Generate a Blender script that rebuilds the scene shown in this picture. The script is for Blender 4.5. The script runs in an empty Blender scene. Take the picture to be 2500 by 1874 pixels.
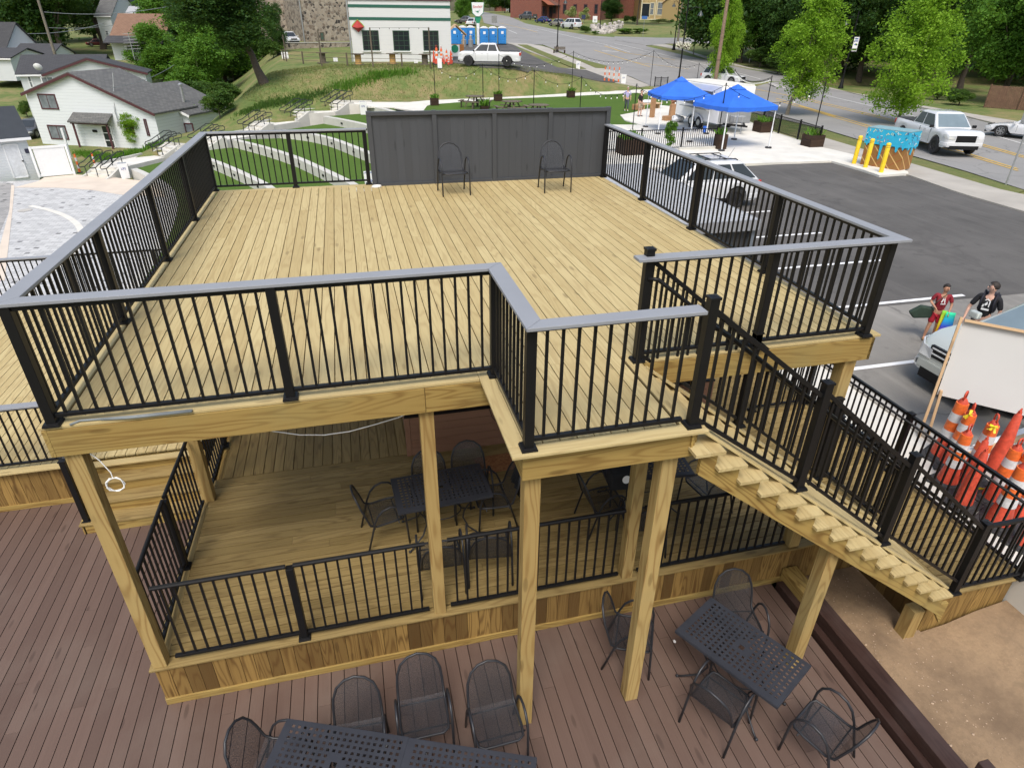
import bpy, math, random
import numpy as np
from mathutils import Vector, Matrix, noise
R=math.radians
rnd=random.Random(7)
SC=bpy.context.scene; COL=SC.collection
# ------------------------------------------------------------ camera (solved from the photograph)
CF=1541.86; CYAW=.2459; CP=-.518; CR=.0097
CC=Vector((2.5816,-5.0874,2.8747))
cF=Vector((math.sin(CYAW)*math.cos(CP),math.cos(CYAW)*math.cos(CP),math.sin(CP)))
_r=Vector((math.cos(CYAW),-math.sin(CYAW),0)); _u=_r.cross(cF)
cR=_r*math.cos(CR)+_u*math.sin(CR); cU=-_r*math.sin(CR)+_u*math.cos(CR)
cam=bpy.data.cameras.new('camera'); camo=bpy.data.objects.new('camera',cam); COL.objects.link(camo)
cam.sensor_width=36; cam.lens=CF/2500*36; cam.clip_start=.05; cam.clip_end=2000
m=Matrix.Identity(4)
for i in range(3):
    m[i][0]=cR[i]; m[i][1]=cU[i]; m[i][2]=-cF[i]; m[i][3]=CC[i]
camo.matrix_world=m; SC.camera=camo
# ------------------------------------------------------------ light
w=bpy.data.worlds.new('World'); SC.world=w; w.use_nodes=True
nt=w.node_tree; bg=nt.nodes['Background']; sky=nt.nodes.new('ShaderNodeTexSky')
sky.sky_type='NISHITA'; sky.sun_disc=False; sky.sun_elevation=R(58); sky.sun_rotation=R(200)
sky.air_density=1.6; sky.dust_density=4; sky.ozone_density=.8
nt.links.new(sky.outputs[0],bg.inputs[0]); bg.inputs[1].default_value=.115
sl=bpy.data.lights.new('sun','SUN'); sl.energy=1.5; sl.angle=R(22); sl.color=(1,.97,.92)
so=bpy.data.objects.new('sun',sl); COL.objects.link(so)
sd=Vector((math.sin(R(200))*math.cos(R(58)),math.cos(R(200))*math.cos(R(58)),math.sin(R(58))))
so.rotation_euler=sd.to_track_quat('Z','Y').to_euler()
SC.view_settings.view_transform='Standard'; SC.view_settings.look='None'
SC.view_settings.exposure=.72; SC.view_settings.gamma=1
# ------------------------------------------------------------ measuring helpers: points of the place seen at photo pixels (2500 px wide)
def ray(X,Y): return cF+cR*((X-1250)/CF)-cU*((Y-937)/CF)
def Z(f,x,y):
    ox,oy,s=f; return ox+x/s, oy+y/s
Z1=(0,0,3.528);Z2=(500,0,3.528);Z3=(1000,0,3.528);Z4=(1500,0,3.528);Z5=(1875,0,3.528);Z6=(1875,600,3.528)
Z7=(1400,1350,3.165);Z8=(400,1474,2.212);Z9=(1875,1404,3.528);ZB=(500,950,2.764);ZC=(1200,950,2.764)
ZR=(1875,950,3.528);ZL=(1450,200,5.53);ZT=(1200,0,5.53);ZU=(1600,0,5.53);ZA=(450,180,4.424)
def atz(p,z):
    d=ray(*p); return CC+d*((z-CC.z)/d.z)
def P_(y): return float(np.interp(y,[60,67,75,90,100,136,200,400],[-3.05,-2.5,-1.9,-.8,0,1.9,4.6,9]))
def sm(t): t=min(1,max(0,t)); return t*t*(3-2*t)
_sx=[-13,-12.5,-9.8,-6,-3,.3,3.6,8,20,34,60]
_sy=[43.5,45.8,49,50.3,51.3,54,55,55.5,59,63,66]; _sz=[-6.2,-5.7,-5.2,-4.66,-4.14,-3.64,-3.12,-3.1,-3.08,-3.08,-3.08]
def V_(y): return float(np.interp(y,[0,40,48,60,75,120,200,400],[-6.45,-6.45,-6.5,-7.2,-7.0,-4.6,-1,3]))
def h(x,y):
    ys=float(np.interp(x,_sx,_sy)); zs=float(np.interp(x,_sx,_sz))
    if y<ys:
        if y<43.5 or x>-13.5:
            xb=float(np.interp(y,[-8,-1.3,8.2,16,48,53],[8.7,10.0,8.6,8.6,7.6,4.2]))
            lo=-6.45 if y>9.5 else -4.4
            if x<-13: lo=-6.4
            if y<9.5 and x<-9: lo=-6.45
            t=sm((x-xb+.6)/.6); return lo+(-3.07-lo)*t if y>-.3 else (-4.4 if x<7.6 else -3.8)
    if x<-13.5:
        b=V_(y) if y>43.5 else -6.4
        return b if x<-14.5 else b
    T=float(np.interp(x,[-18,-10,-4,2,19,26,34,60],[-7.2,-5.6,-1.5,-.75,-.75,-1.9,-3.0,-3.05]))
    if y<61: return zs+(T-zs)*sm((y-ys)/max(.5,61-ys)) if x<30 else zs+(P_(y)-zs)*sm((y-ys)/2)
    t=min(1,(y-61)/34); rr=(T+(P_(95)-T)*t) if y<95 else P_(y)
    if x>34: rr=P_(y)
    elif x>26: rr+=(P_(y)-rr)*((x-26)/8)
    g=sm((x+15)/12); return V_(y)*(1-g)+rr*g
def atg(p,off=0):
    d=ray(*p); t=8.
    st=.4
    while t<700:
        q=CC+d*t
        if q.z<h(q.x,q.y)+off:
            a,b=t-st,t
            for _ in range(14):
                c=(a+b)/2; q=CC+d*c
                if q.z<h(q.x,q.y)+off: b=c
                else: a=c
            return CC+d*b
        st=.4 if t<150 else 2; t+=st
    return CC+d*400
def topz(b,py):   # height of the point standing over b that shows at pixel row py
    lo,hi=b.z-2,b.z+60
    for _ in range(40):
        mi=(lo+hi)/2; d=Vector((b.x,b.y,mi))-CC
        if 937-CF*d.dot(cU)/d.dot(cF)>py: lo=mi
        else: hi=mi
    return lo
def ppos(X,Y,z):
    d=Vector((X,Y,z))-CC; return 1250+CF*d.dot(cR)/d.dot(cF),937-CF*d.dot(cU)/d.dot(cF)
class Plane:    # vertical plane through two ground points: pixel -> point of the facade
    def __init__(s,A,B):
        s.A=Vector(A); d=Vector(B)-s.A; d.z=0; s.L=d.length; s.u=d.normalized(); s.n=Vector((s.u.y,-s.u.x,0))
        if s.n.dot(CC-s.A)<0: s.n=-s.n
    def p(s,px): 
        d=ray(*px); q=CC+d*((s.A-CC).dot(s.n)/d.dot(s.n)); return ((q-s.A).dot(s.u), q.z-s.A.z)
    def w(s,u,z,o=0): return s.A+s.u*u+Vector((0,0,z))+s.n*o
# ------------------------------------------------------------ materials
MATS={}
def newmat(n):
    m=bpy.data.materials.new(n); m.use_nodes=True; t=m.node_tree; b=t.nodes['Principled BSDF']; return m,t,b
def N(t,k,**kw):
    n=t.nodes.new('ShaderNode'+k)
    for a,v in kw.items():
        if a.startswith('i_'):
            n.inputs[a[2:].replace('_',' ')].default_value=v
        else: setattr(n,a,v)
    return n
def ramp(t,fac,stops):
    r=t.nodes.new('ShaderNodeValToRGB'); e=r.color_ramp.elements
    while len(e)<len(stops): e.new(.5)
    for x,(p,c) in zip(e,stops): x.position=p; x.color=(*c,1)
    t.links.new(fac,r.inputs[0]); return r.outputs[0]
def mixc(t,f,a,b,mode='MIX'):
    n=t.nodes.new('ShaderNodeMix'); n.data_type='RGBA'; n.blend_type=mode
    for s,v in ((0,f),(6,a),(7,b)):
        if hasattr(v,'node'): t.links.new(v,n.inputs[s])
        elif s==0: n.inputs[0].default_value=v
        else: n.inputs[s].default_value=(*v,1)
    return n.outputs[2]
def math_(t,op,a,b=None):
    n=t.nodes.new('ShaderNodeMath'); n.operation=op
    for i,v in enumerate((a,b)):
        if v is None: continue
        if hasattr(v,'node'): t.links.new(v,n.inputs[i])
        else: n.inputs[i].default_value=v
    return n.outputs[0]
def coords(t,kind='Object',scale=(1,1,1)):
    if kind=='gc':
        a=t.nodes.new('ShaderNodeAttribute'); a.attribute_name='gc'; o=a.outputs['Vector']
    else: o=t.nodes.new('ShaderNodeTexCoord').outputs[kind]
    mp=t.nodes.new('ShaderNodeMapping'); mp.inputs['Scale'].default_value=scale; t.links.new(o,mp.inputs[0]); return mp.outputs[0]
def noise_(t,v,scale,detail=3,rough=.55,dist=0):
    n=t.nodes.new('ShaderNodeTexNoise'); n.inputs['Scale'].default_value=scale; n.inputs['Detail'].default_value=detail
    n.inputs['Roughness'].default_value=rough; n.inputs['Distortion'].default_value=dist; t.links.new(v,n.inputs['Vector']); return n.outputs[0]
def bump(t,b,hgt,s=.3,d=.01):
    n=t.nodes.new('ShaderNodeBump'); n.inputs['Strength'].default_value=s; n.inputs['Distance'].default_value=d
    t.links.new(hgt,n.inputs['Height']); t.links.new(n.outputs[0],b.inputs['Normal'])
def flat(n,c,rough=.5,metal=0,var=.12,sc=6,bmp=0,spec=.5,coat=0):
    if n in MATS: return MATS[n]
    m,t,b=newmat(n); v=coords(t); nz=noise_(t,v,sc,4)
    a=tuple(x*(1-var) for x in c); d=tuple(min(1,x*(1+var)) for x in c)
    t.links.new(ramp(t,nz,[(.3,a),(.7,d)]),b.inputs['Base Color'])
    b.inputs['Roughness'].default_value=rough; b.inputs['Metallic'].default_value=metal
    b.inputs['Specular IOR Level'].default_value=spec
    if coat: b.inputs['Coat Weight'].default_value=coat; b.inputs['Coat Roughness'].default_value=.05
    if bmp: bump(t,b,noise_(t,v,sc*6,3),bmp,.01)
    MATS[n]=m; return m
def tone(t):
    a=t.nodes.new('ShaderNodeAttribute'); a.attribute_name='tone'; return a.outputs['Fac']
def wood(n,light,dark,grain,rough=.6,freq=55,stain=None,gs=.5):
    m,t,b=newmat(n)
    v=coords(t,'gc',(.55,5.5,5.5)); c1=noise_(t,v,1,1.5,.5,.15)
    s=math_(t,'SINE',math_(t,'MULTIPLY',c1,freq)); s=math_(t,'MULTIPLY_ADD',s,.5); s.node.inputs[2].default_value=.5
    s=math_(t,'POWER',s,3)
    fine=noise_(t,coords(t,'gc',(2.2,60,60)),1,2)
    base=ramp(t,tone(t),[(0,dark),(.45,tuple((x+y)/2 for x,y in zip(light,dark))),(1,light)])
    msk=noise_(t,coords(t,'gc',(.4,1.5,1.5)),1.3,2)
    f=math_(t,'MULTIPLY',s,math_(t,'MULTIPLY',msk,gs*1.7))
    c=mixc(t,f,base,grain)
    c=mixc(t,math_(t,'MULTIPLY',fine,.35),c,grain)
    if stain:
        st=ramp(t,noise_(t,coords(t,'Object'),.8,5,.6),[(.5,(0,0,0)),(.72,(1,1,1))])
        c=mixc(t,math_(t,'MULTIPLY',st,.45),c,stain)
    kn=N(t,'TexVoronoi'); kn.inputs['Scale'].default_value=1; t.links.new(coords(t,'gc',(1.3,5,5)),kn.inputs['Vector'])
    k=ramp(t,kn.outputs['Distance'],[(0,(1,1,1)),(.1,(.7,.7,.7)),(.14,(0,0,0))])
    c=mixc(t,math_(t,'MULTIPLY',k,.5),c,tuple(x*.4 for x in grain))
    t.links.new(c,b.inputs['Base Color']); b.inputs['Roughness'].default_value=rough; b.inputs['Specular IOR Level'].default_value=.25
    bump(t,b,fine,.25,.004); MATS[n]=m; return m
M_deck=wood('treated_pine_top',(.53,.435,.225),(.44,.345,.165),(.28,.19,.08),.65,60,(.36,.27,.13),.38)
M_deck2=wood('treated_pine_lower_shade',(.33,.242,.10),(.23,.165,.062),(.13,.08,.028),.65,60,(.17,.125,.055),.55)  # olive-brown lower boards, shade under the raised deck put into the colour
M_beam=wood('treated_pine_beam',(.41,.285,.09),(.31,.215,.07),(.17,.095,.026),.65,70,(.27,.235,.10),.85)
M_skirt=wood('treated_pine_skirt',(.35,.22,.07),(.085,.05,.018),(.10,.05,.015),.65,80,None,.8)
M_comp=wood('brown_composite',(.145,.096,.077),(.106,.069,.055),(.085,.052,.041),.6,20,(.16,.122,.10),.15)
M_cedar=wood('cedar_panel',(.30,.165,.11),(.26,.14,.09),(.20,.10,.065),.6,30,None,.3)
M_sleeper=wood('creosoted_timber',(.058,.034,.028),(.036,.018,.015),(.02,.01,.008),.5,50,(.10,.075,.07),.5)
M_2x4=wood('stud_lumber',(.62,.45,.28),(.52,.35,.2),(.4,.24,.12),.7,40,None,.3)
M_grayw=wood('weathered_wood',(.17,.145,.11),(.11,.09,.07),(.07,.055,.04),.8,40,None,.4)
M_darkw=wood('dark_planter_wood',(.06,.035,.022),(.035,.02,.013),(.02,.012,.01),.7,40,None,.4)
M_sleg=wood('post_pine',(.43,.315,.13),(.36,.25,.095),(.21,.12,.038),.65,60,(.30,.25,.12),.7)
M_black=flat('black_metal',(.008,.008,.009),.5,0,.15,3,0,.25)
M_blk2=flat('black_rail_gloss',(.0075,.0075,.0085),.45,0,.1,3,0,.25)
M_cap=flat('grey_cap_board',(.245,.255,.28),.55,0,.05,2,.1,.3)
M_chair=flat('dark_steel',(.022,.023,.028),.42,.1,.1,5)
M_conc=flat('pale_concrete',(.62,.60,.55),.85,0,.09,1.2,.1)
M_conc2=flat('wall_concrete',(.50,.49,.455),.85,0,.08,1.5,.1)
M_kerb=flat('kerb_concrete',(.42,.40,.37),.9,0,.15,2,.2)
M_walk=flat('pavement_concrete',(.36,.335,.30),.9,0,.12,.7,.15)
M_tanc=flat('tan_concrete',(.58,.50,.42),.9,0,.08,.8,.1)
M_white=flat('white_paint',(.78,.78,.79),.5,0,.03,2)
M_whitec=flat('white_car_paint',(.60,.61,.635),.25,0,.02,1,0,.5,.6)
M_silver=flat('silver_green_paint',(.50,.53,.50),.28,.25,.03,1,0,.5,.6)
M_tyre=flat('tyre_rubber',(.018,.018,.02),.8)
M_rim=flat('alloy',(.45,.46,.48),.3,.8)
M_rimd=flat('dark_alloy',(.03,.03,.035),.35,.5)
M_glassd=flat('dark_glass',(.022,.027,.032),.07,0,.2,1,0,.6)
M_glassb=flat('sky_reflection_glass',(.16,.21,.24),.08,0,.15,1,0,.8)  # lighter glass: reflected sky put into the base colour
M_lamp=flat('clear_lamp',(.62,.64,.66),.12,.3)
M_red=flat('red_lamp',(.42,.03,.02),.25)
M_orange=flat('cone_orange',(.74,.15,.03),.5,0,.25,14)
M_cred=flat('cone_red',(.55,.07,.035),.6,0,.25,14)
M_refl=flat('reflective_white',(.60,.61,.63),.45,0,.18,16)
M_rubber=flat('cone_rubber',(.03,.03,.033),.75,0,.2,8,.3)
M_yel=flat('bollard_yellow',(.80,.55,.02),.45,0,.04)
M_blue=flat('canopy_blue',(.02,.13,.62),.6,0,.1,1.5,.1)
M_pblue=flat('toilet_blue',(.03,.24,.62),.45,0,.08,2)
M_alu=flat('galvanised',(.42,.43,.45),.4,.6,.08)
M_sidew=flat('white_siding',(.70,.73,.77),.55,0,.03,1)
M_trimw=flat('white_trim',(.75,.76,.78),.5,0,.03)
M_trimr=flat('maroon_trim',(.075,.022,.028),.55)
M_dkgrey=flat('charcoal_composite',(.048,.052,.06),.6,0,.06,1.2)
M_steel=flat('rail_green_black',(.015,.02,.018),.5)
M_flower=flat('petals',(.75,.72,.6),.8,0,.2,20)
M_soil=flat('soil',(.06,.04,.025),.95)
M_skin=flat('skin',(.42,.22,.14),.55,0,.05,8); M_skin2=flat('fair_skin',(.55,.33,.25),.55,0,.05,8)
M_hair=flat('dark_hair',(.02,.014,.011),.7); M_hairg=flat('grey_hair',(.45,.42,.38),.8)
def transp(n,c,alpha,rough=.4):
    m,t,b=newmat(n); b.inputs['Base Color'].default_value=(*c,1); b.inputs['Roughness'].default_value=rough
    b.inputs['Alpha'].default_value=alpha; MATS[n]=m; return m
def meshmat():
    m,t,b=newmat('woven_steel_mesh'); b.inputs['Base Color'].default_value=(.03,.032,.038,1); b.inputs['Roughness'].default_value=.4
    v=coords(t,'Object',(1,1,1)); n=N(t,'TexVoronoi'); n.inputs['Scale'].default_value=210; t.links.new(v,n.inputs['Vector'])
    a=ramp(t,n.outputs['Distance'],[(.3,(.12,)*3),(.55,(.80,)*3)]); t.links.new(a,b.inputs['Alpha']); return m
M_mesh=meshmat()
def asphalt(n,c,crack,cs=.35,mottle=.15,streak=False):
    m,t,b=newmat(n); v=coords(t); a=noise_(t,v,40,2); g=noise_(t,v,.25,5,.65)
    base=ramp(t,g,[(.3,tuple(x*(1-mottle) for x in c)),(.7,tuple(x*(1+mottle) for x in c))])
    base=mixc(t,math_(t,'MULTIPLY',a,.35),base,tuple(x*1.5 for x in c))
    if streak:
        k1=ramp(t,noise_(t,coords(t,'Object',(2.2,.18,1)),1,4,.7),[(.5,(0,0,0)),(.75,(1,1,1))]); base=mixc(t,math_(t,'MULTIPLY',k1,.5),base,tuple(x*1.7 for x in c))
        k2=ramp(t,noise_(t,coords(t,'Object',(.5,.5,1)),1.4,6,.75),[(.58,(0,0,0)),(.66,(1,1,1))]); base=mixc(t,math_(t,'MULTIPLY',k2,.45),base,tuple(x*.5 for x in c))
        sp=N(t,'TexVoronoi'); sp.inputs['Scale'].default_value=1.1; t.links.new(v,sp.inputs['Vector']); s3=ramp(t,sp.outputs['Distance'],[(.05,(1,1,1)),(.09,(0,0,0))]); base=mixc(t,math_(t,'MULTIPLY',s3,.5),base,tuple(x*.45 for x in c))
    vo=N(t,'TexVoronoi',feature='DISTANCE_TO_EDGE'); vo.inputs['Scale'].default_value=cs
    wv=N(t,'TexNoise'); wv.inputs['Scale'].default_value=1.5; wv.inputs['Detail'].default_value=5; t.links.new(v,wv.inputs['Vector'])
    vv=mixc(t,.25,(0,0,0),(0,0,0),'ADD'); nn=vv.node; t.links.new(v,nn.inputs[6]); t.links.new(wv.outputs['Color'],nn.inputs[7]); nn.inputs[0].default_value=.8
    t.links.new(vv,vo.inputs['Vector'])
    cr=ramp(t,vo.outputs['Distance'],[(0,(1,1,1)),(.012,(0,0,0))])
    msk=ramp(t,noise_(t,v,.12,3),[(.42,(0,0,0)),(.6,(1,1,1))])
    base=mixc(t,math_(t,'MULTIPLY',math_(t,'MULTIPLY',cr,msk),crack),base,tuple(x*.35 for x in c))
    t.links.new(base,b.inputs['Base Color']); b.inputs['Roughness'].default_value=.9; bump(t,b,a,.4,.01); return m
M_road=asphalt('road_asphalt',(.215,.21,.205),.8,.25,.13)
M_lotnew=asphalt('dark_asphalt',(.078,.073,.069),.25,.12,.38,True)
M_lotold=asphalt('old_asphalt',(.19,.18,.165),.8,.3,.28,True)
def ground_mat(n,stops,s1,s2,fine,bs=.6):
    m,t,b=newmat(n); v=coords(t); a=noise_(t,v,s1,6,.62); f=noise_(t,v,fine,3,.7); mm=noise_(t,v,s2,4,.6)
    x=math_(t,'ADD',math_(t,'MULTIPLY',a,.6),math_(t,'MULTIPLY',mm,.4)); c=ramp(t,x,stops)
    c=mixc(t,math_(t,'MULTIPLY',f,.5),c,tuple(q*.45 for q in stops[0][1]),'MIX')
    t.links.new(c,b.inputs['Base Color']); b.inputs['Roughness'].default_value=.95; b.inputs['Specular IOR Level'].default_value=.15
    bump(t,b,f,bs,.05); return m
M_lawn=ground_mat('dry_lawn',[(.36,(.29,.23,.12)),(.45,(.20,.205,.08)),(.54,(.12,.18,.05)),(.66,(.06,.13,.028))],.22,1.7,9)
M_turf=ground_mat('artificial_turf',[(.3,(.07,.13,.022)),(.7,(.095,.165,.028))],.3,1,40,.3)
M_strip=ground_mat('verge_grass',[(.35,(.20,.19,.08)),(.6,(.12,.16,.05))],.6,3,14)
def gravel():
    m,t,b=newmat('tan_gravel'); v=coords(t)
    a=noise_(t,v,1.1,6,.65); n=N(t,'TexVoronoi'); n.inputs['Scale'].default_value=120; n.inputs['Randomness'].default_value=1; t.links.new(v,n.inputs['Vector'])
    s=ramp(t,n.outputs['Distance'],[(.0,(.75,)*3),(.35,(.1,)*3)]); pick=ramp(t,n.outputs['Color'],[(.9,(0,0,0)),(.94,(1,1,1))])
    c=ramp(t,a,[(.3,(.17,.115,.07)),(.5,(.29,.20,.12)),(.7,(.37,.255,.15))])
    c=mixc(t,math_(t,'MULTIPLY',noise_(t,v,30,3),.45),c,(.13,.085,.05))
    c=mixc(t,math_(t,'MULTIPLY',ramp(t,noise_(t,v,7,5,.75),[(.48,(0,0,0)),(.62,(1,1,1))]),.35),c,(.15,.10,.06))
    c=mixc(t,math_(t,'MULTIPLY',pick,math_(t,'MULTIPLY',s,.9)),c,(.55,.45,.34))
    t.links.new(c,b.inputs['Base Color']); b.inputs['Roughness'].default_value=.95; bump(t,b,s,.5,.02); return m
M_gravel=gravel()
def pavers(n,c1,c2,dk,mort,bw=.34,bh=.22,rot=0):
    m,t,b=newmat(n); v=coords(t); v.node.inputs['Rotation'].default_value=(0,0,rot)
    br=N(t,'TexBrick'); br.inputs['Scale'].default_value=1; br.inputs['Brick Width'].default_value=bw; br.inputs['Row Height'].default_value=bh
    br.inputs['Mortar Size'].default_value=.012; br.inputs['Bias'].default_value=-.2
    br.inputs['Color1'].default_value=(*c1,1); br.inputs['Color2'].default_value=(*c2,1); br.inputs['Mortar'].default_value=(*mort,1)
    t.links.new(v,br.inputs['Vector'])
    vo=N(t,'TexVoronoi'); vo.inputs['Scale'].default_value=2.6; vo.inputs['Randomness'].default_value=.35; t.links.new(v,vo.inputs['Vector'])
    vo.distance='CHEBYCHEV'
    pk=ramp(t,vo.outputs['Color'],[(.70,(0,0,0)),(.74,(1,1,1))]); sz=ramp(t,vo.outputs['Distance'],[(.26,(1,1,1)),(.29,(0,0,0))])
    c=mixc(t,math_(t,'MULTIPLY',pk,sz),br.outputs[0],dk); t.links.new(c,b.inputs['Base Color']); b.inputs['Roughness'].default_value=.9; return m
M_paver=pavers('grey_pavers',(.50,.50,.50),(.36,.36,.365),(.15,.15,.155),(.27,.27,.27),.42,.30,.06)
M_paverd=pavers('dark_pavers',(.33,.32,.31),(.24,.235,.23),(.08,.08,.08),(.2,.2,.2),.42,.30,.06)
def brick(n,c1,c2,mo,bw,bh,ms=.01,kind='Object'):
    m,t,b=newmat(n); v=coords(t,kind); br=N(t,'TexBrick'); br.inputs['Scale'].default_value=1; br.inputs['Brick Width'].default_value=bw
    br.inputs['Row Height'].default_value=bh; br.inputs['Mortar Size'].default_value=ms
    for k,c in (('Color1',c1),('Color2',c2),('Mortar',mo)): br.inputs[k].default_value=(*c,1)
    t.links.new(v,br.inputs['Vector']); c=mixc(t,math_(t,'MULTIPLY',noise_(t,v,1.5,5),.4),br.outputs[0],c2)
    t.links.new(c,b.inputs['Base Color']); b.inputs['Roughness'].default_value=.85; return m
M_shingle=brick('grey_shingles',(.40,.41,.43),(.34,.35,.37),(.24,.25,.265),.25,.13,.012)
M_roof=brick('roof_shingles',(.15,.15,.145),(.10,.10,.10),(.05,.05,.05),.5,.22,.02,'gc')
M_roofb=brick('brown_shingles',(.24,.14,.09),(.18,.10,.065),(.1,.06,.04),.4,.2,.02,'gc')
M_roofd=brick('dark_shingles',(.06,.06,.065),(.045,.045,.05),(.025,.025,.025),.5,.22,.02,'gc')
M_brick=brick('red_brick',(.24,.065,.04),(.17,.045,.03),(.22,.17,.14),.4,.12,.012,'gc')
def siding(n,c,rowh=.2,dk=.55):
    m,t,b=newmat(n); v=coords(t,'gc'); s=N(t,'SeparateXYZ'); t.links.new(v,s.inputs[0])
    f=math_(t,'FRACT',math_(t,'DIVIDE',s.outputs[1],rowh)); e=ramp(t,f,[(0,tuple(x*dk for x in c)),(.10,c),(1,c)])
    t.links.new(e,b.inputs['Base Color']); b.inputs['Roughness'].default_value=.6; bump(t,b,f,.8,.03); return m
M_sid=siding('lap_siding',(.72,.755,.80),.26,.62); M_sid2=siding('fine_siding',(.66,.69,.73),.16,.75); M_sidy=siding('tan_siding',(.42,.31,.15),.15,.8)
def stonem(n):
    m,t,b=newmat(n); v=coords(t,'gc'); vo=N(t,'TexVoronoi'); vo.inputs['Scale'].default_value=2.8; t.links.new(v,vo.inputs['Vector'])
    ed=N(t,'TexVoronoi',feature='DISTANCE_TO_EDGE'); ed.inputs['Scale'].default_value=2.8; t.links.new(v,ed.inputs['Vector'])
    c=ramp(t,vo.outputs['Color'],[(.12,(.035,.03,.028)),(.3,(.17,.13,.10)),(.55,(.36,.31,.25)),(.8,(.26,.21,.16)),(.92,(.07,.06,.055))])
    e=ramp(t,ed.outputs['Distance'],[(.03,(1,1,1)),(.08,(0,0,0))]); c=mixc(t,math_(t,'MULTIPLY',e,.8),c,(.30,.27,.23))
    t.links.new(c,b.inputs['Base Color']); b.inputs['Roughness'].default_value=.9; bump(t,b,ed.outputs['Distance'],.8,.05); return m
M_stone=stonem('field_stone')
def osb():
    m,t,b=newmat('strand_board'); v=coords(t); vo=N(t,'TexVoronoi'); vo.inputs['Scale'].default_value=26; t.links.new(coords(t,'Object',(1,2.2,1)),vo.inputs['Vector'])
    t.links.new(ramp(t,vo.outputs['Color'],[(.1,(.20,.08,.03)),(.9,(.36,.17,.07))]),b.inputs['Base Color']); b.inputs['Roughness'].default_value=.7; return m
M_osb=osb()
def leafm(n,c1,c2,c3,tr=.35):
    m,t,b=newmat(n); v=coords(t); a=noise_(t,v,.55,4,.6); oi=N(t,'ObjectInfo')
    x=math_(t,'ADD',math_(t,'MULTIPLY',a,.65),math_(t,'MULTIPLY',tone(t),.35))
    c=ramp(t,x,[(.25,c1),(.5,c2),(.75,c3)]); t.links.new(c,b.inputs['Base Color']); b.inputs['Roughness'].default_value=.6
    b.inputs['Specular IOR Level'].default_value=.25
    tl=N(t,'BsdfTranslucent'); t.links.new(mixc(t,.5,c,(.25,.35,.03),'MIX'),tl.inputs[0]); mx=N(t,'MixShader'); mx.inputs[0].default_value=tr
    t.links.new(b.outputs[0],mx.inputs[1]); t.links.new(tl.outputs[0],mx.inputs[2]); t.links.new(mx.outputs[0],t.nodes['Material Output'].inputs[0]); return m
L_light=leafm('bright_leaves',(.12,.25,.012),(.20,.38,.022),(.31,.50,.05),.45)
L_mid=leafm('mid_leaves',(.05,.13,.014),(.09,.215,.022),(.15,.30,.035),.35)
L_dark=leafm('dark_leaves',(.014,.045,.009),(.028,.078,.013),(.055,.12,.022),.25)
L_shrub=leafm('shrub_leaves',(.03,.075,.015),(.055,.12,.02),(.10,.17,.03),.25)
M_bark=flat('bark',(.075,.058,.045),.9,0,.3,8,.5); M_barkl=flat('grey_bark',(.17,.15,.12),.9,0,.25,8,.4)
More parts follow.
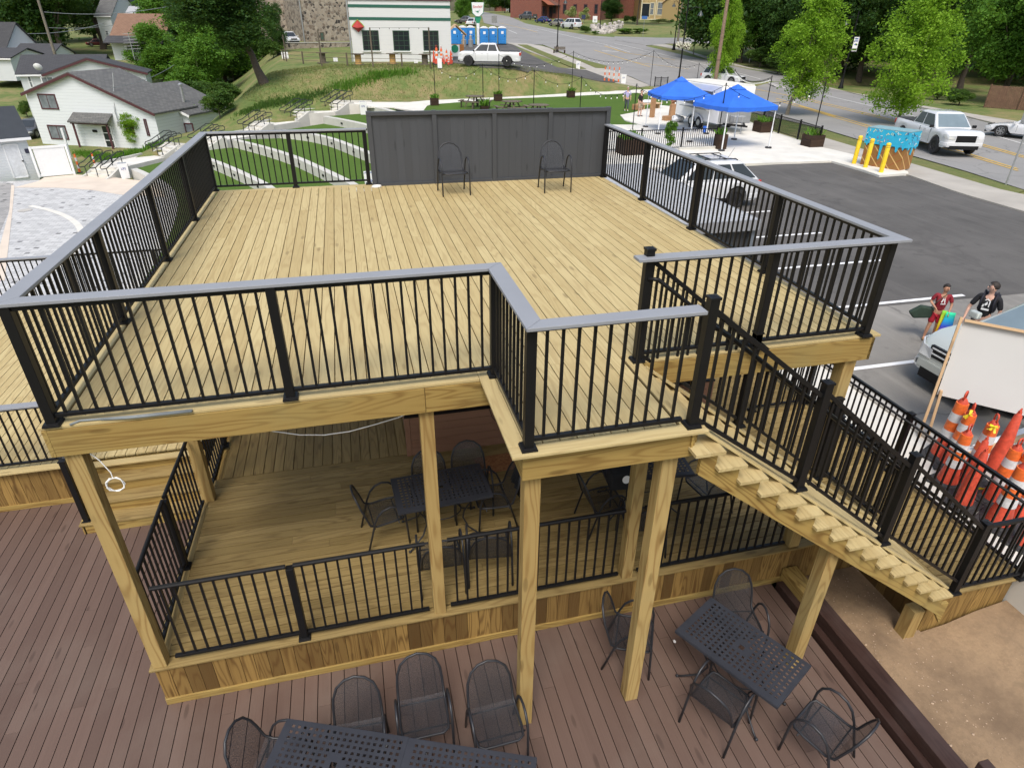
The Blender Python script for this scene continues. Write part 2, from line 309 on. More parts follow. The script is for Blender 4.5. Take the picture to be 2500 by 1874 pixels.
# ------------------------------------------------------------ mesh builder
class MB:
    def __init__(s): s.v=[];s.f=[];s.g=[];s.t=[];s.m=[];s.mi=0;s.tn=None
    def add(s,vs,fs,gs=None,tn=None):
        o=len(s.v); s.v+= [tuple(x) for x in vs]
        s.g+= [tuple(x) for x in (gs or vs)]
        tv=tn if tn is not None else (s.tn if s.tn is not None else rnd.random())
        for f in fs: s.f.append(tuple(i+o for i in f)); s.t.append(tv); s.m.append(s.mi)
        return s
    def box(s,c,d,rot=None,tn=None,off=True):
        c=Vector(c); d=Vector(d)/2
        L=[Vector((x*d.x,y*d.y,z*d.z)) for z in(-1,1) for y in(-1,1) for x in(-1,1)]
        ax=sorted(range(3),key=lambda i:-d[i]); ro=Vector((rnd.random()*50,rnd.random()*50,rnd.random()*50)) if off else Vector()
        g=[Vector((p[ax[0]],p[ax[1]],p[ax[2]]))+ro for p in L]
        if rot is not None: L=[rot@p for p in L]
        return s.add([p+c for p in L],[(0,2,3,1),(4,5,7,6),(0,1,5,4),(2,6,7,3),(0,4,6,2),(1,3,7,5)],g,tn)
    def bb(s,a,b,tn=None): 
        a=Vector(a);b=Vector(b); return s.box((a+b)/2,[abs(x) for x in b-a],None,tn)
    def beam(s,a,b,w,hh,up=(0,0,1),tn=None):
        a=Vector(a);b=Vector(b); x=(b-a); L=x.length; x.normalize(); y=Vector(up).cross(x)
        if y.length<1e-5: y=Vector((0,1,0)).cross(x)
        y.normalize(); z=x.cross(y); r=Matrix((x,y,z)).transposed(); return s.box((a+b)/2,(L,w,hh),r,tn)
    def tube(s,pts,r,n=8,closed=False,tn=None,cap=True):
        pts=[Vector(p) for p in pts]; k=len(pts); vs=[]; prev=None; L=0; gs=[]
        for i,p in enumerate(pts):
            a=pts[(i-1)%k] if (i>0 or closed) else p; b=pts[(i+1)%k] if (i<k-1 or closed) else p
            d=(b-a).normalized()
            if prev is None: q=Vector((0,0,1)) if abs(d.z)<.9 else Vector((1,0,0)); x=(q-d*q.dot(d)).normalized()
            else: x=(prev-d*prev.dot(d)).normalized()
            prev=x; y=d.cross(x); rr=r[i] if isinstance(r,(list,tuple)) else r
            if i: L+=(p-pts[i-1]).length
            for j in range(n):
                an=2*math.pi*j/n; vs.append(p+x*math.cos(an)*rr+y*math.sin(an)*rr); gs.append((L,math.cos(an)*rr,math.sin(an)*rr))
        fs=[]
        for i in range(k if closed else k-1):
            for j in range(n):
                a=i*n+j;b=i*n+(j+1)%n;c=((i+1)%k)*n+(j+1)%n;d=((i+1)%k)*n+j; fs.append((a,b,c,d))
        if cap and not closed: fs.append(tuple(range(n))[::-1]); fs.append(tuple((k-1)*n+j for j in range(n)))
        return s.add(vs,fs,gs,tn)
    def cyl(s,c,r,hh,n=20,r2=None,tn=None): c=Vector(c); return s.tube([c,c+Vector((0,0,hh))],[r,r if r2 is None else r2],n,tn=tn)
    def lathe(s,c,prof,n=20,tn=None,ax=None):
        c=Vector(c); M=ax or Matrix.Identity(3); vs=[];k=len(prof)
        for r,z in prof:
            for j in range(n):
                a=2*math.pi*j/n; vs.append(c+M@Vector((r*math.cos(a),r*math.sin(a),z)))
        fs=[(i*n+j,i*n+(j+1)%n,(i+1)*n+(j+1)%n,(i+1)*n+j) for i in range(k-1) for j in range(n)]
        fs.append(tuple(range(n))[::-1]); fs.append(tuple((k-1)*n+j for j in range(n))); return s.add(vs,fs,None,tn)
    def prism(s,poly,ext,tn=None,gf=None):   # polygon (3D points) extruded by a vector
        poly=[Vector(p) for p in poly]; e=Vector(ext); n=len(poly)
        vs=poly+[p+e for p in poly]; nrm=sum(((poly[i]-poly[0]).cross(poly[i+1]-poly[0]) for i in range(1,n-1)),Vector())
        fs=[tuple(range(n)),tuple(range(2*n-1,n-1,-1))]+[(i,i+n,(i+1)%n+n,(i+1)%n) for i in range(n)]
        if nrm.dot(e)>0: fs=[f[::-1] for f in fs]
        if gf is None:
            u=(poly[1]-poly[0]).normalized(); w=nrm.normalized(); v2=w.cross(u)
            if abs(w.z)<.9: u=Vector((0,0,1)).cross(w).normalized(); v2=Vector((0,0,1))
            gf=lambda p:(p.dot(u),p.dot(v2),p.dot(w))
        return s.add(vs,fs,[gf(p) for p in vs],tn)
    def quad(s,a,b,c,d,gs=None,tn=None): return s.add([a,b,c,d],[(0,1,2,3)],gs,tn)
    def blob(s,c,r,n=10,sq=(1,1,1),tn=None,jit=0):
        vs=[];c=Vector(c);fs=[]
        for i in range(n+1):
            th=math.pi*i/n
            for j in range(2*n):
                ph=math.pi*j/n; d=Vector((math.sin(th)*math.cos(ph)*sq[0],math.sin(th)*math.sin(ph)*sq[1],math.cos(th)*sq[2]))
                k=1+(jit*noise.noise(d*2.3+c) if jit else 0); vs.append(c+d*r*k)
        for i in range(n):
            for j in range(2*n):
                a=i*2*n+j;b=i*2*n+(j+1)%(2*n); fs.append((a,a+2*n,b+2*n,b))
        return s.add(vs,fs,None,tn)
    def build(s,name,mat,parent=None,smooth=False,bevel=0,solid=0):
        off=Vector()
        p=parent
        while p is not None: off+=p.location; p=p.parent
        me=bpy.data.meshes.new(name); me.from_pydata([(a-off.x,b-off.y,c-off.z) for a,b,c in s.v],[],s.f)
        ms=mat if isinstance(mat,(list,tuple)) else [mat]
        for q in ms: me.materials.append(q)
        a=me.attributes.new('gc','FLOAT_VECTOR','POINT'); a.data.foreach_set('vector',np.array(s.g,dtype=np.float32).ravel())
        a=me.attributes.new('tone','FLOAT','FACE'); a.data.foreach_set('value',np.array(s.t,dtype=np.float32))
        if len(ms)>1: me.polygons.foreach_set('material_index',np.array(s.m,dtype=np.int32))
        me.update()
        if smooth:
            me.polygons.foreach_set('use_smooth',np.ones(len(me.polygons),dtype=bool))
            if smooth!=2:
                try: me.set_sharp_from_angle(angle=R(40))
                except Exception: pass
        o=bpy.data.objects.new(name,me); COL.objects.link(o)
        if parent is not None: o.parent=parent
        if bevel: b=o.modifiers.new('bevel','BEVEL'); b.width=bevel; b.segments=2; b.limit_method='ANGLE'
        if solid: b=o.modifiers.new('solid','SOLIDIFY'); b.thickness=solid
        return o
def tag(o,label=None,cat=None,group=None,kind=None):
    if label: o['label']=label
    if cat: o['category']=cat
    if group: o['group']=group
    if kind: o['kind']=kind
    return o
def thing(name,label,cat,loc=(0,0,0),group=None):
    o=bpy.data.objects.new(name,None); COL.objects.link(o); o.location=loc; o.empty_display_size=.2
    return tag(o,label,cat,group)
def struct(o,label,cat=None): return tag(o,label,cat,None,'structure')
KIDS={}
def dup(root,loc,rz=0,label=None,group=None,sc=None):
    r=root.copy(); COL.objects.link(r); r.location=loc; r.rotation_euler=(0,0,rz)
    if sc: r.scale=(sc,sc,sc) if isinstance(sc,(int,float)) else sc
    if label: r['label']=label
    if group: r['group']=group
    for ch in kids(root):
        c=ch.copy(); COL.objects.link(c); c.parent=r
        for g in kids(ch): d=g.copy(); COL.objects.link(d); d.parent=c
    return r
def kids(o):
    if o.name not in KIDS: KIDS[o.name]=[x for x in bpy.data.objects if x.parent==o]
    return KIDS[o.name]
def proto_place(flag,root,loc,rz,label,group=None,sc=None):
    if not flag: 
        kids(root)
        for c in kids(root): kids(c)
        root['_used']=1; del root['_used']; flag.append(1)
        root.location=loc; root.rotation_euler=(0,0,rz); root['label']=label
        if group: root['group']=group
        if sc: root.scale=(sc,sc,sc) if isinstance(sc,(int,float)) else sc
        return root
    return dup(root,loc,rz,label,group,sc)
# ============================================================ GROUND
def axis(segs):
    o=[]
    for a,b,s in segs:
        x=a
        while x<b-1e-6: o.append(x); x+=s
    o.append(segs[-1][1]); return o
gx=axis([(-420,-90,30),(-90,-40,5),(-40,48,1.25),(48,90,3),(90,180,10),(180,480,30)])
gy=axis([(-30,-8,4),(-8,44,1.25),(44,66,.8),(66,110,2),(110,220,6),(220,620,40)])
vs=[(x,y,h(x,y)-.02) for y in gy for x in gx]; n=len(gx)
fs=[(j*n+i,j*n+i+1,(j+1)*n+i+1,(j+1)*n+i) for j in range(len(gy)-1) for i in range(n-1)]
mb=MB(); mb.add(vs,fs); g=mb.build('ground',M_lawn,None,2); struct(g,'rolling lawn and dry grass banks round the decks and houses')
import bmesh
def sheet(name,poly,z,mat,label,drape=None,th=None,off=.03,step=2.0,parent=None,kind=True,cat=None):
    bm=bmesh.new(); f=bm.faces.new([bm.verts.new((p[0],p[1],0)) for p in poly]); bm.normal_update()
    if f.normal.z<0: f.normal_flip()
    if drape:
        for ax in (0,1):
            lo=min(p[ax] for p in poly); hi=max(p[ax] for p in poly); k=math.ceil(lo/step)
            while k*step<hi:
                no=(1,0,0) if ax==0 else (0,1,0); bmesh.ops.bisect_plane(bm,geom=bm.verts[:]+bm.edges[:]+bm.faces[:],plane_co=Vector(no)*k*step,plane_no=no); k+=1
        for v in bm.verts: v.co.z=drape(v.co.x,v.co.y)+off
    else:
        for v in bm.verts: v.co.z=z
    if th is None and name in ('pavement','verge','footpath','park_turf','driveway','side_street'): th=.09
    if th:
        r=bmesh.ops.extrude_face_region(bm,geom=bm.faces[:])
        for e in r['geom']:
            if isinstance(e,bmesh.types.BMVert): pass
        top=[e for e in r['geom'] if isinstance(e,bmesh.types.BMVert)]
        ts=set(top)
        for v in bm.verts:
            if v not in ts: v.co.z-=th
        bmesh.ops.recalc_face_normals(bm,faces=bm.faces[:])
    me=bpy.data.meshes.new(name); bm.to_mesh(me); bm.free(); me.materials.append(mat)
    o=bpy.data.objects.new(name,me); COL.objects.link(o)
    if parent: o.parent=parent
    elif kind: struct(o,label)
    else: tag(o,label,cat)
    return o
def G(*pp): return [atg(p) for p in pp]
def zs(f,pts): return [Z(f,*p) for p in pts]
def AZ(z,f,pts): return [atz(Z(f,*p),z) for p in pts]
GZ=-3.05
# lot and park platform
sheet('parking_lot',[(11.45,6.75),(19.4,6.60),(34,5.0),(29.0,12),(28.6,19),(26.6,20.2),(26.4,23.5),(21.2,23.2),(11.45,23.2)],GZ,M_lotnew,'fresh dark asphalt parking lot beside the wooden deck')
sheet('old_pavement',[(11.45,-1.62),(60,-9),(34,4),(24,8),(19.4,6.62),(11.45,6.77)],GZ-.004,M_lotold,'older grey cracked asphalt apron with parking stripes')
L_=[]
mk=MB()
for y,x0,x1 in ((1.25,11.75,17.3),(4.05,11.75,17.3),(6.85,11.95,17.45),(9.67,12.0,17.5),(12.5,12.0,17.5),(15.35,12.0,17.5),(18.2,12.0,17.5)):
    mk.bb((x0,y-.055,GZ+.003),(x1,y+.055,GZ+.008))
struct(mk.build('parking_lines',M_white),'white painted stall lines on the lot')
sheet('walkway',[(10.06,-1.6),(11.45,-1.6),(11.45,23.3),(10.06,23.3)],GZ+.035,M_conc,'pale concrete walkway between deck railing and parking kerb',th=.7)
kb=MB(); kb.bb((11.3,-1.6,GZ-.1),(11.47,23.2,GZ+.085)); kb.bb((11.3,23.2,GZ-.1),(21.3,23.35,GZ+.1))
struct(kb.build('kerb',M_kerb,None,False,.01),'concrete kerb along the parking stalls')
# park patio
PADZ=-2.96
pad=AZ(PADZ,Z4,[(1120,1425),(1870,1385),(2205,1480),(2240,1480),(2060,1330),(1800,1270),(1330,1120),(1150,1040),(1000,960),(640,930),(380,905),(170,968),(50,990),(90,1035),(230,1075)])
pad=[(p.x,p.y) for p in pad]; pad=[(8.7,23.4),(21.2,23.4)]+pad[1:]+[(17.0,38.2),(8.7,37.6)]
sheet('patio',pad,PADZ,M_conc,'pale concrete patio under the blue canopies',th=.12)
bp=[(p.x,p.y) for p in AZ(PADZ,Z5,[(548,1375),(690,1418),(960,1510),(1210,1492),(1205,1478),(1130,1440),(700,1330),(560,1290)])]
sheet('bollard_pad',bp,PADZ+.004,M_conc,'concrete pad under the painted utility box',th=.13)
tf=[atz(Z(Z3,*p),-3.02) for p in [(150,912),(190,900),(800,852),(1300,832),(1850,806),(1960,800)]]+[atz(Z(Z4,*p),-3.02) for p in [(600,905),(560,960),(380,925),(160,968),(50,988),(90,1035),(230,1077)]]+[Vector((17.0,38.3,0)),Vector((8.9,38,0)),Vector((8.2,46,0))]
sheet('park_turf',[(p.x,p.y) for p in tf],-3.02,M_turf,'smooth green artificial turf of the park')
pth=[(-3+6.9,53.2),(4.2,51.5),(6.5,50.5),(9.0,46.0),(9.2,49.6)]+[(p.x,p.y) for p in (atz(Z(Z3,*q),-3.03) for q in [(150,912),(190,900),(800,852),(1300,832),(1850,806),(1960,800)])]+[(41,62.5),(40,64)]+[(p.x,p.y) for p in (atz(Z(Z3,*q),-3.03) for q in [(2000,765),(1000,828),(150,866),(0,880)])]+[(3.9,55.0)]
sheet('footpath',pth,-3.03,M_conc,'pale concrete footpath along the grass bank')
# street: edges picked along the kerbs
near=G(*zs(Z5,[(2205,1640),(1700,1478),(1180,1328),(470,1112)]))
near=[Vector((27.2,6.5,0)),Vector((24,-5,0))][::-1]+near
nearf=G(*zs(Z3,[(1900,662),(1700,598),(1450,508),(1140,388)]))
nearf+=G(*zs(Z3,[(835,382),(835,250),(640,200),(600,110)]))
farl=G(*zs(Z5,[(2205,1140),(1700,1012),(900,852),(430,732)]))+G(*zs(Z4,[(1450,652),(1150,600),(700,500),(270,400)]))
farl+=G(*zs(Z3,[(2100,345),(1560,310),(1300,268),(1000,205),(640,105)]))
farl=[Vector((40,-5,0)),Vector((41.0,10,0))]+farl
def drp(x,y): return h(x,y)
rp=near+nearf+farl[::-1]
sheet('road',[(p.x,p.y) for p in rp],0,M_road,'grey main street climbing towards town',drape=drp,off=.03)
def strip(name,pix,wd,mat,label,off=.04,f=None,mbx=None,dense=3):
    q=G(*[Z(f,*p) for p in pix]) if f else pix
    P2=[]
    for a,b in zip(q[:-1],q[1:]):
        k=max(1,int((b-a).length/dense)); P2+=[a+(b-a)*i/k for i in range(k)]
    P2.append(q[-1]); m_=mbx or MB(); vs=[]
    for i,p in enumerate(P2):
        d=(P2[min(i+1,len(P2)-1)]-P2[max(i-1,0)]); d.z=0; d.normalize(); s=Vector((-d.y,d.x,0))*wd/2
        for e in (p-s,p+s): vs.append((e.x,e.y,h(e.x,e.y)+off))
    m_.add(vs,[(2*i,2*i+2,2*i+3,2*i+1) for i in range(len(P2)-1)])
    if mbx is None:
        o=m_.build(name,mat); struct(o,label); return o
M_lw=flat('lane_white',(.55,.55,.54),.8,0,.1,3); M_ly=flat('lane_yellow',(.56,.36,.07),.8,0,.1,3)
mw=MB(); my=MB()
strip('',[(2205,1248),(2000,1190),(940,930),(340,790),(0,710)],.15,None,'',.045,Z5,mw)
strip('',[(1800,808),(1090,640),(400,470),(0,380)],.15,None,'',.045,Z4,mw)
strip('',[(1900,455),(1100,250),(760,235)],.15,None,'',.045,Z3,mw)
strip('',[(850,262),(925,293)],.18,None,'',.045,Z3,mw)
for a in ([(1660,440),(1800,450)],[(1010,260),(1110,268)]): strip('',a,.35,None,'',.045,Z3,mw)
for d in (0,14): strip('',[(2205,1352+d),(1750,1222+d),(930,1000+d),(270,840+d)],.13,None,'',.045,Z5,my)
for d in (0,16): strip('',[(2150,1462+d),(1700,1322+d),(880,1092+d),(70,852+d)],.13,None,'',.045,Z5,my)
strip('',[(1590,845),(1090,712)],.16,None,'',.045,Z4,my); strip('',[(1900,1010),(1590,915)],.2,None,'',.045,Z4,my)
strip('',[(640,600),(170,540)],.14,None,'',.045,Z4,my); strip('',[(520,520),(110,462),(0,430)],.14,None,'',.045,Z4,my)
strip('',[(1870,462),(1680,400)],.2,None,'',.045,Z3,my); strip('',[(2070,580),(1590,435)],.16,None,'',.045,Z3,my); strip('',[(1100,282),(770,200)],.15,None,'',.045,Z3,my)
struct(mw.build('white_lane_lines',M_lw),'white lane lines and stop marks on the street'); struct(my.build('yellow_lane_lines',M_ly),'yellow lines of the centre turning lane')
# pavements and verges
sw=G(*zs(Z5,[(2100,1700),(1560,1640),(1210,1512),(1180,1400),(480,1190)]))
sheet('verge',[(p.x,p.y) for p in G(*zs(Z5,[(2205,1650),(1700,1490),(1180,1340),(470,1122),(470,1230),(1180,1440),(2000,1720)]))],GZ+.03,M_strip,'narrow green verge between pavement and street')
sheet('pavement',[(26.4,6.0)]+[(p.x,p.y) for p in AZ(GZ,Z5,[(1750,1700),(1560,1640),(1210,1515),(690,1400),(550,1360),(440,1290),(440,1180),(1180,1400),(2000,1640)])]+[(30,8)],GZ+.05,M_walk,'pavement beside the parking lot')
sheet('pavement',[(p.x,p.y) for p in G(*zs(Z3,[(840,372),(1000,378),(1140,400),(1250,430),(1700,600),(1830,640),(2070,742),(1980,752),(1700,700),(1430,600),(1270,590),(1420,590),(900,392)]))],0,M_walk,'pavement past the bench and lamp post',drape=drp,off=.05,step=1.5)
sheet('verge',[(p.x,p.y) for p in G(*zs(Z3,[(1140,390),(1450,508),(1700,575),(1690,595),(1600,590),(1440,520),(1250,440)]))],0,M_strip,'green verge along the street kerb by the bench',drape=drp,off=.09,step=1.5)
sheet('verge',[(p.x,p.y) for p in G(*zs(Z3,[(930,390),(1010,392),(1430,560),(1520,600),(1430,600)]))],0,M_strip,'narrow grass strip beside the small lot',drape=drp,off=.09,step=1.5)
sheet('driveway',[(p.x,p.y) for p in G(*zs(Z3,[(370,545),(380,400),(840,380),(900,396),(1270,585),(1420,600),(1520,608),(1810,715),(1650,705),(1400,650),(1020,625),(620,585)]))],0,M_lotnew,'dark asphalt lot where the pickup stands',drape=drp,off=.06,step=1.2)
sheet('pavement',[(p.x,p.y) for p in G(*zs(Z4,[(280,385),(440,385),(760,480),(1180,590),(1500,640),(2205,830)]),*zs(Z5,[(900,835),(1500,945),(2205,1060),(2205,1130),(1700,1005),(900,846),(430,724)]),*zs(Z4,[(1450,640),(1150,590),(900,540),(600,440)]))],0,M_walk,'pavement on the far side of the street',drape=drp,off=.05)
sheet('side_street',[(p.x,p.y) for p in G(*zs(Z4,[(0,350),(280,395),(450,380),(900,372),(1200,368),(1200,335),(800,330),(400,330),(0,318)]))],0,M_road,'side street beyond the crossing',drape=drp,off=.06)
# gravel bed and corner
sheet('gravel_bed',[(7.6,-9),(7.6,-.02),(8.85,-.02),(8.85,-1.16),(10.06,-1.16),(10.06,-1.61),(22,-3),(22,-9)],0,M_gravel,'tan gravel bed below the stair landing',drape=lambda x,y:-3.66+.24*sm((x-8.9)/1.1)+.22*sm((x-10.0)/1.5),off=0,step=.4)
# plaza
pzz=-6.2
pl=[(-30,10),(-2.2,10),(-2.2,33),(-8.5,37.5),(-10.8,41.2),(-13.2,43.2),(-30,43)]
sheet('plaza',pl,pzz,M_paver,'grey paver plaza below the turf terraces')
def arcring(c,r0,r1,a0,a1,n=28): return [(c[0]+r1*math.cos(R(a0+(a1-a0)*i/n)),c[1]+r1*math.sin(R(a0+(a1-a0)*i/n))) for i in range(n+1)]+[(c[0]+r0*math.cos(R(a1+(a0-a1)*i/n)),c[1]+r0*math.sin(R(a1+(a0-a1)*i/n))) for i in range(n+1)]
tn=[(p.x,p.y) for p in AZ(pzz,(0,400,3.528),[(120,205),(500,207),(800,228),(1030,265)])]+[(-7,36),(-8.5,38.5),(-10.6,41.6),(-12.8,43.2)]+[(p.x,p.y) for p in AZ(pzz,(0,400,3.528),[(650,92),(380,118),(330,150)])]
sheet('tan_walk',tn,pzz+.006,M_tanc,'tan concrete apron at the foot of the steps')
q=[(p.x,p.y) for p in AZ(pzz,(0,440,3.967),[(110,50),(142,50),(120,300),(104,900),(60,900),(90,300)])]; q=q[:3]+[(-11.2,22),(-11.6,22)]+q[5:]
sheet('tan_band',[q[0],q[1],q[2],(-11.3,23),(-11.8,23),q[-1]],pzz+.01,M_tanc,'straight tan concrete band in the plaza')
sheet('white_arc',arcring((-23.4,25.2),13.45,13.75,-10,52),pzz+.012,M_conc,'thin white concrete arc in the pavers')
sheet('dark_pavers',[(-30,22),(-11.9,22),(-15.7,35),(-18.3,42.5),(-30,42.5)],pzz+.005,M_paverd,'darker paver field beside the tan band')
mc=MB(); mc.cyl((-14.9,34.9,pzz+.014),.35,.004,20); struct(mc.build('drain_cover',M_kerb),'round grey drain cover in the white arc')
# ============================================================ AMPHITHEATRE
WL=[('w',-5.68,[atz(Z(Z1,1120,1455),-5.68),atz(Z(Z1,1225,1500),-5.68),Vector((-8.4,37.5,0)),Vector((-7.0,33,0)),Vector((-6,25,0)),Vector((-5.8,16,0))]),
('w',-5.16,[Vector((-9.4,46.6,0)),Vector((-8,44.8,0))]+AZ(-5.16,Z2,[(50,1385),(230,1460),(400,1540),(540,1615)])+[Vector((-1.2,30,0)),Vector((-.5,22,0)),Vector((-.4,14,0))]),
('w',-4.64,AZ(-4.64,Z2,[(238,1205),(480,1265),(740,1345),(930,1430),(1170,1545),(1290,1610)])+[Vector((3.2,26,0)),Vector((3.4,20,0)),Vector((3.4,14,0))]),
('w',-4.12,AZ(-4.12,Z2,[(640,1125),(860,1145),(1070,1190),(1260,1265),(1440,1335)])+[Vector((4.8,33,0)),Vector((5.4,27,0)),Vector((5.6,14,0))]),
('w',-3.6,AZ(-3.6,Z2,[(1015,1003),(1200,1035),(1420,1085)])+[Vector((5.6,40,0)),Vector((6.6,33,0)),Vector((7.1,14,0))]),
('w',-3.06,AZ(-3.06,Z2,[(1400,912),(1500,932),(1600,958)])+[Vector((7.4,45,0)),Vector((8.2,38,0)),Vector((8.5,14,0))])]
def smoothline(P,it=2):
    for _ in range(it):
        Q=[P[0]]
        for a,b in zip(P[:-1],P[1:]): Q+=[a*.75+b*.25,a*.25+b*.75]
        Q.append(P[-1]); P=Q
    return P
walls=[]
for _,z,P in WL: walls.append((z,smoothline([Vector((p.x,p.y,0)) for p in P])))
names=['lowest','second','third','fourth','fifth','topmost']
for i,(z,P) in enumerate(walls):
    mbw=MB(); hh=.62; wd=.42; vs=[]
    L=len(P); nrm=[]
    for k in range(L):
        d=(P[min(k+1,L-1)]-P[max(k-1,0)]).normalized(); nrm.append(Vector((-d.y,d.x,0)))
    for k,p in enumerate(P):
        s=nrm[k]*wd
        for q,zz_ in ((p,z),(p+s,z),(p+s,z-hh-.1),(p,z-hh-.1)): vs.append((q.x,q.y,zz_))
    fs=[(4*k+j,4*k+4+j,4*k+4+(j+1)%4,4*k+(j+1)%4) for k in range(L-1) for j in range(4)]+[(0,1,2,3),(4*L-1,4*L-2,4*L-3,4*L-4)]
    t=thing('seat_wall','%s curved white concrete seat wall between the turf terraces'%names[i],'wall',(P[0].x,P[0].y,z-hh),'curved seat walls')
    mbw.add(vs,fs); mbw.build('wall',M_conc2,t)
    k=0; acc=0
    for a,b in zip(P[:-1],P[1:]):
        acc+=(b-a).length
        if acc>3.2 and 0<i<5:
            acc=0; m2=MB(); d=(b-a).normalized(); c=a-nrm[0]*0; nn=Vector((-d.y,d.x,0)); m2.box(a-nn*.012+Vector((0,0,z-.26)),(.26,.05,.12),Matrix((d,nn,Vector((0,0,1)))).transposed()); m2.build('step_light',M_black,t)
    # turf behind this wall up to the next one
    if i<5:
        z2,Q=walls[i+1]; off=[p+nrm[k]*wd*.9 for k,p in enumerate(P)]
        sheet('turf_terrace',[(p.x,p.y) for p in off]+[(p.x,p.y) for p in Q[::-1]],z-.02,M_turf,'%s terrace of green artificial turf'%names[i])
# flights of steps
FL=[(Z1,(945,1535),(1055,1400),-6.2),(Z1,(1410,1352),(1490,1270),-5.68),(Z2,(20,1290),(190,1175),-5.16),(Z2,(440,1160),(560,1092),-4.64),(Z2,(800,1045),(950,985),-4.12),(Z2,(1150,962),(1290,905),-3.6)]
fp_=[]
for f,b,t_,z in FL: fp_.append((atz(Z(f,*b),z),atz(Z(f,*t_),z+.52)))
cent=[(-12.6,43.2),(-9.7,47.0),(-6.7,48.4),(-3.7,49.9),(-.7,51.4),(2.3,52.9)]
def step_rail(P,t):
    m_=MB(); m_.tube(P,.021,6); return m_.build('handrail',M_steel,t,2)
prevtop=None
for i,(f,b,t_,z) in enumerate(FL):
    b3,t3=fp_[i]
    c=Vector((*cent[i],z)); dirv=Vector((.85,.53,0)).normalized() if i else Vector((.55,.83,0)).normalized(); sd_=Vector((-dirv.y,dirv.x,0))
    c=Vector((b3.x,b3.y,z))+sd_*1.0
    W_=1.9
    T=thing('stone_steps','%s flight of white concrete steps up the turf slope'%['lowest','second','third','fourth','fifth','topmost'][i],'steps',c,'flights of amphitheatre steps')
    rise=.52/3; run=.36; m_=MB()
    for k in range(3):
        M3=Matrix((dirv,sd_,Vector((0,0,1)))).transposed(); Lk=run*(3-k)+ (0)
        m_.box(c+dirv*(run*k+Lk/2)+Vector((0,0,rise*k+rise/2)),(Lk,W_,rise),M3)
    m_.build('tread',M_conc,T)
    for s in (-1,1):
        m2=MB(); a=c+sd_*s*(W_/2+.1); w_=.2; pr=[a-dirv*.35+Vector((0,0,.02)),a+Vector((0,0,.12)),a+dirv*1.1+Vector((0,0,.66)),a+dirv*1.5+Vector((0,0,.66)),a+dirv*1.5+Vector((0,0,-.9)),a-dirv*.35+Vector((0,0,-.9))]
        m2.prism([p-sd_*w_/2 for p in pr],sd_*w_); m2.build('cheek_wall',M_conc2,T)
    ta=c+dirv*1.08
    for s in (-.95,0,.95):
        a=c+sd_*s; up=Vector((0,0,1))
        loop=[a-dirv*.35+up*.62,a-dirv*.42+up*.72,a-dirv*.35+up*.84,a+up*.92,a+dirv*1.08+up*1.46,a+dirv*1.5+up*1.46,a+dirv*1.6+up*1.38,a+dirv*1.56+up*1.18,a+dirv*1.1+up*1.12,a+up*.60]
        m3=MB(); m3.tube(loop,.032,6,closed=True)
        for u_,zb,zt in ((.0,0,.62),(1.3,.52,1.14),(.6,.9,1.22)): m3.tube([a+dirv*u_+up*zb,a+dirv*u_+up*zt],.03,6)
        m3.build('handrail',M_steel,T,2)
    # landing behind the flight
    nx=(Vector((fp_[i+1][0].x,fp_[i+1][0].y,0))+ sd_*1.0) if i<5 else Vector((5.6,54.2,0))
    A=c+dirv*1.0; poly=[(A-sd_*1.15),(A+sd_*1.05),(nx+sd_*1.05+dirv*.15),(nx-sd_*1.15+dirv*.15)]
    sheet('landing',[(p.x,p.y) for p in poly],z+.515,M_conc,'pale concrete landing above the %s flight'%['lowest','second','third','fourth','fifth','topmost'][i],th=1.1)
    kb=MB(); a_=A+sd_*1.05; b_=nx+sd_*1.05; a_.z=b_.z=z+.55; kb.beam(a_,b_,.18,.22); struct(kb.build('kerb',M_conc2),'low kerb beside the %s landing'%['first','second','third','fourth','fifth','sixth'][i])
# white message bins at foot and head of the steps
def text(parent,s,loc,M3,size,mat,name='lettering',ext=.002):
    cu=bpy.data.curves.new(name,'FONT'); cu.body=s; cu.size=size; cu.align_x='CENTER'; cu.align_y='CENTER'; cu.extrude=ext; cu.resolution_u=2
    o=bpy.data.objects.new(name,cu); COL.objects.link(o); dg=bpy.context.evaluated_depsgraph_get(); me=bpy.data.meshes.new_from_object(o.evaluated_get(dg)); bpy.data.objects.remove(o)
    me.materials.clear(); me.materials.append(mat); q=bpy.data.objects.new(name,me); COL.objects.link(q)
    off=Vector(); p=parent
    while p is not None: off+=p.location; p=p.parent
    mm=M3.to_4x4(); mm.translation=Vector(loc)-off; me.transform(mm); q.parent=parent; return q
M_ink=flat('blue_ink',(.03,.06,.30),.6); M_inkb=flat('black_ink',(.02,.02,.02),.6)
def facing(d):   # matrix for text standing upright facing direction d
    d=Vector((d[0],d[1],0)).normalized(); x=Vector((0,0,1)).cross(d); return Matrix((x,Vector((0,0,1)),d)).transposed()
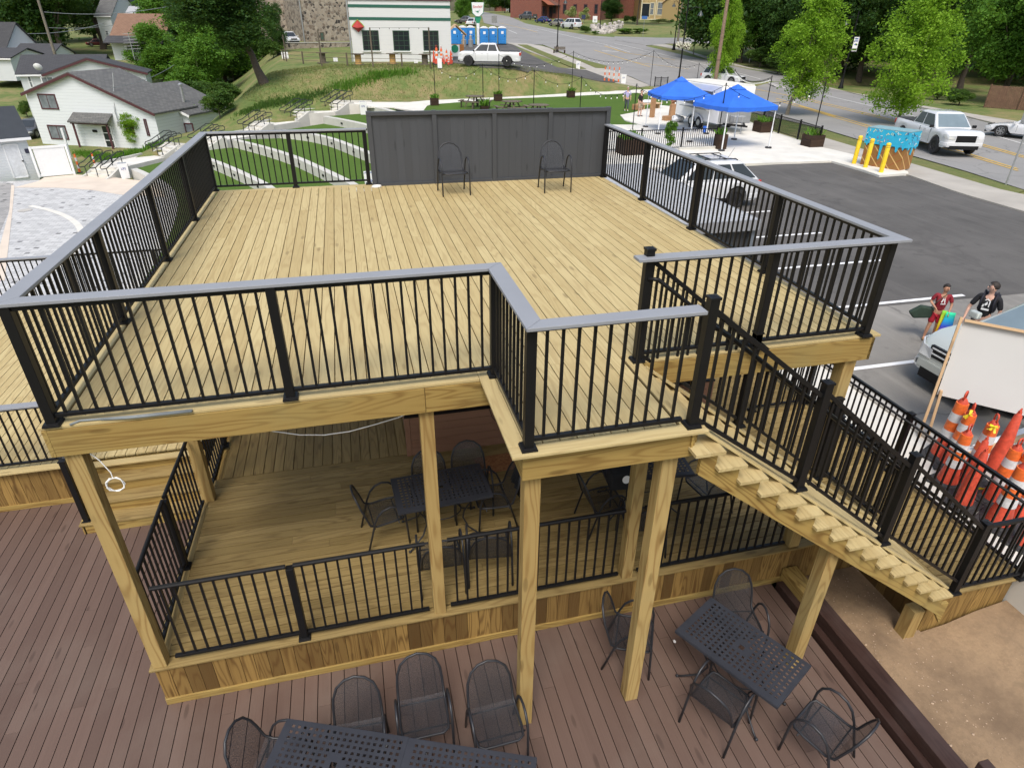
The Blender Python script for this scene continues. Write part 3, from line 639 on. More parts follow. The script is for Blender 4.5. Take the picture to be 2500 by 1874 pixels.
def bin_(p,lab,s=1):
    p=Vector(p); t=thing('waste_bin',lab,'bin',p,'white corrugated plastic bins'); d=(CC-p); d.z=0; d.normalize(); Fm=facing(d)
    m_=MB(); prof=[]; x,yv=Fm.col[0],d
    a=.28*s; b=.34*s; vs=[]
    for z_,k in ((0,.85),(.95*s,1.0)):
        for u_,v_ in ((-1,-1),(1,-1),(1,1),(-1,1)): vs.append(p+x*u_*a*k+yv*v_*a*k+Vector((0,0,z_)))
    m_.add(vs,[(0,1,5,4),(1,2,6,5),(2,3,7,6),(3,0,4,7),(0,3,2,1)]); m_.build('body',M_white,t,False,0,.008)
    m2=MB(); m2.box(p+Vector((0,0,.93*s)),(a*1.7,a*1.7,.01),Fm.copy() @ Matrix.Rotation(R(90),3,'X')); m2.build('liner',M_alu,t)
    text(t,'LPS',p+d*(a*.97+.012)+Vector((0,0,.62*s)),Fm,.2*s,M_ink)
bin_(atz(Z(Z1,1085,1532),-6.19),'white bin with blue letters at the foot of the steps'); bin_(atz(Z(Z2,1370,985),-3.6),'white bin with blue letters at the head of the steps')
_b=atz((906,440),-3.0); bin_(Vector((_b.x,_b.y,-3.62)),'white bin glimpsed between railing post and grey screen')
# ============================================================ DECKS
UZ=0.0; MZ=-3.07; LZ=-3.66; DZ=-2.94
def boards(mb,x0,x1,y0,y1,zt,axis_,w=.135,gap=.010,th=.027,lens=(3.2,4.9),zf=None,start=0):
    """deck boards with staggered butt joints; axis_ = direction the boards run"""
    a0,a1=(x0,x1) if axis_=='y' else (y0,y1); p=a0
    while p<a1-.02:
        q=min(p+w,a1); L0,L1=(y0,y1) if axis_=='y' else (x0,x1); s=L0; first=True
        while s<L1-.01:
            l=rnd.uniform(*lens)*(rnd.uniform(.35,1) if first else 1); e=min(s+l,L1)
            if L1-e<.5: e=L1
            first=False
            z0=zt-rnd.uniform(0,.0015)
            ex=gap*.3
            if axis_=='y': c=((p+q)/2,(s+e)/2,z0-th/2); d=(q-p,e-s-ex,th)
            else: c=((s+e)/2,(p+q)/2,z0-th/2); d=(e-s-ex,q-p,th)
            if zf: 
                za=zf(s);zb=zf(e); mb.beam((s+ex/2,(p+q)/2,za-th/2),(e-ex/2,(p+q)/2,zb-th/2),q-p,th)
            else: mb.box(c,d)
            s=e
        p=q+gap
UP=thing('upper_deck','tall raised deck of pale new pine boards on square timber legs','deck',(0,0,0))
m_=MB(); boards(m_,.06,3.68,.10,8.36,0,'y'); boards(m_,3.685,4.985,-1.16,8.36,0,'y'); boards(m_,4.99,7.74,.10,8.36,0,'y')
m_.build('floor_boards',M_deck,UP)
def bd(a,b,w=.14,th=.027,z=0): m_=MB(); m_.beam((a[0],a[1],z-th/2),(b[0],b[1],z-th/2),w,th); m_.build('border_board',M_deck,UP,False,.004)
bd((-.11,0.03),(3.537,0.03)); bd((3.61,-1.163),(3.61,.10)); bd((3.54,-1.235),(5.20,-1.235)); bd((5.153,.03),(7.95,.03)); bd((-.04,.10),(-.04,8.5)); bd((7.83,.10),(7.83,8.5)); bd((.03,8.43),(7.76,8.43)); bd((5.08,-1.16),(5.08,.10))
m_=MB()
FZ0,FZ1=-.29,-.03
def fascia(a,b,t=.04): m_.beam((a[0],a[1],(FZ0+FZ1)/2),(b[0],b[1],(FZ0+FZ1)/2),t,FZ1-FZ0)
fascia((-.05,-.03),(3.02,-.03)); fascia((3.024,-.03),(3.70,-.03)); m_.build('fascia_board',M_beam,UP,False,.004)
for seg in (((3.66,-1.2),(3.66,-.05)),((3.64,-1.22),(5.13,-1.22)),((5.15,-1.2),(5.15,-.05)),((5.13,-.03),(7.88,-.03)),((-.07,-.05),(-.07,8.5)),((7.86,-.05),(7.86,8.5))):
    m_=MB(); fascia(*seg); m_.build('fascia_board',M_beam,UP,False,.004)
m_=MB()
for y in [0.4*i+.35 for i in range(20)]: m_.bb((-.03,y,-.27),(7.82,y+.038,-.032))
for x in (4.0,4.4,4.8): m_.bb((x,-1.18,-.27),(x+.038,0.3,-.032))
m_.build('joists',M_beam,UP)
def leg(x,y,z0,z1=-.29,w=.145,par=None,mat=M_sleg,nm='leg'):
    m_=MB(); m_.bb((x-w/2,y-w/2,z0),(x+w/2,y+w/2,z1)); return m_.build(nm,mat,par or UP,False,.006)
leg(.05,.05,MZ,w=.135); leg(3.03,.07,MZ,w=.135); leg(3.75,-1.10,LZ,w=.14); leg(4.97,-1.10,LZ,w=.145); leg(5.35,.07,MZ,w=.14); leg(7.70,.07,MZ,w=.15); leg(.11,2.78,MZ,w=.15); leg(7.7,2.9,MZ,w=.15); leg(.11,8.2,-6.3); leg(3.9,8.2,-6.3); leg(7.7,8.2,-3.6); leg(.11,5.5,MZ-.1); leg(7.7,5.5,MZ-.1)
m_=MB()
for x in (.3,3.9,7.3): m_.bb((x,2.7,-.52),(x+.04,2.86,-.28))
m_.bb((.02,2.75,-.53),(7.8,2.83,-.28)); m_.build('beam',M_beam,UP)
# ---- middle deck
def nz(x): return float(np.interp(x,[7.75,9.0],[MZ,-2.955]))
MD=thing('middle_deck','lower pine deck with skirting under the raised deck','deck',(0,0,MZ))
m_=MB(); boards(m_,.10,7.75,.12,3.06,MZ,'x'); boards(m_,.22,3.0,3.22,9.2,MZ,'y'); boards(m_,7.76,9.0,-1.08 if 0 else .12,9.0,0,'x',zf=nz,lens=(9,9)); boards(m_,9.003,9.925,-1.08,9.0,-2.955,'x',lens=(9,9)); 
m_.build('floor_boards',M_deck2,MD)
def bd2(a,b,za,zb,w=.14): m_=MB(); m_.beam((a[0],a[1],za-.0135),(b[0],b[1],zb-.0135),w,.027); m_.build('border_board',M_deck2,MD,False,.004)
bd2((-.06,.03),(7.75,.03),MZ,MZ); bd2((.03,.10),(.03,9.2),MZ,MZ); bd2((.10,3.14),(7.75,3.14),MZ,MZ); bd2((7.752,.03),(8.858,.03),MZ,-2.966); bd2((8.86,-1.15),(10.05,-1.15),-2.955,-2.955,.14); bd2((8.93,-1.08),(8.93,.1),-2.956,-2.956); bd2((10.0,-1.08),(10.0,9),-2.955,-2.955)

def skirt(par,a,b,zt,zb,w=.14,mat=None,trim=True,ext=0):
    a=Vector((*a,0));b=Vector((*b,0)); d=(b-a); L=d.length; d.normalize(); n=Vector((d.y,-d.x,0)); m2=MB(); k=0
    while k<L-.01:
        e=min(k+w,L); c=a+d*(k+e)/2; c.z=(zt+zb)/2
        m2.box(c,(.022,e-k-.005,zt-zb),Matrix((n,d,Vector((0,0,1)))).transposed()); k=e
    m2.build('skirting',mat or M_skirt,par)
    if trim:
        m2=MB(); o=n*.022; p=a+o;q=b+o; p.z=q.z=zb+.045; m2.beam(p,q,.022,.09); m2.build('base_trim',M_beam,par,False,.003)
        m2=MB(); p=a+n*.001;q=b+n*.001
skirt(MD,(-.02,0),(7.75,0),MZ-.03,LZ+.0); skirt(MD,(8.82,0.0),(8.82,-1.12),-2.985,-3.75,trim=False); skirt(MD,(8.82,-1.12),(10.04,-1.12),-2.985,-3.75,trim=False); skirt(MD,(0,9.2),(0,0),MZ-.03,LZ); skirt(MD,(7.75,.0),(8.82,.0),MZ-.03,-3.75,trim=False)
m_=MB(); m_.bb((.1,.1,MZ-.25),(7.7,9,MZ-.06)); m_.bb((7.7,.2,MZ-.25),(9.9,9,MZ-.06)); m_.bb((8.95,-1.0,MZ-.25),(9.9,.2,MZ-.06)); m_.build('joists',M_beam,MD)
# ---- brown composite patio deck
LD=thing('patio_deck','brown composite patio deck at the lowest level','deck',(0,0,LZ))
m_=MB(); boards(m_,-9,4.32,-7,3.95,LZ,'y',.136,.009,.025,(3.5,4.9)); boards(m_,4.32,7.48,-7,.02,LZ,'y',.136,.009,.025,(1.2,3.6)); m_.build('floor_boards',M_comp,LD)
m_=MB(); m_.bb((-9,-7,LZ-.35),(7.5,3.9,LZ-.06)); m_.build('joists',M_sleeper,LD)
SB=thing('timber_edging','dark stained timber beam edging the patio deck and gravel','edging',(7.7,0,LZ))
m_=MB(); m_.bb((7.60,-9,LZ-.1),(7.81,-.60,-3.40),.5); m_.bb((7.50,-9,LZ-.1),(7.597,-.1,-3.56),.3); m_.build('beam',M_sleeper,SB,False,.01)
m_=MB(); m_.bb((7.60,-.597,LZ-.1),(7.81,-.03,-3.40)); m_.build('beam_end',M_beam,SB,False,.008)
m_=MB(); b_=atz(Z(Z9,1900,1640),-3.2); m_.bb((b_.x-.06,b_.y-.06,-3.7),(b_.x+.06,b_.y+.06,-3.2)); tag(m_.build('timber_stake',M_sleeper,None,False,.01),'short maroon timber stake at the corner of the gravel','stake')
# ---- left deck and its steps
LF=thing('side_deck','side deck of pale boards with skirting left of the raised deck','deck',(-4,5,DZ))
m_=MB(); boards(m_,-12,-.2,4.02,11.2,DZ,'y'); m_.build('floor_boards',M_deck,LF)
for a_,b_ in (((-12,3.95),(-1.93,3.95)),((-1.93,3.85),(-.15,3.85)),((-12,11.25),(-.2,11.25))): m_=MB(); m_.beam((*a_,DZ-.0135),(*b_,DZ-.0135),.14,.027); m_.build('border_board',M_deck,LF,False,.004)
skirt(LF,(-12,3.98),(-1.9,3.98),DZ-.03,LZ); skirt(LF,(-.1,11.25),(-12,11.25),DZ-.03,-6.2)
m_=MB(); m_.bb((-12,4.05,DZ-.3),(-.2,11.2,DZ-.06)); m_.build('joists',M_beam,LF)
ST=thing('low_steps','four wide pine steps from side deck down to brown deck','steps',(-1,3.5,LZ))
for k in range(1,4):
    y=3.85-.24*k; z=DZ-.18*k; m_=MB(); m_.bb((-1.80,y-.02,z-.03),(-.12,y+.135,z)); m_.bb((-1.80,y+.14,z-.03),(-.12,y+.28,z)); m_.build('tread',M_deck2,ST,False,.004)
for k in range(0,4):
    y=3.85-.24*k; z=DZ-.18*k; m_=MB(); m_.bb((-1.76,y,z-.18),(-.14,y+.02,z-.032)); m_.build('riser',M_beam,ST)
for x in (-1.76,-.14): m_=MB(); m_.prism([(x-.02,3.13,LZ),(x-.02,3.13,-3.51),(x-.02,3.95,DZ-.05),(x-.02,3.95,LZ)],(.04,0,0)); m_.build('stringer',M_beam,ST)
# ---- cedar wall and strand board sheet
CW=thing('cedar_screen_wall','reddish cedar board wall with black coping under the raised deck','wall',(5,3.3,MZ))
m_=MB()
for k in range(5): m_.bb((3.04,3.16,MZ+.003+k*.142),(8.2,3.2,MZ+.14+k*.142))
m_.build('panel',M_cedar,CW); m_=MB(); m_.bb((2.96,3.155,MZ),(3.036,3.22,-2.36)); m_.build('corner_trim',M_cedar,CW); m_=MB(); m_.bb((2.96,3.14,-2.357),(8.2,3.24,-2.33)); m_.build('coping',M_black,CW); m_=MB(); m_.bb((2.99,3.24,MZ),(8.0,3.28,-.29)); m_.bb((2.99,3.28,MZ),(3.03,8.1,-.29)); m_.bb((2.99,8.1,MZ),(8.0,8.14,-.29)); m_.build('unseen_room_wall',M_cedar,CW)  # full-height room walls are unseen, added to keep back light off the tables
m_=MB(); m_.box((4.55,2.66,MZ+.012),(1.15,.42,.012),Matrix.Rotation(R(2),3,'Z')); tag(m_.build('plywood_sheet',M_osb),'loose orange strand board lying by the cedar wall','board')
# ============================================================ RAILINGS
PW=.076
def rpost(par,x,y,z0,z1,cap=False,plate=True,w=PW):
    m_=MB(); m_.bb((x-w/2,y-w/2,z0),(x+w/2,y+w/2,z1)); o=m_.build('post',M_blk2,par,False,.004)
    if plate:
        m2=MB(); m2.bb((x-.065,y-.065,z0),(x+.065,y+.065,z0+.018)); m2.prism([(x-.06,y-.06,z0+.018),(x+.06,y-.06,z0+.018),(x+.06,y+.06,z0+.018),(x-.06,y+.06,z0+.018)],(0,0,.012)); m2.build('base_plate',M_blk2,o,False,.004)
    if cap:
        m2=MB(); m2.bb((x-w/2-.006,y-w/2-.006,z1),(x+w/2+.006,y+w/2+.006,z1+.02)); m2.add([(x-w/2,y-w/2,z1+.02),(x+w/2,y-w/2,z1+.02),(x+w/2,y+w/2,z1+.02),(x-w/2,y+w/2,z1+.02),(x,y,z1+.032)],[(0,1,4),(1,2,4),(2,3,4),(3,0,4)]); m2.build('post_cap',M_blk2,o)
    return o
def panel(par,a,b,zb,zt,sp=.116,slope=None,rt=(.045,.04),bal=.021,each=True,round_=False):
    """rails and balusters between two post centres; zb/zt are rail heights at a, slope = dz over the run"""
    a=Vector((*a,0));b=Vector((*b,0)); d=b-a; L=d.length; d.normalize(); s=slope or 0
    a1=a+d*.038;b1=b-d*.038
    def P(p,t,z): return Vector((p.x,p.y,z+s*t))
    m_=MB()
    if round_: m_.tube([P(a1,0,zt),P(b1,1,zt)],.024,10)
    else: m_.beam(P(a1,0,zt),P(b1,1,zt),rt[0],rt[1])
    m_.build('top_rail',M_blk2,par,False,0 if round_ else .003)
    m_=MB(); m_.beam(P(a1,0,zb),P(b1,1,zb),.04,.032); m_.build('bottom_rail',M_blk2,par,False,.002)
    n=max(1,int(round(L/sp))); allb=MB()
    for i in range(1,n):
        t=i/n; p=a+(b-a)*t; q=MB() if each else allb
        q.box((p.x,p.y,(zb+zt)/2+s*t),(bal,bal,zt-zb-.03),Matrix((d,Vector((-d.y,d.x,0)),Vector((0,0,1)))).transposed())
        if each: q.build('baluster',M_blk2,par)
    if not each: allb.build('balusters',M_blk2,par)
def capb(par,pts,z=1.07,w=.14,th=.028):
    m_=MB(); n=len(pts); P=[Vector((*p,0)) for p in pts]; vs=[]
    for i,p in enumerate(P):
        d0=(p-P[i-1]).normalized() if i else None; d1=(P[i+1]-p).normalized() if i<n-1 else None
        if d0 is None: nn=Vector((-d1.y,d1.x,0))
        elif d1 is None: nn=Vector((-d0.y,d0.x,0))
        else:
            n0=Vector((-d0.y,d0.x,0));n1=Vector((-d1.y,d1.x,0)); nn=(n0+n1); nn=nn/nn.length/ (nn.normalized().dot(n0)); 
        vs.append((p-nn*w/2,p+nn*w/2))
    for i in range(n-1):
        (a,b),(c,d)=vs[i],vs[i+1]; L=(P[i+1]-P[i]).normalized()*.0015
        a=a+L;b=b+L;c=c-L;d=d-L
        m_.prism([(a.x,a.y,z-th),(b.x,b.y,z-th),(d.x,d.y,z-th),(c.x,c.y,z-th)],(0,0,th))
    return m_.build('cap_board',M_cap,par,False,.004)
RT=1.02
def rail(name,label,posts,caps,group='railings of the raised deck',z=0,ptop=1.035,end=(1,1),loc=None,sp=.116,plate=True):
    t=thing(name,label,'railing',(posts[0][0],posts[0][1],z),group)
    for i,p in enumerate(posts):
        if (i==0 and not end[0]) or (i==len(posts)-1 and not end[1]): continue
        rpost(t,p[0],p[1],z,z+ptop,plate=plate)
    for p,q in zip(posts[:-1],posts[1:]): panel(t,p,q,z+.085,z+RT,sp)
    if caps: capb(t,caps,z+1.07)
    return t

cy=.0
rail('deck_railing','black railing with grey cap along front left edge of the raised deck',[(0,0),(1.856,0),(3.69,0)],None)
rail('deck_railing','short black railing from inner corner out to the jutting platform',[(3.69,0),(3.69,-1.206)],None,end=(0,1))
rail('deck_railing','short capped black railing across front of the jutting platform',[(3.69,-1.206),(5.02,-1.206)],None,end=(0,0))
rail('deck_railing','black railing with grey cap along front right edge beside the stairs',[(5.06,-.02),(6.43,-.02),(7.74,-.02)],None,end=(0,1))
rail('deck_railing','black capped railing along left side of the raised deck',[(0,0),(0,2.07),(0,4.2),(0,6.3),(0,8.46)],None,end=(0,1))
rail('deck_railing','black capped railing at the far left back of the raised deck',[(0,8.46),(1.5,8.46),(2.93,8.46)],None,end=(0,1))
rail('deck_railing','black capped railing along right side of the raised deck over the lot',[(7.80,-.02),(7.83,1.98),(7.86,4.08),(7.88,6.07),(7.90,8.16)],None,end=(0,1))
t=thing('rail_cap','long grey cap board running round left and front railings of the raised deck','rail cap',(0,0,1.05))
capb(t,[(2.98,8.46),(0,8.46),(0,0.02),(3.70,.02),(3.70,-1.235),(5.0,-1.235)])
t=thing('rail_cap','grey cap board on front right and right side railings of the raised deck','rail cap',(7.8,0,1.05))
capb(t,[(4.98,-.055),(7.80,-.055),(7.92,8.2)])
# middle deck front railing with round top rail
t=thing('lower_railing','black railing with round handrail along front of the lower pine deck','railing',(0,.03,MZ),'railings of the lower deck')
H2=1.085
for a,b in ((.17,1.52),(1.52,2.95),(3.12,5.27),(5.44,7.6)): panel(t,(a,.03),(b,.03),MZ+.085,MZ+H2,.118,round_=True)
rpost(t,1.52,.03,MZ,MZ+H2-.02)
t=thing('lower_railing','black railing with round handrail at left side of the lower pine deck','railing',(.02,1,MZ),'railings of the lower deck')
panel(t,(.03,.18),(.03,1.45),MZ+.085,MZ+H2,.118,round_=True); panel(t,(.03,1.45),(.06,2.68),MZ+.085,MZ+H2,.118,round_=True); rpost(t,.03,1.45,MZ,MZ+H2-.02)
t=thing('lower_railing','short black railing behind the timber leg beside the low steps','railing',(.1,3,MZ),'railings of the lower deck')
panel(t,(.12,2.9),(.13,4.1),MZ+.085,MZ+H2,.118,round_=True); rpost(t,.13,4.12,MZ,MZ+H2); panel(t,(.13,4.12),(.13,6.0),MZ+.085,MZ+H2,.118,round_=True)
# side deck railings
t=thing('side_railing','capped black railing along front of the side deck','railing',(-4,4,DZ),'railings of the side deck')
xs=[-11.0,-9.2,-7.4,-5.6,-3.8,-1.95]
for a,b in zip(xs[:-1],xs[1:]): panel(t,(a,4.0),(b,4.0),DZ+.085,DZ+1.0,.118)
for x in xs[:-1]: rpost(t,x,4.0,DZ,DZ+1.02)
rpost(t,-1.93,3.98,DZ,DZ+1.05)
capb(t,[(-11,3.98),(-1.93,3.98)],DZ+1.06)
t=thing('side_railing','capped black railing on the plaza side of the side deck','railing',(-5,11.2,DZ),'railings of the side deck')
xs=[-11.4,-9.6,-7.8,-6.0,-4.1]
for a,b in zip(xs[:-1],xs[1:]): panel(t,(a,11.2),(b,11.2),DZ+.085,DZ+1.0,.118)
for x in xs: rpost(t,x,11.2,DZ,DZ+1.02)
capb(t,[(-11.4,11.2),(-4.05,11.2)],DZ+1.06)
t=thing('side_railing','uncapped black railing below the raised deck by the plaza','railing',(-2,11.2,DZ),'railings of the side deck')
xs=[-4.1,-2.2,-.3,1.6]
for a,b in zip(xs[:-1],xs[1:]): panel(t,(a,11.2),(b,11.2),DZ+.085,DZ+1.05,.118)
for x in xs[1:]: rpost(t,x,11.2,DZ,DZ+1.06)
for y0,y1 in ((4.1,5.9),(5.9,7.7),(7.7,9.4),(9.4,11.2)):
    pass
t=thing('step_railing','sloping black railing at left of the low pine steps','railing',(-1.7,3.6,LZ),'railings of the side deck')
rpost(t,-1.72,3.22,-3.5,-2.42,cap=True); panel(t,(-1.72,3.22),(-1.86,3.98),-3.32,-2.5,.118,slope=.5)
# ============================================================ STAIRS
SX=5.1028; RUN=.2421; RISE=.1837
SS=thing('staircase','long pine staircase with open sides descending to the landing','stairs',(5.1,-.6,-2.95))
for k in range(1,16):
    x=SX+RUN*k; z=-RISE*k
    m_=MB(); m_.bb((x-.270,-1.375,z-.030),(x-.1335,.06,z)); m_.bb((x-.132,-1.375,z-.030),(x+.006,.06,z)); m_.build('tread',M_deck,SS)
def nose(x): return -RISE*(x-SX)/RUN
def saw(y,t):
    P=[(5.17,y,-.2)]
    for k in range(1,16):
        x=SX+RUN*k; P+= [(x-.02,y,-RISE*k-.036),(x-.02,y,-RISE*(k+1)-.036)]
    P=[p for p in P if p[2]>-3.02]; xe=SX+RUN*15.6
    P+=[(xe+.12,y,-3.04),(xe-.1,y,-3.3)]; P+=[(5.17,y,-.60)]
    return P
for y in (-1.31,-.02):
    m_=MB(); e=.04
    poly=saw(y,0)
    # split the sawtooth into convex strips so that it always shades cleanly
    for k in range(0,16):
        x0=SX+RUN*k-.02; x1=x0+RUN
        if k==0: x0=5.17
        zt=-RISE*(k+1)-.036; zb0=-.445+(x0-5.17)*(-RISE/RUN); zb1=-.445+(x1-5.17)*(-RISE/RUN)
        if k==0: zt=-RISE-.036
        if k==15: x1=x0+.12
        gf=lambda p:(p[0]*.8+p[2]*-.6,p[2]*.8+p[0]*.6,p[1])
        m_.prism([(x0,y,zt),(x1,y,zt),(x1,y,zb1),(x0,y,zb0)],(0,e,0),tn=.6,gf=gf)
    m_.build('stringer',M_beam,SS)
m_=MB(); 
for k in range(1,17):
    x=SX+RUN*k-.25; m_.bb((x-.012,-1.26,-RISE*k+.0),(x+.006,-.03,-RISE*(k-1)-.036))
m_.build('risers',M_beam,SS)
for y in (-1.185,-.03):
    m_=MB(); m_.beam((SX+.10,y,nose(SX+.10)+.02),(SX+RUN*15.3,y,nose(SX+RUN*15.3)+.02),.14,.026); m_.build('sloping_board',M_deck,SS,False,.003)
m_=MB(); m_.bb((6.93,-1.24,LZ),(7.07,-1.09,-1.72)); m_.build('leg',M_sleg,SS,False,.006)
m_=MB(); m_.bb((8.55,-1.2,-3.7),(8.7,-1.05,-3.2)); m_.build('leg',M_sleg,SS)
def stair_rail(label,y,px,inner):
    t=thing('stair_railing',label,'railing',(px[0],y,0),'railings of the staircase')
    zz=[nose(x)+.045 if i else 0 for i,x in enumerate(px)]; zz[-1]=-2.95
    for i,x in enumerate(px): rpost(t,x,y,zz[i],(1.12 if i==0 else (nose(x)+1.17 if i<len(px)-1 else -1.88)),cap=True)
    for a,b in zip(px[:-1],px[1:]):
        za=nose(a)+.15 if a>5.2 else .02+.1; zb=nose(b)+.15
        if b==px[-1]: zb=-2.75
        zt=nose(a)+1.06 if a>5.2 else 1.0; zt2=nose(b)+1.06
        if b==px[-1]: zt2=-1.93
        if a<5.2: za=.06; zt=1.02
        t0=(zt2-zt)
        # panel with own slopes
        m_=MB(); m_.beam((a+.038,y,zt),(b-.038,y,zt2),.045,.04); m_.build('top_rail',M_blk2,t,False,.003)
        m_=MB(); m_.beam((a+.038,y,za),(b-.038,y,zb),.04,.032); m_.build('bottom_rail',M_blk2,t)
        n=int(round((b-a)/.112))
        for i in range(1,n):
            f=i/n; m_=MB(); q0=za+(zb-za)*f; q1=zt+(zt2-zt)*f; m_.box((a+(b-a)*f,y,(q0+q1)/2),(.021,.021,q1-q0)); m_.build('baluster',M_blk2,t)
    yy=y+(.075 if inner else -.075)
    g=[(px[0],y+(.03 if inner else -.03),.86),(px[0]+.08,yy,.86)]+[(x,yy,nose(x)+.93) for x in (px[0]+.3,px[1],px[2],px[3]-.25)]+[(px[3]+.05,yy,-2.09)]
    m_=MB(); m_.tube(g,.02,8); m_.build('handrail',M_blk2,t,2)
stair_rail('black railing with post caps on the near side of the staircase',-1.2,[5.09,6.33,7.60,8.99],True)
stair_rail('black railing on the deck side of the staircase',-.02,[5.12,6.43,7.68,8.99],False)
t=thing('landing_railing','black railing across the front of the bottom landing','railing',(9.5,-1.2,-2.95),'railings of the landing')
panel(t,(8.99,-1.2),(9.97,-1.2),-2.87,-1.93,.11); rpost(t,9.97,-1.2,-2.95,-1.9,cap=True)
t=thing('landing_railing','long black railing between landing and pale walkway','railing',(10,2,-2.95),'railings of the landing')
ys=[-1.2,.95,3.0,5.0,7.0,9.0]
for a,b in zip(ys[:-1],ys[1:]): panel(t,(9.99,a),(9.99,b),-2.87,-1.95,.112)
for y in ys[1:]: rpost(t,9.99,y,-2.95,-1.92,cap=True)
m_=MB(); m_.tube([(9.93,-1.1,-2.02),(9.93,8.9,-2.02)],.018,8); m_.build('handrail',M_blk2,t,2)
t=thing('landing_railing','short black cross railing on the deck behind the staircase','railing',(9.4,3,-2.95),'railings of the landing')
panel(t,(8.92,2.97),(9.95,2.97),-2.87,-1.95,.112); rpost(t,8.92,2.97,-2.95,-1.92,cap=True)
t=thing('landing_railing','black cross railing at the low end of the ramp','railing',(9.2,.2,-2.95),'railings of the landing')
panel(t,(8.99,.05),(8.96,1.1),-2.87,-1.95,.112); rpost(t,8.96,1.12,-2.95,-1.92,cap=True)
# ============================================================ GREY SCREEN + STORAGE BOX
M_plank=wood('charcoal_planks',(.068,.073,.083),(.060,.064,.072),(.056,.06,.067),.6,4,None,.05)
GS=thing('privacy_screen','tall charcoal composite privacy screen at back of the raised deck','screen',(5.5,8.28,0))
jx=[3.04,4.30,5.51,6.69,7.95]; TZ=1.385
for a,b in zip(jx[:-1],jx[1:]):
    m_=MB(); n=8; wq=(b-a-.08)/n
    for i in range(n):
        x=a+.04+wq*i; m_.bb((x,8.275+.007*(i%2),.05),(x+wq,8.30,TZ-.05))
    m_.build('panel',M_plank,GS)
for x in jx: m_=MB(); m_.bb((x-.045,8.23,0),(x+.045,8.33,TZ+.01)); m_.build('post',M_dkgrey,GS,False,.005)
m_=MB(); m_.bb((3.0,8.225,TZ-.07),(7.99,8.335,TZ)); m_.build('top_rail',M_dkgrey,GS,False,.005)
m_=MB(); m_.bb((3.0,8.24,0),(7.99,8.32,.05)); m_.build('bottom_rail',M_dkgrey,GS)
SH=thing('storage_shed','flat grey shingled shed roof on charcoal corrugated walls beside the deck','shed',(9.3,9.4,GZ))
m_=MB(); m_.bb((7.98,6.37,-.68),(10.69,12.54,-.60)); m_.build('roof',M_shingle,SH)
m_=MB(); m_.bb((7.96,6.33,-.82),(10.73,6.37,-.60)); m_.bb((10.69,6.37,-.82),(10.73,12.54,-.60)); m_.build('fascia',M_cap,SH)
m_=MB(); vs=[]; n=44
for i in range(n+1):
    x=8.0+2.62*i/n; o=[0,0,.05,.05][i%4]
    for z in (GZ,-.68): vs.append((x,6.46+o,z))
m_.add(vs,[(2*i,2*i+2,2*i+3,2*i+1) for i in range(n)]); m_.bb((10.6,6.5,GZ),(10.66,12.4,-.68)); m_.build('wall',M_dkgrey,SH)
m_=MB(); m_.bb((10.58,6.40,GZ),(10.70,6.50,-.68)); m_.build('corner_post',flat('slate_post',(.13,.15,.18),.5),SH)
# ============================================================ FURNITURE
def make_chair():
    t=thing('patio_chair','','chair')
    for s in (-1,1):
        m_=MB(); x=s*.265; m_.tube([(x,-.27,0),(x,-.255,.30),(x,-.245,.48),(x,-.215,.58),(x,-.15,.645),(x,-.06,.665),(x,.03,.635),(x,.10,.56),(x,.15,.44),(x,.27,0)],.0135,8); m_.build('arm_frame',M_chair,t,2)
    fr=[(-.17,-.25,.40),(-.225,-.22,.412),(-.24,-.1,.405),(-.24,.12,.385),(-.238,.20,.42),(-.232,.25,.58),(-.222,.285,.68),(-.18,.32,.79),(-.10,.345,.855),(0,.352,.88),(.10,.345,.855),(.18,.32,.79),(.222,.285,.68),(.232,.25,.58),(.238,.20,.42),(.24,.12,.385),(.24,-.1,.405),(.225,-.22,.412),(.17,-.25,.40)]
    m_=MB(); m_.tube(fr,.0135,8,closed=True); m_.tube([(-.265,-.16,.385),(.265,-.16,.385)],.009,6); m_.tube([(-.265,.15,.372),(.265,.15,.372)],.009,6); m_.build('seat_frame',M_chair,t,2)
    def sheetm(rows,name):
        m_=MB(); vs=[];k=9
        for (w,y,z,sg) in rows:
            for j in range(k): u=2*j/(k-1)-1; vs.append((w*u,y,z-sg*(1-u*u)))
        m_.add(vs,[(i*k+j,i*k+j+1,(i+1)*k+j+1,(i+1)*k+j) for i in range(len(rows)-1) for j in range(k-1)]); m_.build(name,M_mesh,t,2)
    sheetm([(.18,-.25,.402,.002),(.228,-.21,.410,.008),(.238,-.1,.403,.015),(.238,.02,.392,.015),(.238,.12,.385,.012),(.237,.19,.405,.008)],'seat')
    sheetm([(.237,.19,.405,.008),(.235,.225,.50,0),(.231,.25,.585,0),(.222,.285,.685,0),(.19,.315,.775,0),(.13,.338,.83,0),(.06,.349,.865,0),(.005,.352,.879,0)],'backrest')
    return t
CH=make_chair(); cf=[]
def chair(x,y,z,th,label,group): return proto_place(cf,CH,(x,y,z),R(th),label,group)
def chair_bt(p,lv,th,label,group):   # place by the top of its back
    q=atz(p,lv+.88); a=R(th); o=Vector((-math.sin(a)*.352,math.cos(a)*.352,0)); return chair(q.x-o.x,q.y-o.y,lv,th,label,group)
ga='chairs against the privacy screen'
chair(4.50,7.36,0,3,'black mesh chair at left before the charcoal privacy screen',ga)
chair(6.50,7.22,0,-2,'black mesh chair at right before the charcoal privacy screen',ga)
gm='chairs round the table on the lower deck'
chair(2.50,1.46,MZ,98,'black chair at left end of the table beneath the raised deck',gm)
chair_bt(Z(ZB,1495,405),MZ,2,'black chair behind the shaded table, partly hidden by a timber leg',gm)
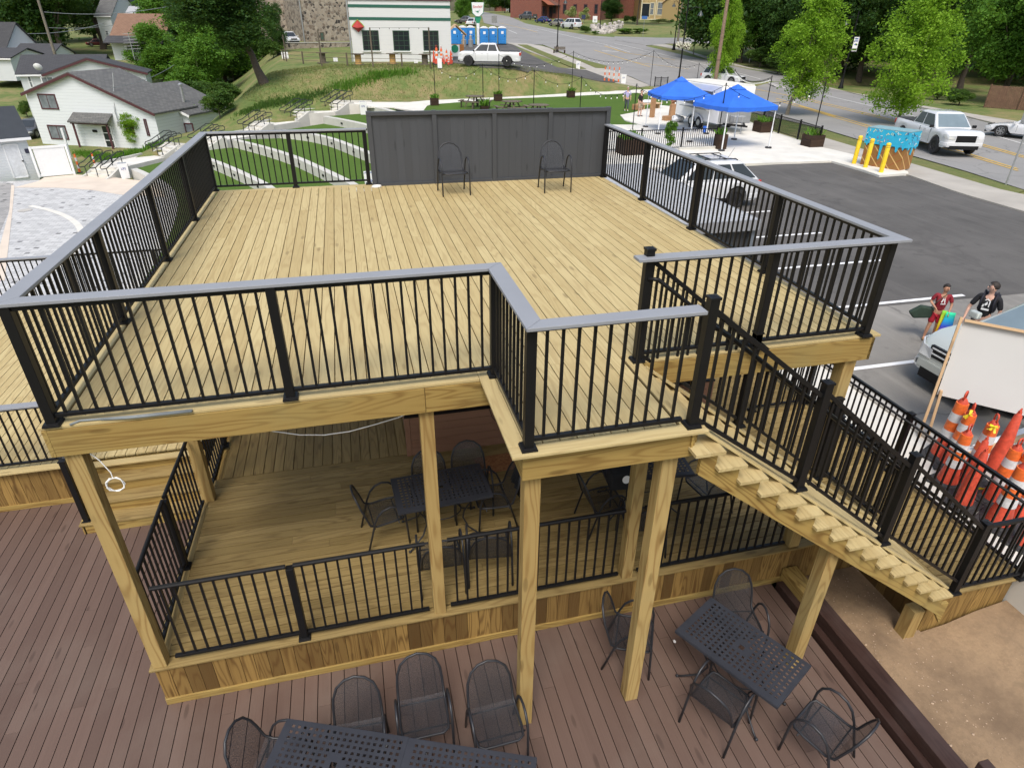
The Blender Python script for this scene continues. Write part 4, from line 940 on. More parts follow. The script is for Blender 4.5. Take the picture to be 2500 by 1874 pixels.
chair_bt(Z(ZB,1765,345),MZ,-2,'black chair with high round back behind the shaded table',gm)
chair(3.98,1.44,MZ,-88,'black chair at right end of the shaded table with a jacket on it',gm)
chair(3.12,.50,MZ,178,'black chair pushed to the front railing beside the middle timber leg',gm)
chair(3.72,.52,MZ,172,'black chair facing the shaded table just inside the front railing',gm)
gr='chairs round the second table on the lower deck'
chair(5.38,1.03,MZ,92,'black chair left of the second shaded table',gr)
chair(6.95,1.0,MZ,-80,'black chair at right end of the second shaded table',gr)
chair(5.75,.52,MZ,170,'black chair in front of the second shaded table behind the legs',gr)
gb='chairs round the slanted table on the brown deck'
chair_bt(Z(Z7,1245,118),LZ,-12,'dark mesh chair behind the slanted table near the skirting',gb)
chair(5.15,-.62,LZ,62,'dark chair half hidden behind the leaning timber leg',gb)
chair(5.74,-1.62,LZ,120,'dark chair seen from behind in front of the slanted table',gb)
chair(6.60,-2.17,LZ,-154,'lone dark mesh chair near the stained timber edging',gb)
gf_='chairs by the long tables at the bottom'
chair_bt(Z(Z8,1025,390),LZ,-2,'dark mesh chair tucked at back of the bottom left table',gf_)
chair_bt(Z(Z8,1365,265),LZ,0,'middle dark mesh chair of the row facing the bottom tables',gf_)
chair_bt(Z(Z8,1745,305),LZ,2,'dark mesh chair nearest the tall square timber leg',gf_)
chair_bt(Z(Z8,350,678),LZ,72,'dark chair at left end of the bottom table',gf_)
def make_table():
    t=thing('patio_table','','table'); m_=MB(); W,D,Hh=1.2,.7,.73; r2=random.Random(3)
    nx,ny=38,22; xs=[-W/2+.045+(W-.09)*i/nx for i in range(nx+1)]; ys=[-D/2+.045+(D-.09)*j/ny for j in range(ny+1)]
    xs=[-W/2]+xs+[W/2]; ys=[-D/2]+ys+[D/2]; nX,nY=len(xs),len(ys); vs=[(x,y,Hh) for y in ys for x in xs]; fs=[]
    for j in range(nY-1):
        for i in range(nX-1):
            hole=False
            if 0<i<nX-2 and 0<j<nY-2:
                hole=(i%2==0 and j%2==0)
                cx=(xs[i]+xs[i+1])/2; cy_=(ys[j]+ys[j+1])/2
                if math.hypot(cx,cy_)<.085 and math.hypot(cx,cy_)>.025: hole=False
                if math.hypot(cx,cy_)<.025: hole=True
            if not hole: fs.append((j*nX+i,j*nX+i+1,(j+1)*nX+i+1,(j+1)*nX+i))
    m_.add(vs,fs); m_.build('tabletop',M_tabl,t,False,0,-.006)
    m_=MB()
    for a,b in (((-W/2,-D/2),(W/2,-D/2)),((-W/2,D/2),(W/2,D/2)),((-W/2,-D/2),(-W/2,D/2)),((W/2,-D/2),(W/2,D/2))): m_.beam((*a,Hh-.014),(*b,Hh-.014),.012,.03)
    m_.build('rim',M_tabl,t)
    for sx in (-1,1):
        for sy in (-1,1):
            m_=MB(); m_.tube([(sx*.42,sy*.26,Hh-.01),(sx*.36,sy*.22,.62),(sx*.26,sy*.17,.42),(sx*.24,sy*.16,.3),(sx*.30,sy*.19,.15),(sx*.44,sy*.27,.05),(sx*.50,sy*.30,.012)],.011,6); m_.blob((sx*.5,sy*.30,.018),.02,4); m_.build('leg',M_chair,t,2)
    m_=MB(); m_.tube([(.25*math.cos(R(a)),.165*math.sin(R(a)),.33) for a in range(0,360,24)],.008,5,closed=True); m_.build('brace_ring',M_chair,t,2)
    return t
M_tabl=flat('table_charcoal',(.038,.041,.052),.42,.2,.12,5)
TB=make_table(); tf_=[]
def table(x,y,z,a,label,group=None): return proto_place(tf_,TB,(x,y,z),R(a),label,group)
gt='perforated metal tables'
table(3.27,1.38,MZ,3.5,'black perforated table in shade of the raised deck behind the middle leg',gt)
table(6.05,1.28,MZ,-6,'black perforated table with a dark bag behind the two tall legs',gt)
table(6.10,-1.32,LZ,-62,'charcoal perforated table set slantwise on the brown deck',gt)
table(1.84,-1.57,LZ,-22.2,'charcoal perforated table at the bottom edge, left of the pair',gt)
table(2.95,-2.03,LZ,-22.2,'charcoal perforated table at the bottom edge, right of the pair',gt)
# jacket on a chair, bag on a table
M_cloth=flat('black_cloth',(.009,.009,.012),.9,0,.3,6,.4)
m_=MB(); rows=[]
base=Vector((3.98,1.44,MZ)); Rz=Matrix.Rotation(R(-88),3,'Z')
vs=[];K=13
prof=[(.30,.24,.48),(.34,.26,.62),(.365,.23,.76),(.375,.17,.86),(.37,.10,.905),(.40,.11,.88),(.42,.19,.78),(.43,.24,.62),(.43,.27,.42),(.42,.28,.30)]
for i,(y,wd,z) in enumerate(prof):
    for j in range(K):
        u=2*j/(K-1)-1; p=Vector((wd*u,y+(.02*math.sin(j*1.9+i)) ,z-.05*u*u+.012*math.sin(j*2.3+i*1.1))); vs.append(base+Rz@p)
m_.add(vs,[(i*K+j,i*K+j+1,(i+1)*K+j+1,(i+1)*K+j) for i in range(len(prof)-1) for j in range(K-1)])
o=m_.build('jacket',M_cloth,None,2,0,.02); tag(o,'black jacket draped over the back of a shaded chair','jacket')
q=atz(Z(ZC,880,600),MZ+.85); t=thing('black_bag','black bag with white emblem standing on the second shaded table','bag',(q.x,q.y,MZ+.73))
m_=MB(); m_.box((q.x,q.y,MZ+.87),(.36,.22,.27),Matrix.Rotation(R(-6),3,'Z')); m_.build('body',M_cloth,t,False,.03)
m_=MB(); m_.lathe((q.x,q.y-.13,MZ+.93),[(.035,0),(.055,0),(.055,.006),(.035,.006)],20,ax=Matrix.Rotation(R(80),3,'X')); m_.build('emblem',M_white,t)
# cables, conduit and scraps
M_grayp=flat('grey_conduit',(.16,.18,.19),.5)
m_=MB(); m_.tube([(.13,-.045,.004),(.2,-.01,.012),(.35,-.02,.012),(.6,-.035,.012),(1.06,-.04,.012)],.011,6); m_.tube([(.36,-.03,.012),(.6,-.055,.012),(1.06,-.06,.012)],.011,6); tag(m_.build('conduit_offcuts',M_grayp,None,2),'grey plastic tube offcuts lying on front edge board','tube')
M_wcab=flat('white_cable',(.8,.8,.8),.5)
pts=[Vector((.16,.0,-.30)),Vector((.22,.0,-.4)),Vector((.27,.0,-.54))]
cc=Vector((.28,-.02,-.66))
for i in range(46): a=R(90+i*26); r_=.07+.006*math.sin(i*1.7); pts.append(cc+Vector((r_*math.cos(a),.008*math.sin(i),r_*math.sin(a))))
m_=MB(); m_.tube(pts,.0045,5); m_.tube([(.5,.5,-.3),(.9,.9,-.50),(1.3,1.2,-.42),(1.6,1.3,-.30)],.004,5); tag(m_.build('hanging_cable',M_wcab,None,2),'coiled white cable hanging from the deck by the left leg','cable')
a=[ony_ for ony_ in []]
m_=MB(); m_.tube([(1.30,.15,-.30),(1.46,.15,-.36),(1.64,.15,-.42),(1.85,.15,-.49),(2.07,.15,-.525),(2.3,.15,-.52),(2.55,.15,-.475),(2.77,.15,-.43),(2.97,.12,-.34)],.0055,5); tag(m_.build('sagging_cable',M_wcab,None,2),'thin white cable sagging beneath the joists','cable')
m_=MB(); pts=[Vector((3.06+.09*math.cos(R(i*31)),8.10+.05*math.sin(R(i*31)),.012+.0009*i)) for i in range(40)]; m_.tube(pts,.007,5); tag(m_.build('cable_coil',M_wcab,None,2),'small coil of white cable at the foot of the charcoal screen','cable')
m_=MB(); m_.tube([(4.28,3.12,-2.35),(4.32,3.10,-2.5),(4.42,3.08,-2.62),(4.5,3.06,-2.7)],.005,5); tag(m_.build('loose_wire',M_black,None,2),'loose dark wire dangling before the cedar wall','wire')
q=atz(Z(Z9,300,398),LZ+.02); m_=MB(); m_.box((q.x,q.y,LZ+.02),(.12,.09,.035),Matrix.Rotation(R(60),3,'Z')); tag(m_.build('wood_block',M_2x4,None,False,.003),'small offcut of wood lying on the brown deck','offcut')
q=atz(Z(Z7,780,685),LZ); m_=MB(); m_.blob((q.x,q.y,LZ+.015),.016,5,(1,1.6,.8)); tag(m_.build('white_pebble',M_white),'tiny white scrap on the brown deck beside the tall leg','scrap')
# ============================================================ VEHICLES
def car(name,label,cat,L,W,H,paint,kind='suv',loc=(0,0,0),rz=0,group=None,gh=None,belt=None,hood=None,R_=.36,wx=None,lo=.26,rim=None,glass=None,rails=False,tails=True,face=True,tonneau=False,cladding=False,beltz=None,nose_=.55,nf=.86):
    """car built round the origin, front towards +x, then moved"""
    T=thing(name,label,cat,(0,0,0),group); hl=L/2
    gh=gh or {'suv':(-hl+.12,-hl+.5,hl*.22,hl*.52),'sedan':(-hl*.66,-hl*.36,hl*.12,hl*.42),'pickup':(-hl*.20,-hl*.15,hl*.22,hl*.50)}[kind]
    belt=belt or H*.56; hood=hood or H*.54
    xf,xr=wx or (hl-.95,-hl+.95)
    top=[(-hl,belt*.95),(-hl+.06,belt),(gh[0],belt),(gh[3],belt),(gh[3]+.02,hood+.03),(hl-.5,hood-.03),(hl-.18,hood-.10),(hl,hood-.28)]
    if kind=='sedan': top=[(-hl,belt*.86),(-hl+.15,belt*.97),(gh[0],belt+.02),(gh[3],belt+.01),(hl-.5,hood-.08),(hl-.15,hood-.16),(hl,hood-.30)]
    if kind=='pickup': top=[(-hl,belt+.02),(gh[0],belt+.02),(gh[3],belt),(hl-.45,hood-.0),(hl-.12,hood-.07),(hl,hood-.22)]
    st=sorted(set([round(-hl+L*i/26,3) for i in range(27)]+[round(xf+R_*1.16*c,3) for c in (-1,-.92,-.7,-.35,0,.35,.7,.92,1)]+[round(xr+R_*1.16*c,3) for c in (-1,-.92,-.7,-.35,0,.35,.7,.92,1)]+[-hl+.03,hl-.03,hl-.08]))
    vs=[];n=0
    def zt(x): return float(np.interp(x,[a for a,_ in top],[b for _,b in top]))
    def wd(x):
        e=min(1,(hl-abs(x))/nose_); return W/2*(nf+(1-nf)*math.sqrt(max(0,1-(1-e)**2)))
    for x in st:
        zb=lo
        for c in (xf,xr):
            d=abs(x-c)
            if d<R_*1.18: zb=max(zb,R_+math.sqrt(max(0,(R_*1.18)**2-d*d)))
        if abs(x)>hl-.12: zb=max(zb,lo+.06)
        z1=zt(x); w_=wd(x); zb=min(zb,z1-.12)
        prof=[(0,zb+.0),(w_*.80,zb),(w_*.985,zb+.01),(w_,zb+(z1-zb)*.35),(w_,zb+(z1-zb)*.62),(w_*.975,z1-.07),(w_*.93,z1-.015),(w_*.82,z1+.005),(w_*.4,z1+.025),(0,z1+.03)]
        full=[(-a,b) for a,b in prof[1:-1]][::-1]; ring=prof+full
        for a,b in ring: vs.append((x,a,b))
        n=len(ring)
    k=len(st); fs=[(i*n+j,i*n+(j+1)%n,(i+1)*n+(j+1)%n,(i+1)*n+j) for i in range(k-1) for j in range(n)]+[tuple(range(n))[::-1],tuple((k-1)*n+j for j in range(n))]
    m_=MB(); m_.add(vs,fs); m_.build('body',paint,T,True)
    # dark wheel wells / underbody
    m_=MB(); m_.bb((-hl+.25,-W*.36,lo-.05),(hl-.25,W*.36,R_+.25)); m_.build('underbody',M_rubber,T)
    # greenhouse
    x0,x1,x2,x3=gh; wb=W/2*.93; wt=W/2*.74; zb=belt+.0; zr=H
    def gp(x,s,t):    # s side -1..1, t height 0..1
        xx=[(x0,x1),(x3,x2)]
        return None
    B=[(x0,-wb,zb),(x3,-wb,zb),(x3,wb,zb),(x0,wb,zb)]; Tt=[(x1,-wt,zr-.06),(x2,-wt,zr-.06),(x2,wt,zr-.06),(x1,wt,zr-.06)]
    roof=[(x1+.15,-wt*.82,zr),(x2-.12,-wt*.82,zr),(x2-.12,wt*.82,zr),(x1+.15,wt*.82,zr)]
    m_=MB(); m_.add(B+Tt+roof,[(0,1,5,4),(1,2,6,5),(2,3,7,6),(3,0,4,7),(4,5,9,8),(5,6,10,9),(6,7,11,10),(7,4,8,11),(8,9,10,11)]); m_.build('cabin',paint,T,True,.07)
    V=[Vector(p) for p in B+Tt]
    def pane(a,b,c,d,u0,u1,v0,v1,nm='window',sl0=0,sl1=0,mt=None):
        f=lambda u,v:(a*(1-u)+b*u)*(1-v)+(d*(1-u)+c*u)*v
        P=[f(u0,v0),f(u1,v0),f(u1-sl1,v1),f(u0+sl0,v1)]; nn=(P[1]-P[0]).cross(P[3]-P[0]).normalized(); cen=Vector((0,0,(zb+zr)/2))
        if nn.dot((P[0]+P[2])/2-cen)<0: nn=-nn
        mm=MB(); mm.prism([p+nn*.004 for p in P],nn*.008); mm.build(nm,mt or glass or M_glassd,T)
    a,b,c,d=V[0],V[1],V[5],V[4]; e,f_,g_,h_=V[3],V[2],V[6],V[7]
    sp={'suv':[(.03,.27),(.30,.56),(.59,.93)],'sedan':[(.10,.46),(.50,.90)],'pickup':[(.06,.42),(.46,.92)]}[kind]
    for (u0,u1) in sp:
        pane(a,b,c,d,u0,u1,.10,.90); pane(e,f_,g_,h_,u0,u1,.10,.90)
    pane(V[1],V[2],V[6],V[5],.06,.94,.08,.94,'windscreen',.0,.0,mt=M_glassb if kind=='pickup' else None); pane(V[3],V[0],V[4],V[7],.08,.92,.12,.90,'rear_window')
    # wheels
    for x in (xf,xr):
        for s in (-1,1):
            M3=Matrix.Rotation(R(-90*s),3,'X'); c=(x,s*(W/2-.22),R_)
            m_=MB(); m_.lathe(c,[(R_*.62,.02),(R_*.97,.0),(R_,.04),(R_,.19),(R_*.95,.225),(R_*.66,.225),(R_*.62,.20)],28,ax=M3); o=m_.build('wheel',M_tyre,T,True)
            m_=MB(); m_.lathe(c,[(R_*.10,.15),(R_*.64,.17),(R_*.66,.224),(R_*.60,.226),(R_*.57,.18),(.02,.185)],24,ax=M3)
            for q in range(7):
                an=2*math.pi*q/7; dd=M3@Vector((math.cos(an),math.sin(an),0)); cc_=Vector(c)+M3@Vector((0,0,.205)); m_.beam(cc_+dd*.03,cc_+dd*R_*.6,.05,.02,up=tuple(M3@Vector((0,0,1))))
            m_.lathe(c,[(.05,.19),(.05,.222),(.01,.224)],12,ax=M3)
            m_.build('rim',rim or M_rim,o,True)
            m_=MB(); m_.lathe((x,s*(W/2-.25),R_),[(R_*1.12,-.1),(R_*1.13,.16),(R_*1.05,.16),(R_*1.02,-.1)],20,ax=M3)
    # ends
    fx=hl; 
    def plate(nm,x,y0,y1,z0,z1,mt,th=.03,b=.01): m_=MB(); m_.bb((x-th,y0,z0),(x+th,y1,z1)); return m_.build(nm,mt,T,False,b)
    def bumper(sg,z0,z1):
        xs_=[fx-.5,fx-.3,fx-.15,fx-.05,fx+.015]; R1=[(sg*x,wd(min(x,hl))+.018) for x in xs_]; P=[(x,y,z0) for x,y in R1]+[(x,-y,z0) for x,y in R1[::-1]]; m_=MB(); m_.prism(P,(0,0,z1-z0)); m_.build('bumper',paint,T,False,.025)
    if face:
        plate('grille',fx-.02,-W*.25,W*.25,hood-(.52 if kind=='pickup' else .36),hood-(.20 if kind=='pickup' else .14),M_black,.035)
        for s in (-1,1):
            m_=MB(); e0,e1,e2=wd(fx-.01),wd(fx-.16),wd(fx-.34); m_.add([(fx+.004,s*e0*.60,hood-.40),(fx+.0,s*e0*.99,hood-.39),(fx-.16,s*(e1+.006),hood-.36),(fx-.34,s*(e2+.006),hood-.30),(fx-.36,s*(e2+.004),hood-.17),(fx-.16,s*(e1*.985),hood-.15),(fx-.02,s*e0*.95,hood-.19),(fx+.004,s*e0*.60,hood-.22)],[(0,1,6,7),(1,2,5,6),(2,3,4,5)]); m_.build('headlight',M_lamp,T,False,0,.02 )
        bumper(1,lo+.10,lo+.28); plate('air_intake',fx-.03,-W*.38*(nf+.1),W*.38*(nf+.1),lo-.06,lo+.13,M_black,.05)
    if tails:
        for s in (-1,1): m_=MB(); m_.bb((-fx-.02,s*W*.47,belt-.30),(-fx+.14,s*W*.385,belt-.04)); m_.build('tail_light',M_red,T,False,.02)
        bumper(-1,lo+.06,lo+.26)
        plate('number_plate',-fx-.015,-.17,.17,lo+.30,lo+.44,M_refl,.012,.002)
    for s in (-1,1):
        m_=MB(); m_.box((gh[3]-.18,s*(W/2+.09),belt+.08),(.12,.20,.14)); m_.build('mirror',paint if kind!='pickup' else M_black,T,False,.03)
        for u_ in ((x2+x0)/2*.5+.1,x2*.95-.2):
            m_=MB(); m_.bb((u_,s*(W/2+.004),belt-.14),(u_+.16,s*(W/2-.03),belt-.11)); m_.build('door_handle',paint,T)
        for xx in ((x1+x2)/2,x3-.35):
            m_=MB(); m_.bb((xx,s*(W/2+.0015),lo+.1),(xx+.012,s*(W/2-.02),belt-.05)); m_.build('door_gap',M_black,T)
    if rails:
        for s in (-1,1): m_=MB(); m_.tube([(x1+.15,s*wt*.86,zr-.01),(x1+.25,s*wt*.86,zr+.05),(x2-.3,s*wt*.86,zr+.05),(x2-.15,s*wt*.86,zr-.01)],.018,6); m_.build('roof_rail',M_black,T,2)
        for xx in (x1+.6,x2-.55): m_=MB(); m_.beam((xx,-wt*.86,zr+.05),(xx,wt*.86,zr+.05),.05,.025); m_.build('roof_bar',M_black,T)
    if kind=='pickup':
        m_=MB(); m_.bb((-hl+.07,-W*.42,belt+.018),(x0-.06,W*.42,belt+.062)); m_.build('bed_cover',M_black if tonneau else M_rubber,T,False,.01)
    if cladding:
        for s in (-1,1): m_=MB(); m_.bb((xr+R_*1.2,s*(W/2+.008),lo),(xf-R_*1.2,s*(W/2-.05),lo+.14)); m_.build('sill',M_black,T)
    T.location=loc; T.rotation_euler=(0,0,rz); return T
def head(a,b): return math.atan2(b[1]-a[1],b[0]-a[0])
# silver sport utility nosing at the deck
t=car('parked_suv','silver green sport utility car nosing towards the landing, partly behind the white board','car',4.5,1.86,1.60,M_silver,'suv',(14.85,2.72,GZ+.003),R(180),None,gh=(-2.1,-1.75,-.15,.98),belt=1.02,hood=1.02,R_=.37,lo=.28,glass=M_glassb,rails=True,nose_=.95,nf=.66)
t_=t.location.copy(); t.location=(0,0,0)
for y in (-.62,.62):
    m_=MB(); m_.lathe((2.19,y,.46),[(.085,-.06),(.10,.06),(.075,.07),(.06,.02)],18,ax=Matrix.Rotation(R(90),3,'Y')); o=m_.build('fog_lamp',M_lamp,t,True); m_=MB(); m_.lathe((2.20,y,.46),[(.055,0),(.055,.055)],14,ax=Matrix.Rotation(R(90),3,'Y')); m_.build('fog_lens',M_glassd,o)
for z in (.72,.82): m_=MB(); m_.bb((2.22,-.42,z),(2.275,.42,z+.03)); m_.build('grille_bar',M_lamp,t,False,.008)
t.location=t_
q=atz(Z((1580,380,7.373),1560,930),GZ)
t=car('parked_suv','pearl white compact hatchback with roof bars beyond the grey shed roof','car',4.5,1.84,1.66,M_whitec,'suv',(q.x-1.32,q.y+.84,GZ+.003),R(180),None,gh=(-2.16,-1.45,.35,1.15),belt=1.0,hood=1.02,R_=.36,lo=.24,rim=M_rimd,rails=True,cladding=True)
t_=t.location.copy(); t.location=(0,0,0)
m_=MB(); m_.bb((-.35,-.42,1.662),(.45,.42,1.668)); m_.build('sunroof',M_glassb,t)
m_=MB(); m_.tube([(-1.25,0,1.64),(-1.45,0,1.98)],.006,5); m_.build('aerial',M_black,t)
t.location=t_
# pickups
def road_car(f,p,q,h0,**k):   # p,q: pixels of front and rear wheel contact
    a=atg(Z(f,*p),.05); b=atg(Z(f,*q),.05); return a,b
a=atz(Z(Z5,1420,1322),GZ+.03); 
hd=math.atan2(-.96,-.30); c_=Vector((math.cos(hd),math.sin(hd),0)); sdv=Vector((-c_.y,c_.x,0))
ctr=a-c_*1.85+sdv*.82
t=car('pickup_truck','white crew cab pickup with black wheels driving on the street by the painted box','pickup truck',5.95,2.03,1.95,M_whitec,'pickup',(ctr.x,ctr.y,GZ+.05),hd,None,gh=(-.95,-.62,.85,1.62),belt=1.22,hood=1.24,R_=.43,wx=(1.98,-1.72),lo=.42,rim=M_rimd)
m_=MB(); 
a1=atg(Z(Z3,530,570),.06); a2=atg(Z(Z3,825,617),.06); hd=head(a2,a1); d_=Vector((math.cos(hd),math.sin(hd),0)); s_=Vector((-d_.y,d_.x,0)); mid=(a1+a2)/2
w_=(Vector((a1.x,a1.y))-Vector((a2.x,a2.y))).length; sc_=max(.8,min(1.12,w_/3.6)) if w_<6 else 1.0
ctr=mid-s_*1.0 if (mid-s_-CC).length>(mid+s_-CC).length else mid+s_*1.0
t=car('pickup_truck','white crew cab pickup with black bed cover parked before the white building','pickup truck',5.95,2.03,1.95,M_whitec,'pickup',(ctr.x,ctr.y,h(ctr.x,ctr.y)+.06),R(163),None,gh=(-.95,-.62,.85,1.62),belt=1.22,hood=1.24,R_=.43,wx=(1.98,-1.72),lo=.42,rim=M_rimd,tonneau=True); t.scale=(1.0,1.0,1.0)
PK=t
# white wagon behind the pole, far cars
def stand(f,p,off=.05): q=atg(Z(f,*p),off); return Vector((q.x,q.y,h(q.x,q.y)+off))
p=stand(Z4,(930,728)); car('sport_utility','old white sport utility car passing behind the wooden pole','car',4.7,1.82,1.72,M_whitec,'suv',p,R(-58),None,rails=True,gh=(-2.2,-1.8,.3,.95),belt=1.0,R_=.37)
p=stand(Z5,(2085,1185)); car('sedan','white sedan cut off by the right edge of the picture','car',4.9,1.88,1.42,M_whitec,'sedan',p+Vector((1.0,-.6,0)),R(112),None,R_=.34)
M_greyc=flat('grey_car_paint',(.10,.10,.105),.3,.3,.02,1,0,.5,.5); M_bluec=flat('blue_car_paint',(.015,.03,.16),.3,.2,.02,1,0,.5,.5); M_tanc2=flat('champagne_paint',(.33,.30,.26),.3,.3,.02,1,0,.5,.4)
gc_='cars parked along the far kerb'
p=stand(Z3,(1390,248)); hdg=R(108)
car('parked_car','white boxy sport utility parked nearest the stone wall','car',5.1,2.0,1.88,M_whitec,'suv',p,hdg,gc_,belt=1.1,R_=.38)
p=stand(Z3,(1275,228)); car('parked_car','beige sedan parked between white and blue cars','car',4.6,1.8,1.45,M_tanc2,'sedan',p,R(112),gc_)
p=stand(Z3,(1150,198)); car('parked_car','dark blue sports coupe parked up the street','car',4.5,1.85,1.32,M_bluec,'sedan',p,R(114),gc_)
p=stand(Z3,(1020,170)); car('parked_car','dark grey pickup parked farthest up the street','pickup truck',5.7,2.0,1.9,M_greyc,'pickup',p,R(114),gc_,belt=1.15,hood=1.15,R_=.4)
p=stand(Z3,(480,205)); car('parked_car','dark car glimpsed behind the sign pole','car',4.6,1.8,1.5,M_greyc,'sedan',p,R(150)); p=stand(Z3,(560,225)); car('parked_car','white car end glimpsed beside the sign pole','car',4.6,1.8,1.5,M_whitec,'sedan',p+Vector((0,2,0)),R(60))
p=stand(Z2,(735,375)); car('parked_car','small white car beside the dark tree by the stone building','car',4.4,1.8,1.5,M_whitec,'sedan',p,R(-70))
p=stand(Z1,(290,1200)); car('parked_car','black car half hidden behind the corner of the white house','car',4.7,1.85,1.55,M_greyc,'suv',p+Vector((-.6,2.5,0)),R(-100))
p=stand(Z1,(850,400)); car('parked_car','dark maroon car under the big tree by the brown roof','car',4.6,1.8,1.45,flat('maroon_paint',(.07,.012,.012),.3),'sedan',p,R(20))
# ============================================================ PEOPLE
def skinned(name,J,E,mat,parent,root=0,sub=2):
    """J: (x,y,z,r[,ry]) joints, E: edges -> one continuous skin"""
    off=parent.location if parent else Vector()
    me=bpy.data.meshes.new(name); me.from_pydata([(j[0],j[1],j[2]) for j in J],E,[]); o=bpy.data.objects.new(name,me); COL.objects.link(o); o.parent=parent
    sk=o.modifiers.new('skin','SKIN'); sk.use_smooth_shade=True
    if not me.skin_vertices: 
        bpy.context.view_layer.objects.active=o
    lay=me.skin_vertices[0].data if me.skin_vertices else me.attributes.new('skin','FLOAT','POINT')
    for i,j in enumerate(J): lay[i].radius=(j[3],j[4] if len(j)>4 else j[3]); lay[i].use_root=(i==root)
    ss=o.modifiers.new('sub','SUBSURF'); ss.levels=sub; ss.render_levels=sub
    me.materials.append(mat); return o
def person(label,p,rz,Hh,skin,shirt,legm,hair,pose,shorts=True,group=None,shoe=M_black,hairlen=0,skirt=None,sleeve=.45):
    """figure facing +x in its own space; pose gives hand and foot targets in units of height"""
    T=thing('person',label,'person',(0,0,0),group); H_=Hh
    def S(*a): return tuple(x*H_ for x in a)
    hp=.52; sh=.815; hx=pose.get('lean',0)
    ht=pose.get('turn',0)
    kL=pose.get('kneeL',(.03,.055,.285)); kR=pose.get('kneeR',(.0,-.055,.285)); fL=pose.get('footL',(.03,.065,.045)); fR=pose.get('footR',(-.02,-.065,.045))
    eL=pose.get('elbL',(-.03,.15,.62)); eR=pose.get('elbR',(-.03,-.15,.62)); wL=pose.get('wrL',(.03,.15,.48)); wR=pose.get('wrR',(.03,-.15,.48))
    J=[];E=[]
    def j(x,y,z,r,ry=None): J.append((x*H_,y*H_,z*H_,r*H_,(ry or r)*H_)); return len(J)-1
    pel=j(hx*.2,0,hp,.062,.078); wa=j(hx*.5,0,.62,.055,.070); ch=j(hx*.9,0,.73,.060,.085); nb=j(hx,0,.835,.032); nk=j(hx+.005,0,.865,.029); E+=[(pel,wa),(wa,ch),(ch,nb),(nb,nk)]
    h1=j(hx+.012,0,.895,.045,.042); h2=j(hx+.012,0,.935,.056,.050); h3=j(hx+.006,0,.972,.040,.038); E+=[(nk,h1),(h1,h2),(h2,h3)]
    def limb(s,e,w_,y):
        a=j(hx*.95,y*.105,sh-.005,.030); b=j(e[0]+hx,e[1],e[2],.022); c=j(w_[0]+hx,w_[1],w_[2],.0145); E.extend([(ch,a),(a,b),(b,c)])
        d=Vector((w_[0]-e[0],w_[1]-e[1],w_[2]-e[2])).normalized(); pw=Vector((w_[0]+hx,w_[1],w_[2]))+d*.035
        c2=j(pw.x,pw.y,pw.z,.012,.017); E.append((c,c2)); sidev=Vector((1,0,0)); sidev=(sidev-d*sidev.dot(d)).normalized(); cu=d.cross(sidev)*(-y)
        for k,(o,l) in enumerate(((-.016,.036),(-.006,.042),(.005,.040),(.015,.032))):
            q=pw+sidev*o+d*.012; m1=j(q.x,q.y,q.z,.006); q2=q+d*l*.6; m2=j(q2.x,q2.y,q2.z,.0055); q3=q2+(d*.6+cu*.6)*l*.5; m3=j(q3.x,q3.y,q3.z,.0045); E.extend([(c2,m1),(m1,m2),(m2,m3)])
        q=pw-d*.015+sidev*.020; m1=j(q.x,q.y,q.z,.006); q2=q+sidev*.014+d*.02; m2=j(q2.x,q2.y,q2.z,.005); E.extend([(c,m1),(m1,m2)])
    limb(1,eL,wL,1); limb(-1,eR,wR,-1)
    for y,k,f in ((1,kL,fL),(-1,kR,fR)):
        a=j(hx*.1,y*.048,hp-.03,.052); b=j(k[0],k[1],k[2],.034); b2=j((k[0]+f[0])/2-.01,(k[1]+f[1])/2,(k[2]+f[2])/2+.03,.031); c=j(f[0]-.01,f[1],f[2],.020); d=j(f[0]+.035,f[1],max(.016,f[2]-.025),.019); e=j(f[0]+.075,f[1]+y*.008,max(.013,f[2]-.03),.014); E.extend([(pel,a),(a,b),(b,b2),(b2,c),(c,d),(d,e)])
    skinned('body',J,E,skin,T)
    # clothes
    def ring(x,z,rx,ry,n=14): return [(x*H_+rx*H_*math.cos(2*math.pi*i/n),ry*H_*math.sin(2*math.pi*i/n),z*H_) for i in range(n)]
    g=.012
    J2=[S(hx*.2,0,hp-.01)+S(.068,.085),S(hx*.5,0,.61)+S(.064,.080),S(hx*.9,0,.73)+S(.068,.094),S(hx,0,.812)+S(.045,.06),S(hx*.95,.10,sh-.004)+S(.038,.038),S(hx*.95,-.10,sh-.004)+S(.038,.038)]
    E2=[(0,1),(1,2),(2,3),(2,4),(2,5)]
    for y,e,k in ((1,eL,4),(-1,eR,5)):
        a=Vector((hx*.95,y*.105,sh-.005)); b=Vector((e[0]+hx,e[1],e[2])); c=a+(b-a)*sleeve*1.9 if sleeve<.5 else a+(b-a)*min(1,sleeve); J2.append(tuple(v*H_ for v in c)+(.033*H_,.033*H_)); E2.append((k,len(J2)-1))
    skinned('shirt',J2,E2,shirt,T)
    J3=[S(hx*.2,0,hp+.01)+S(.066,.084)]; E3=[]
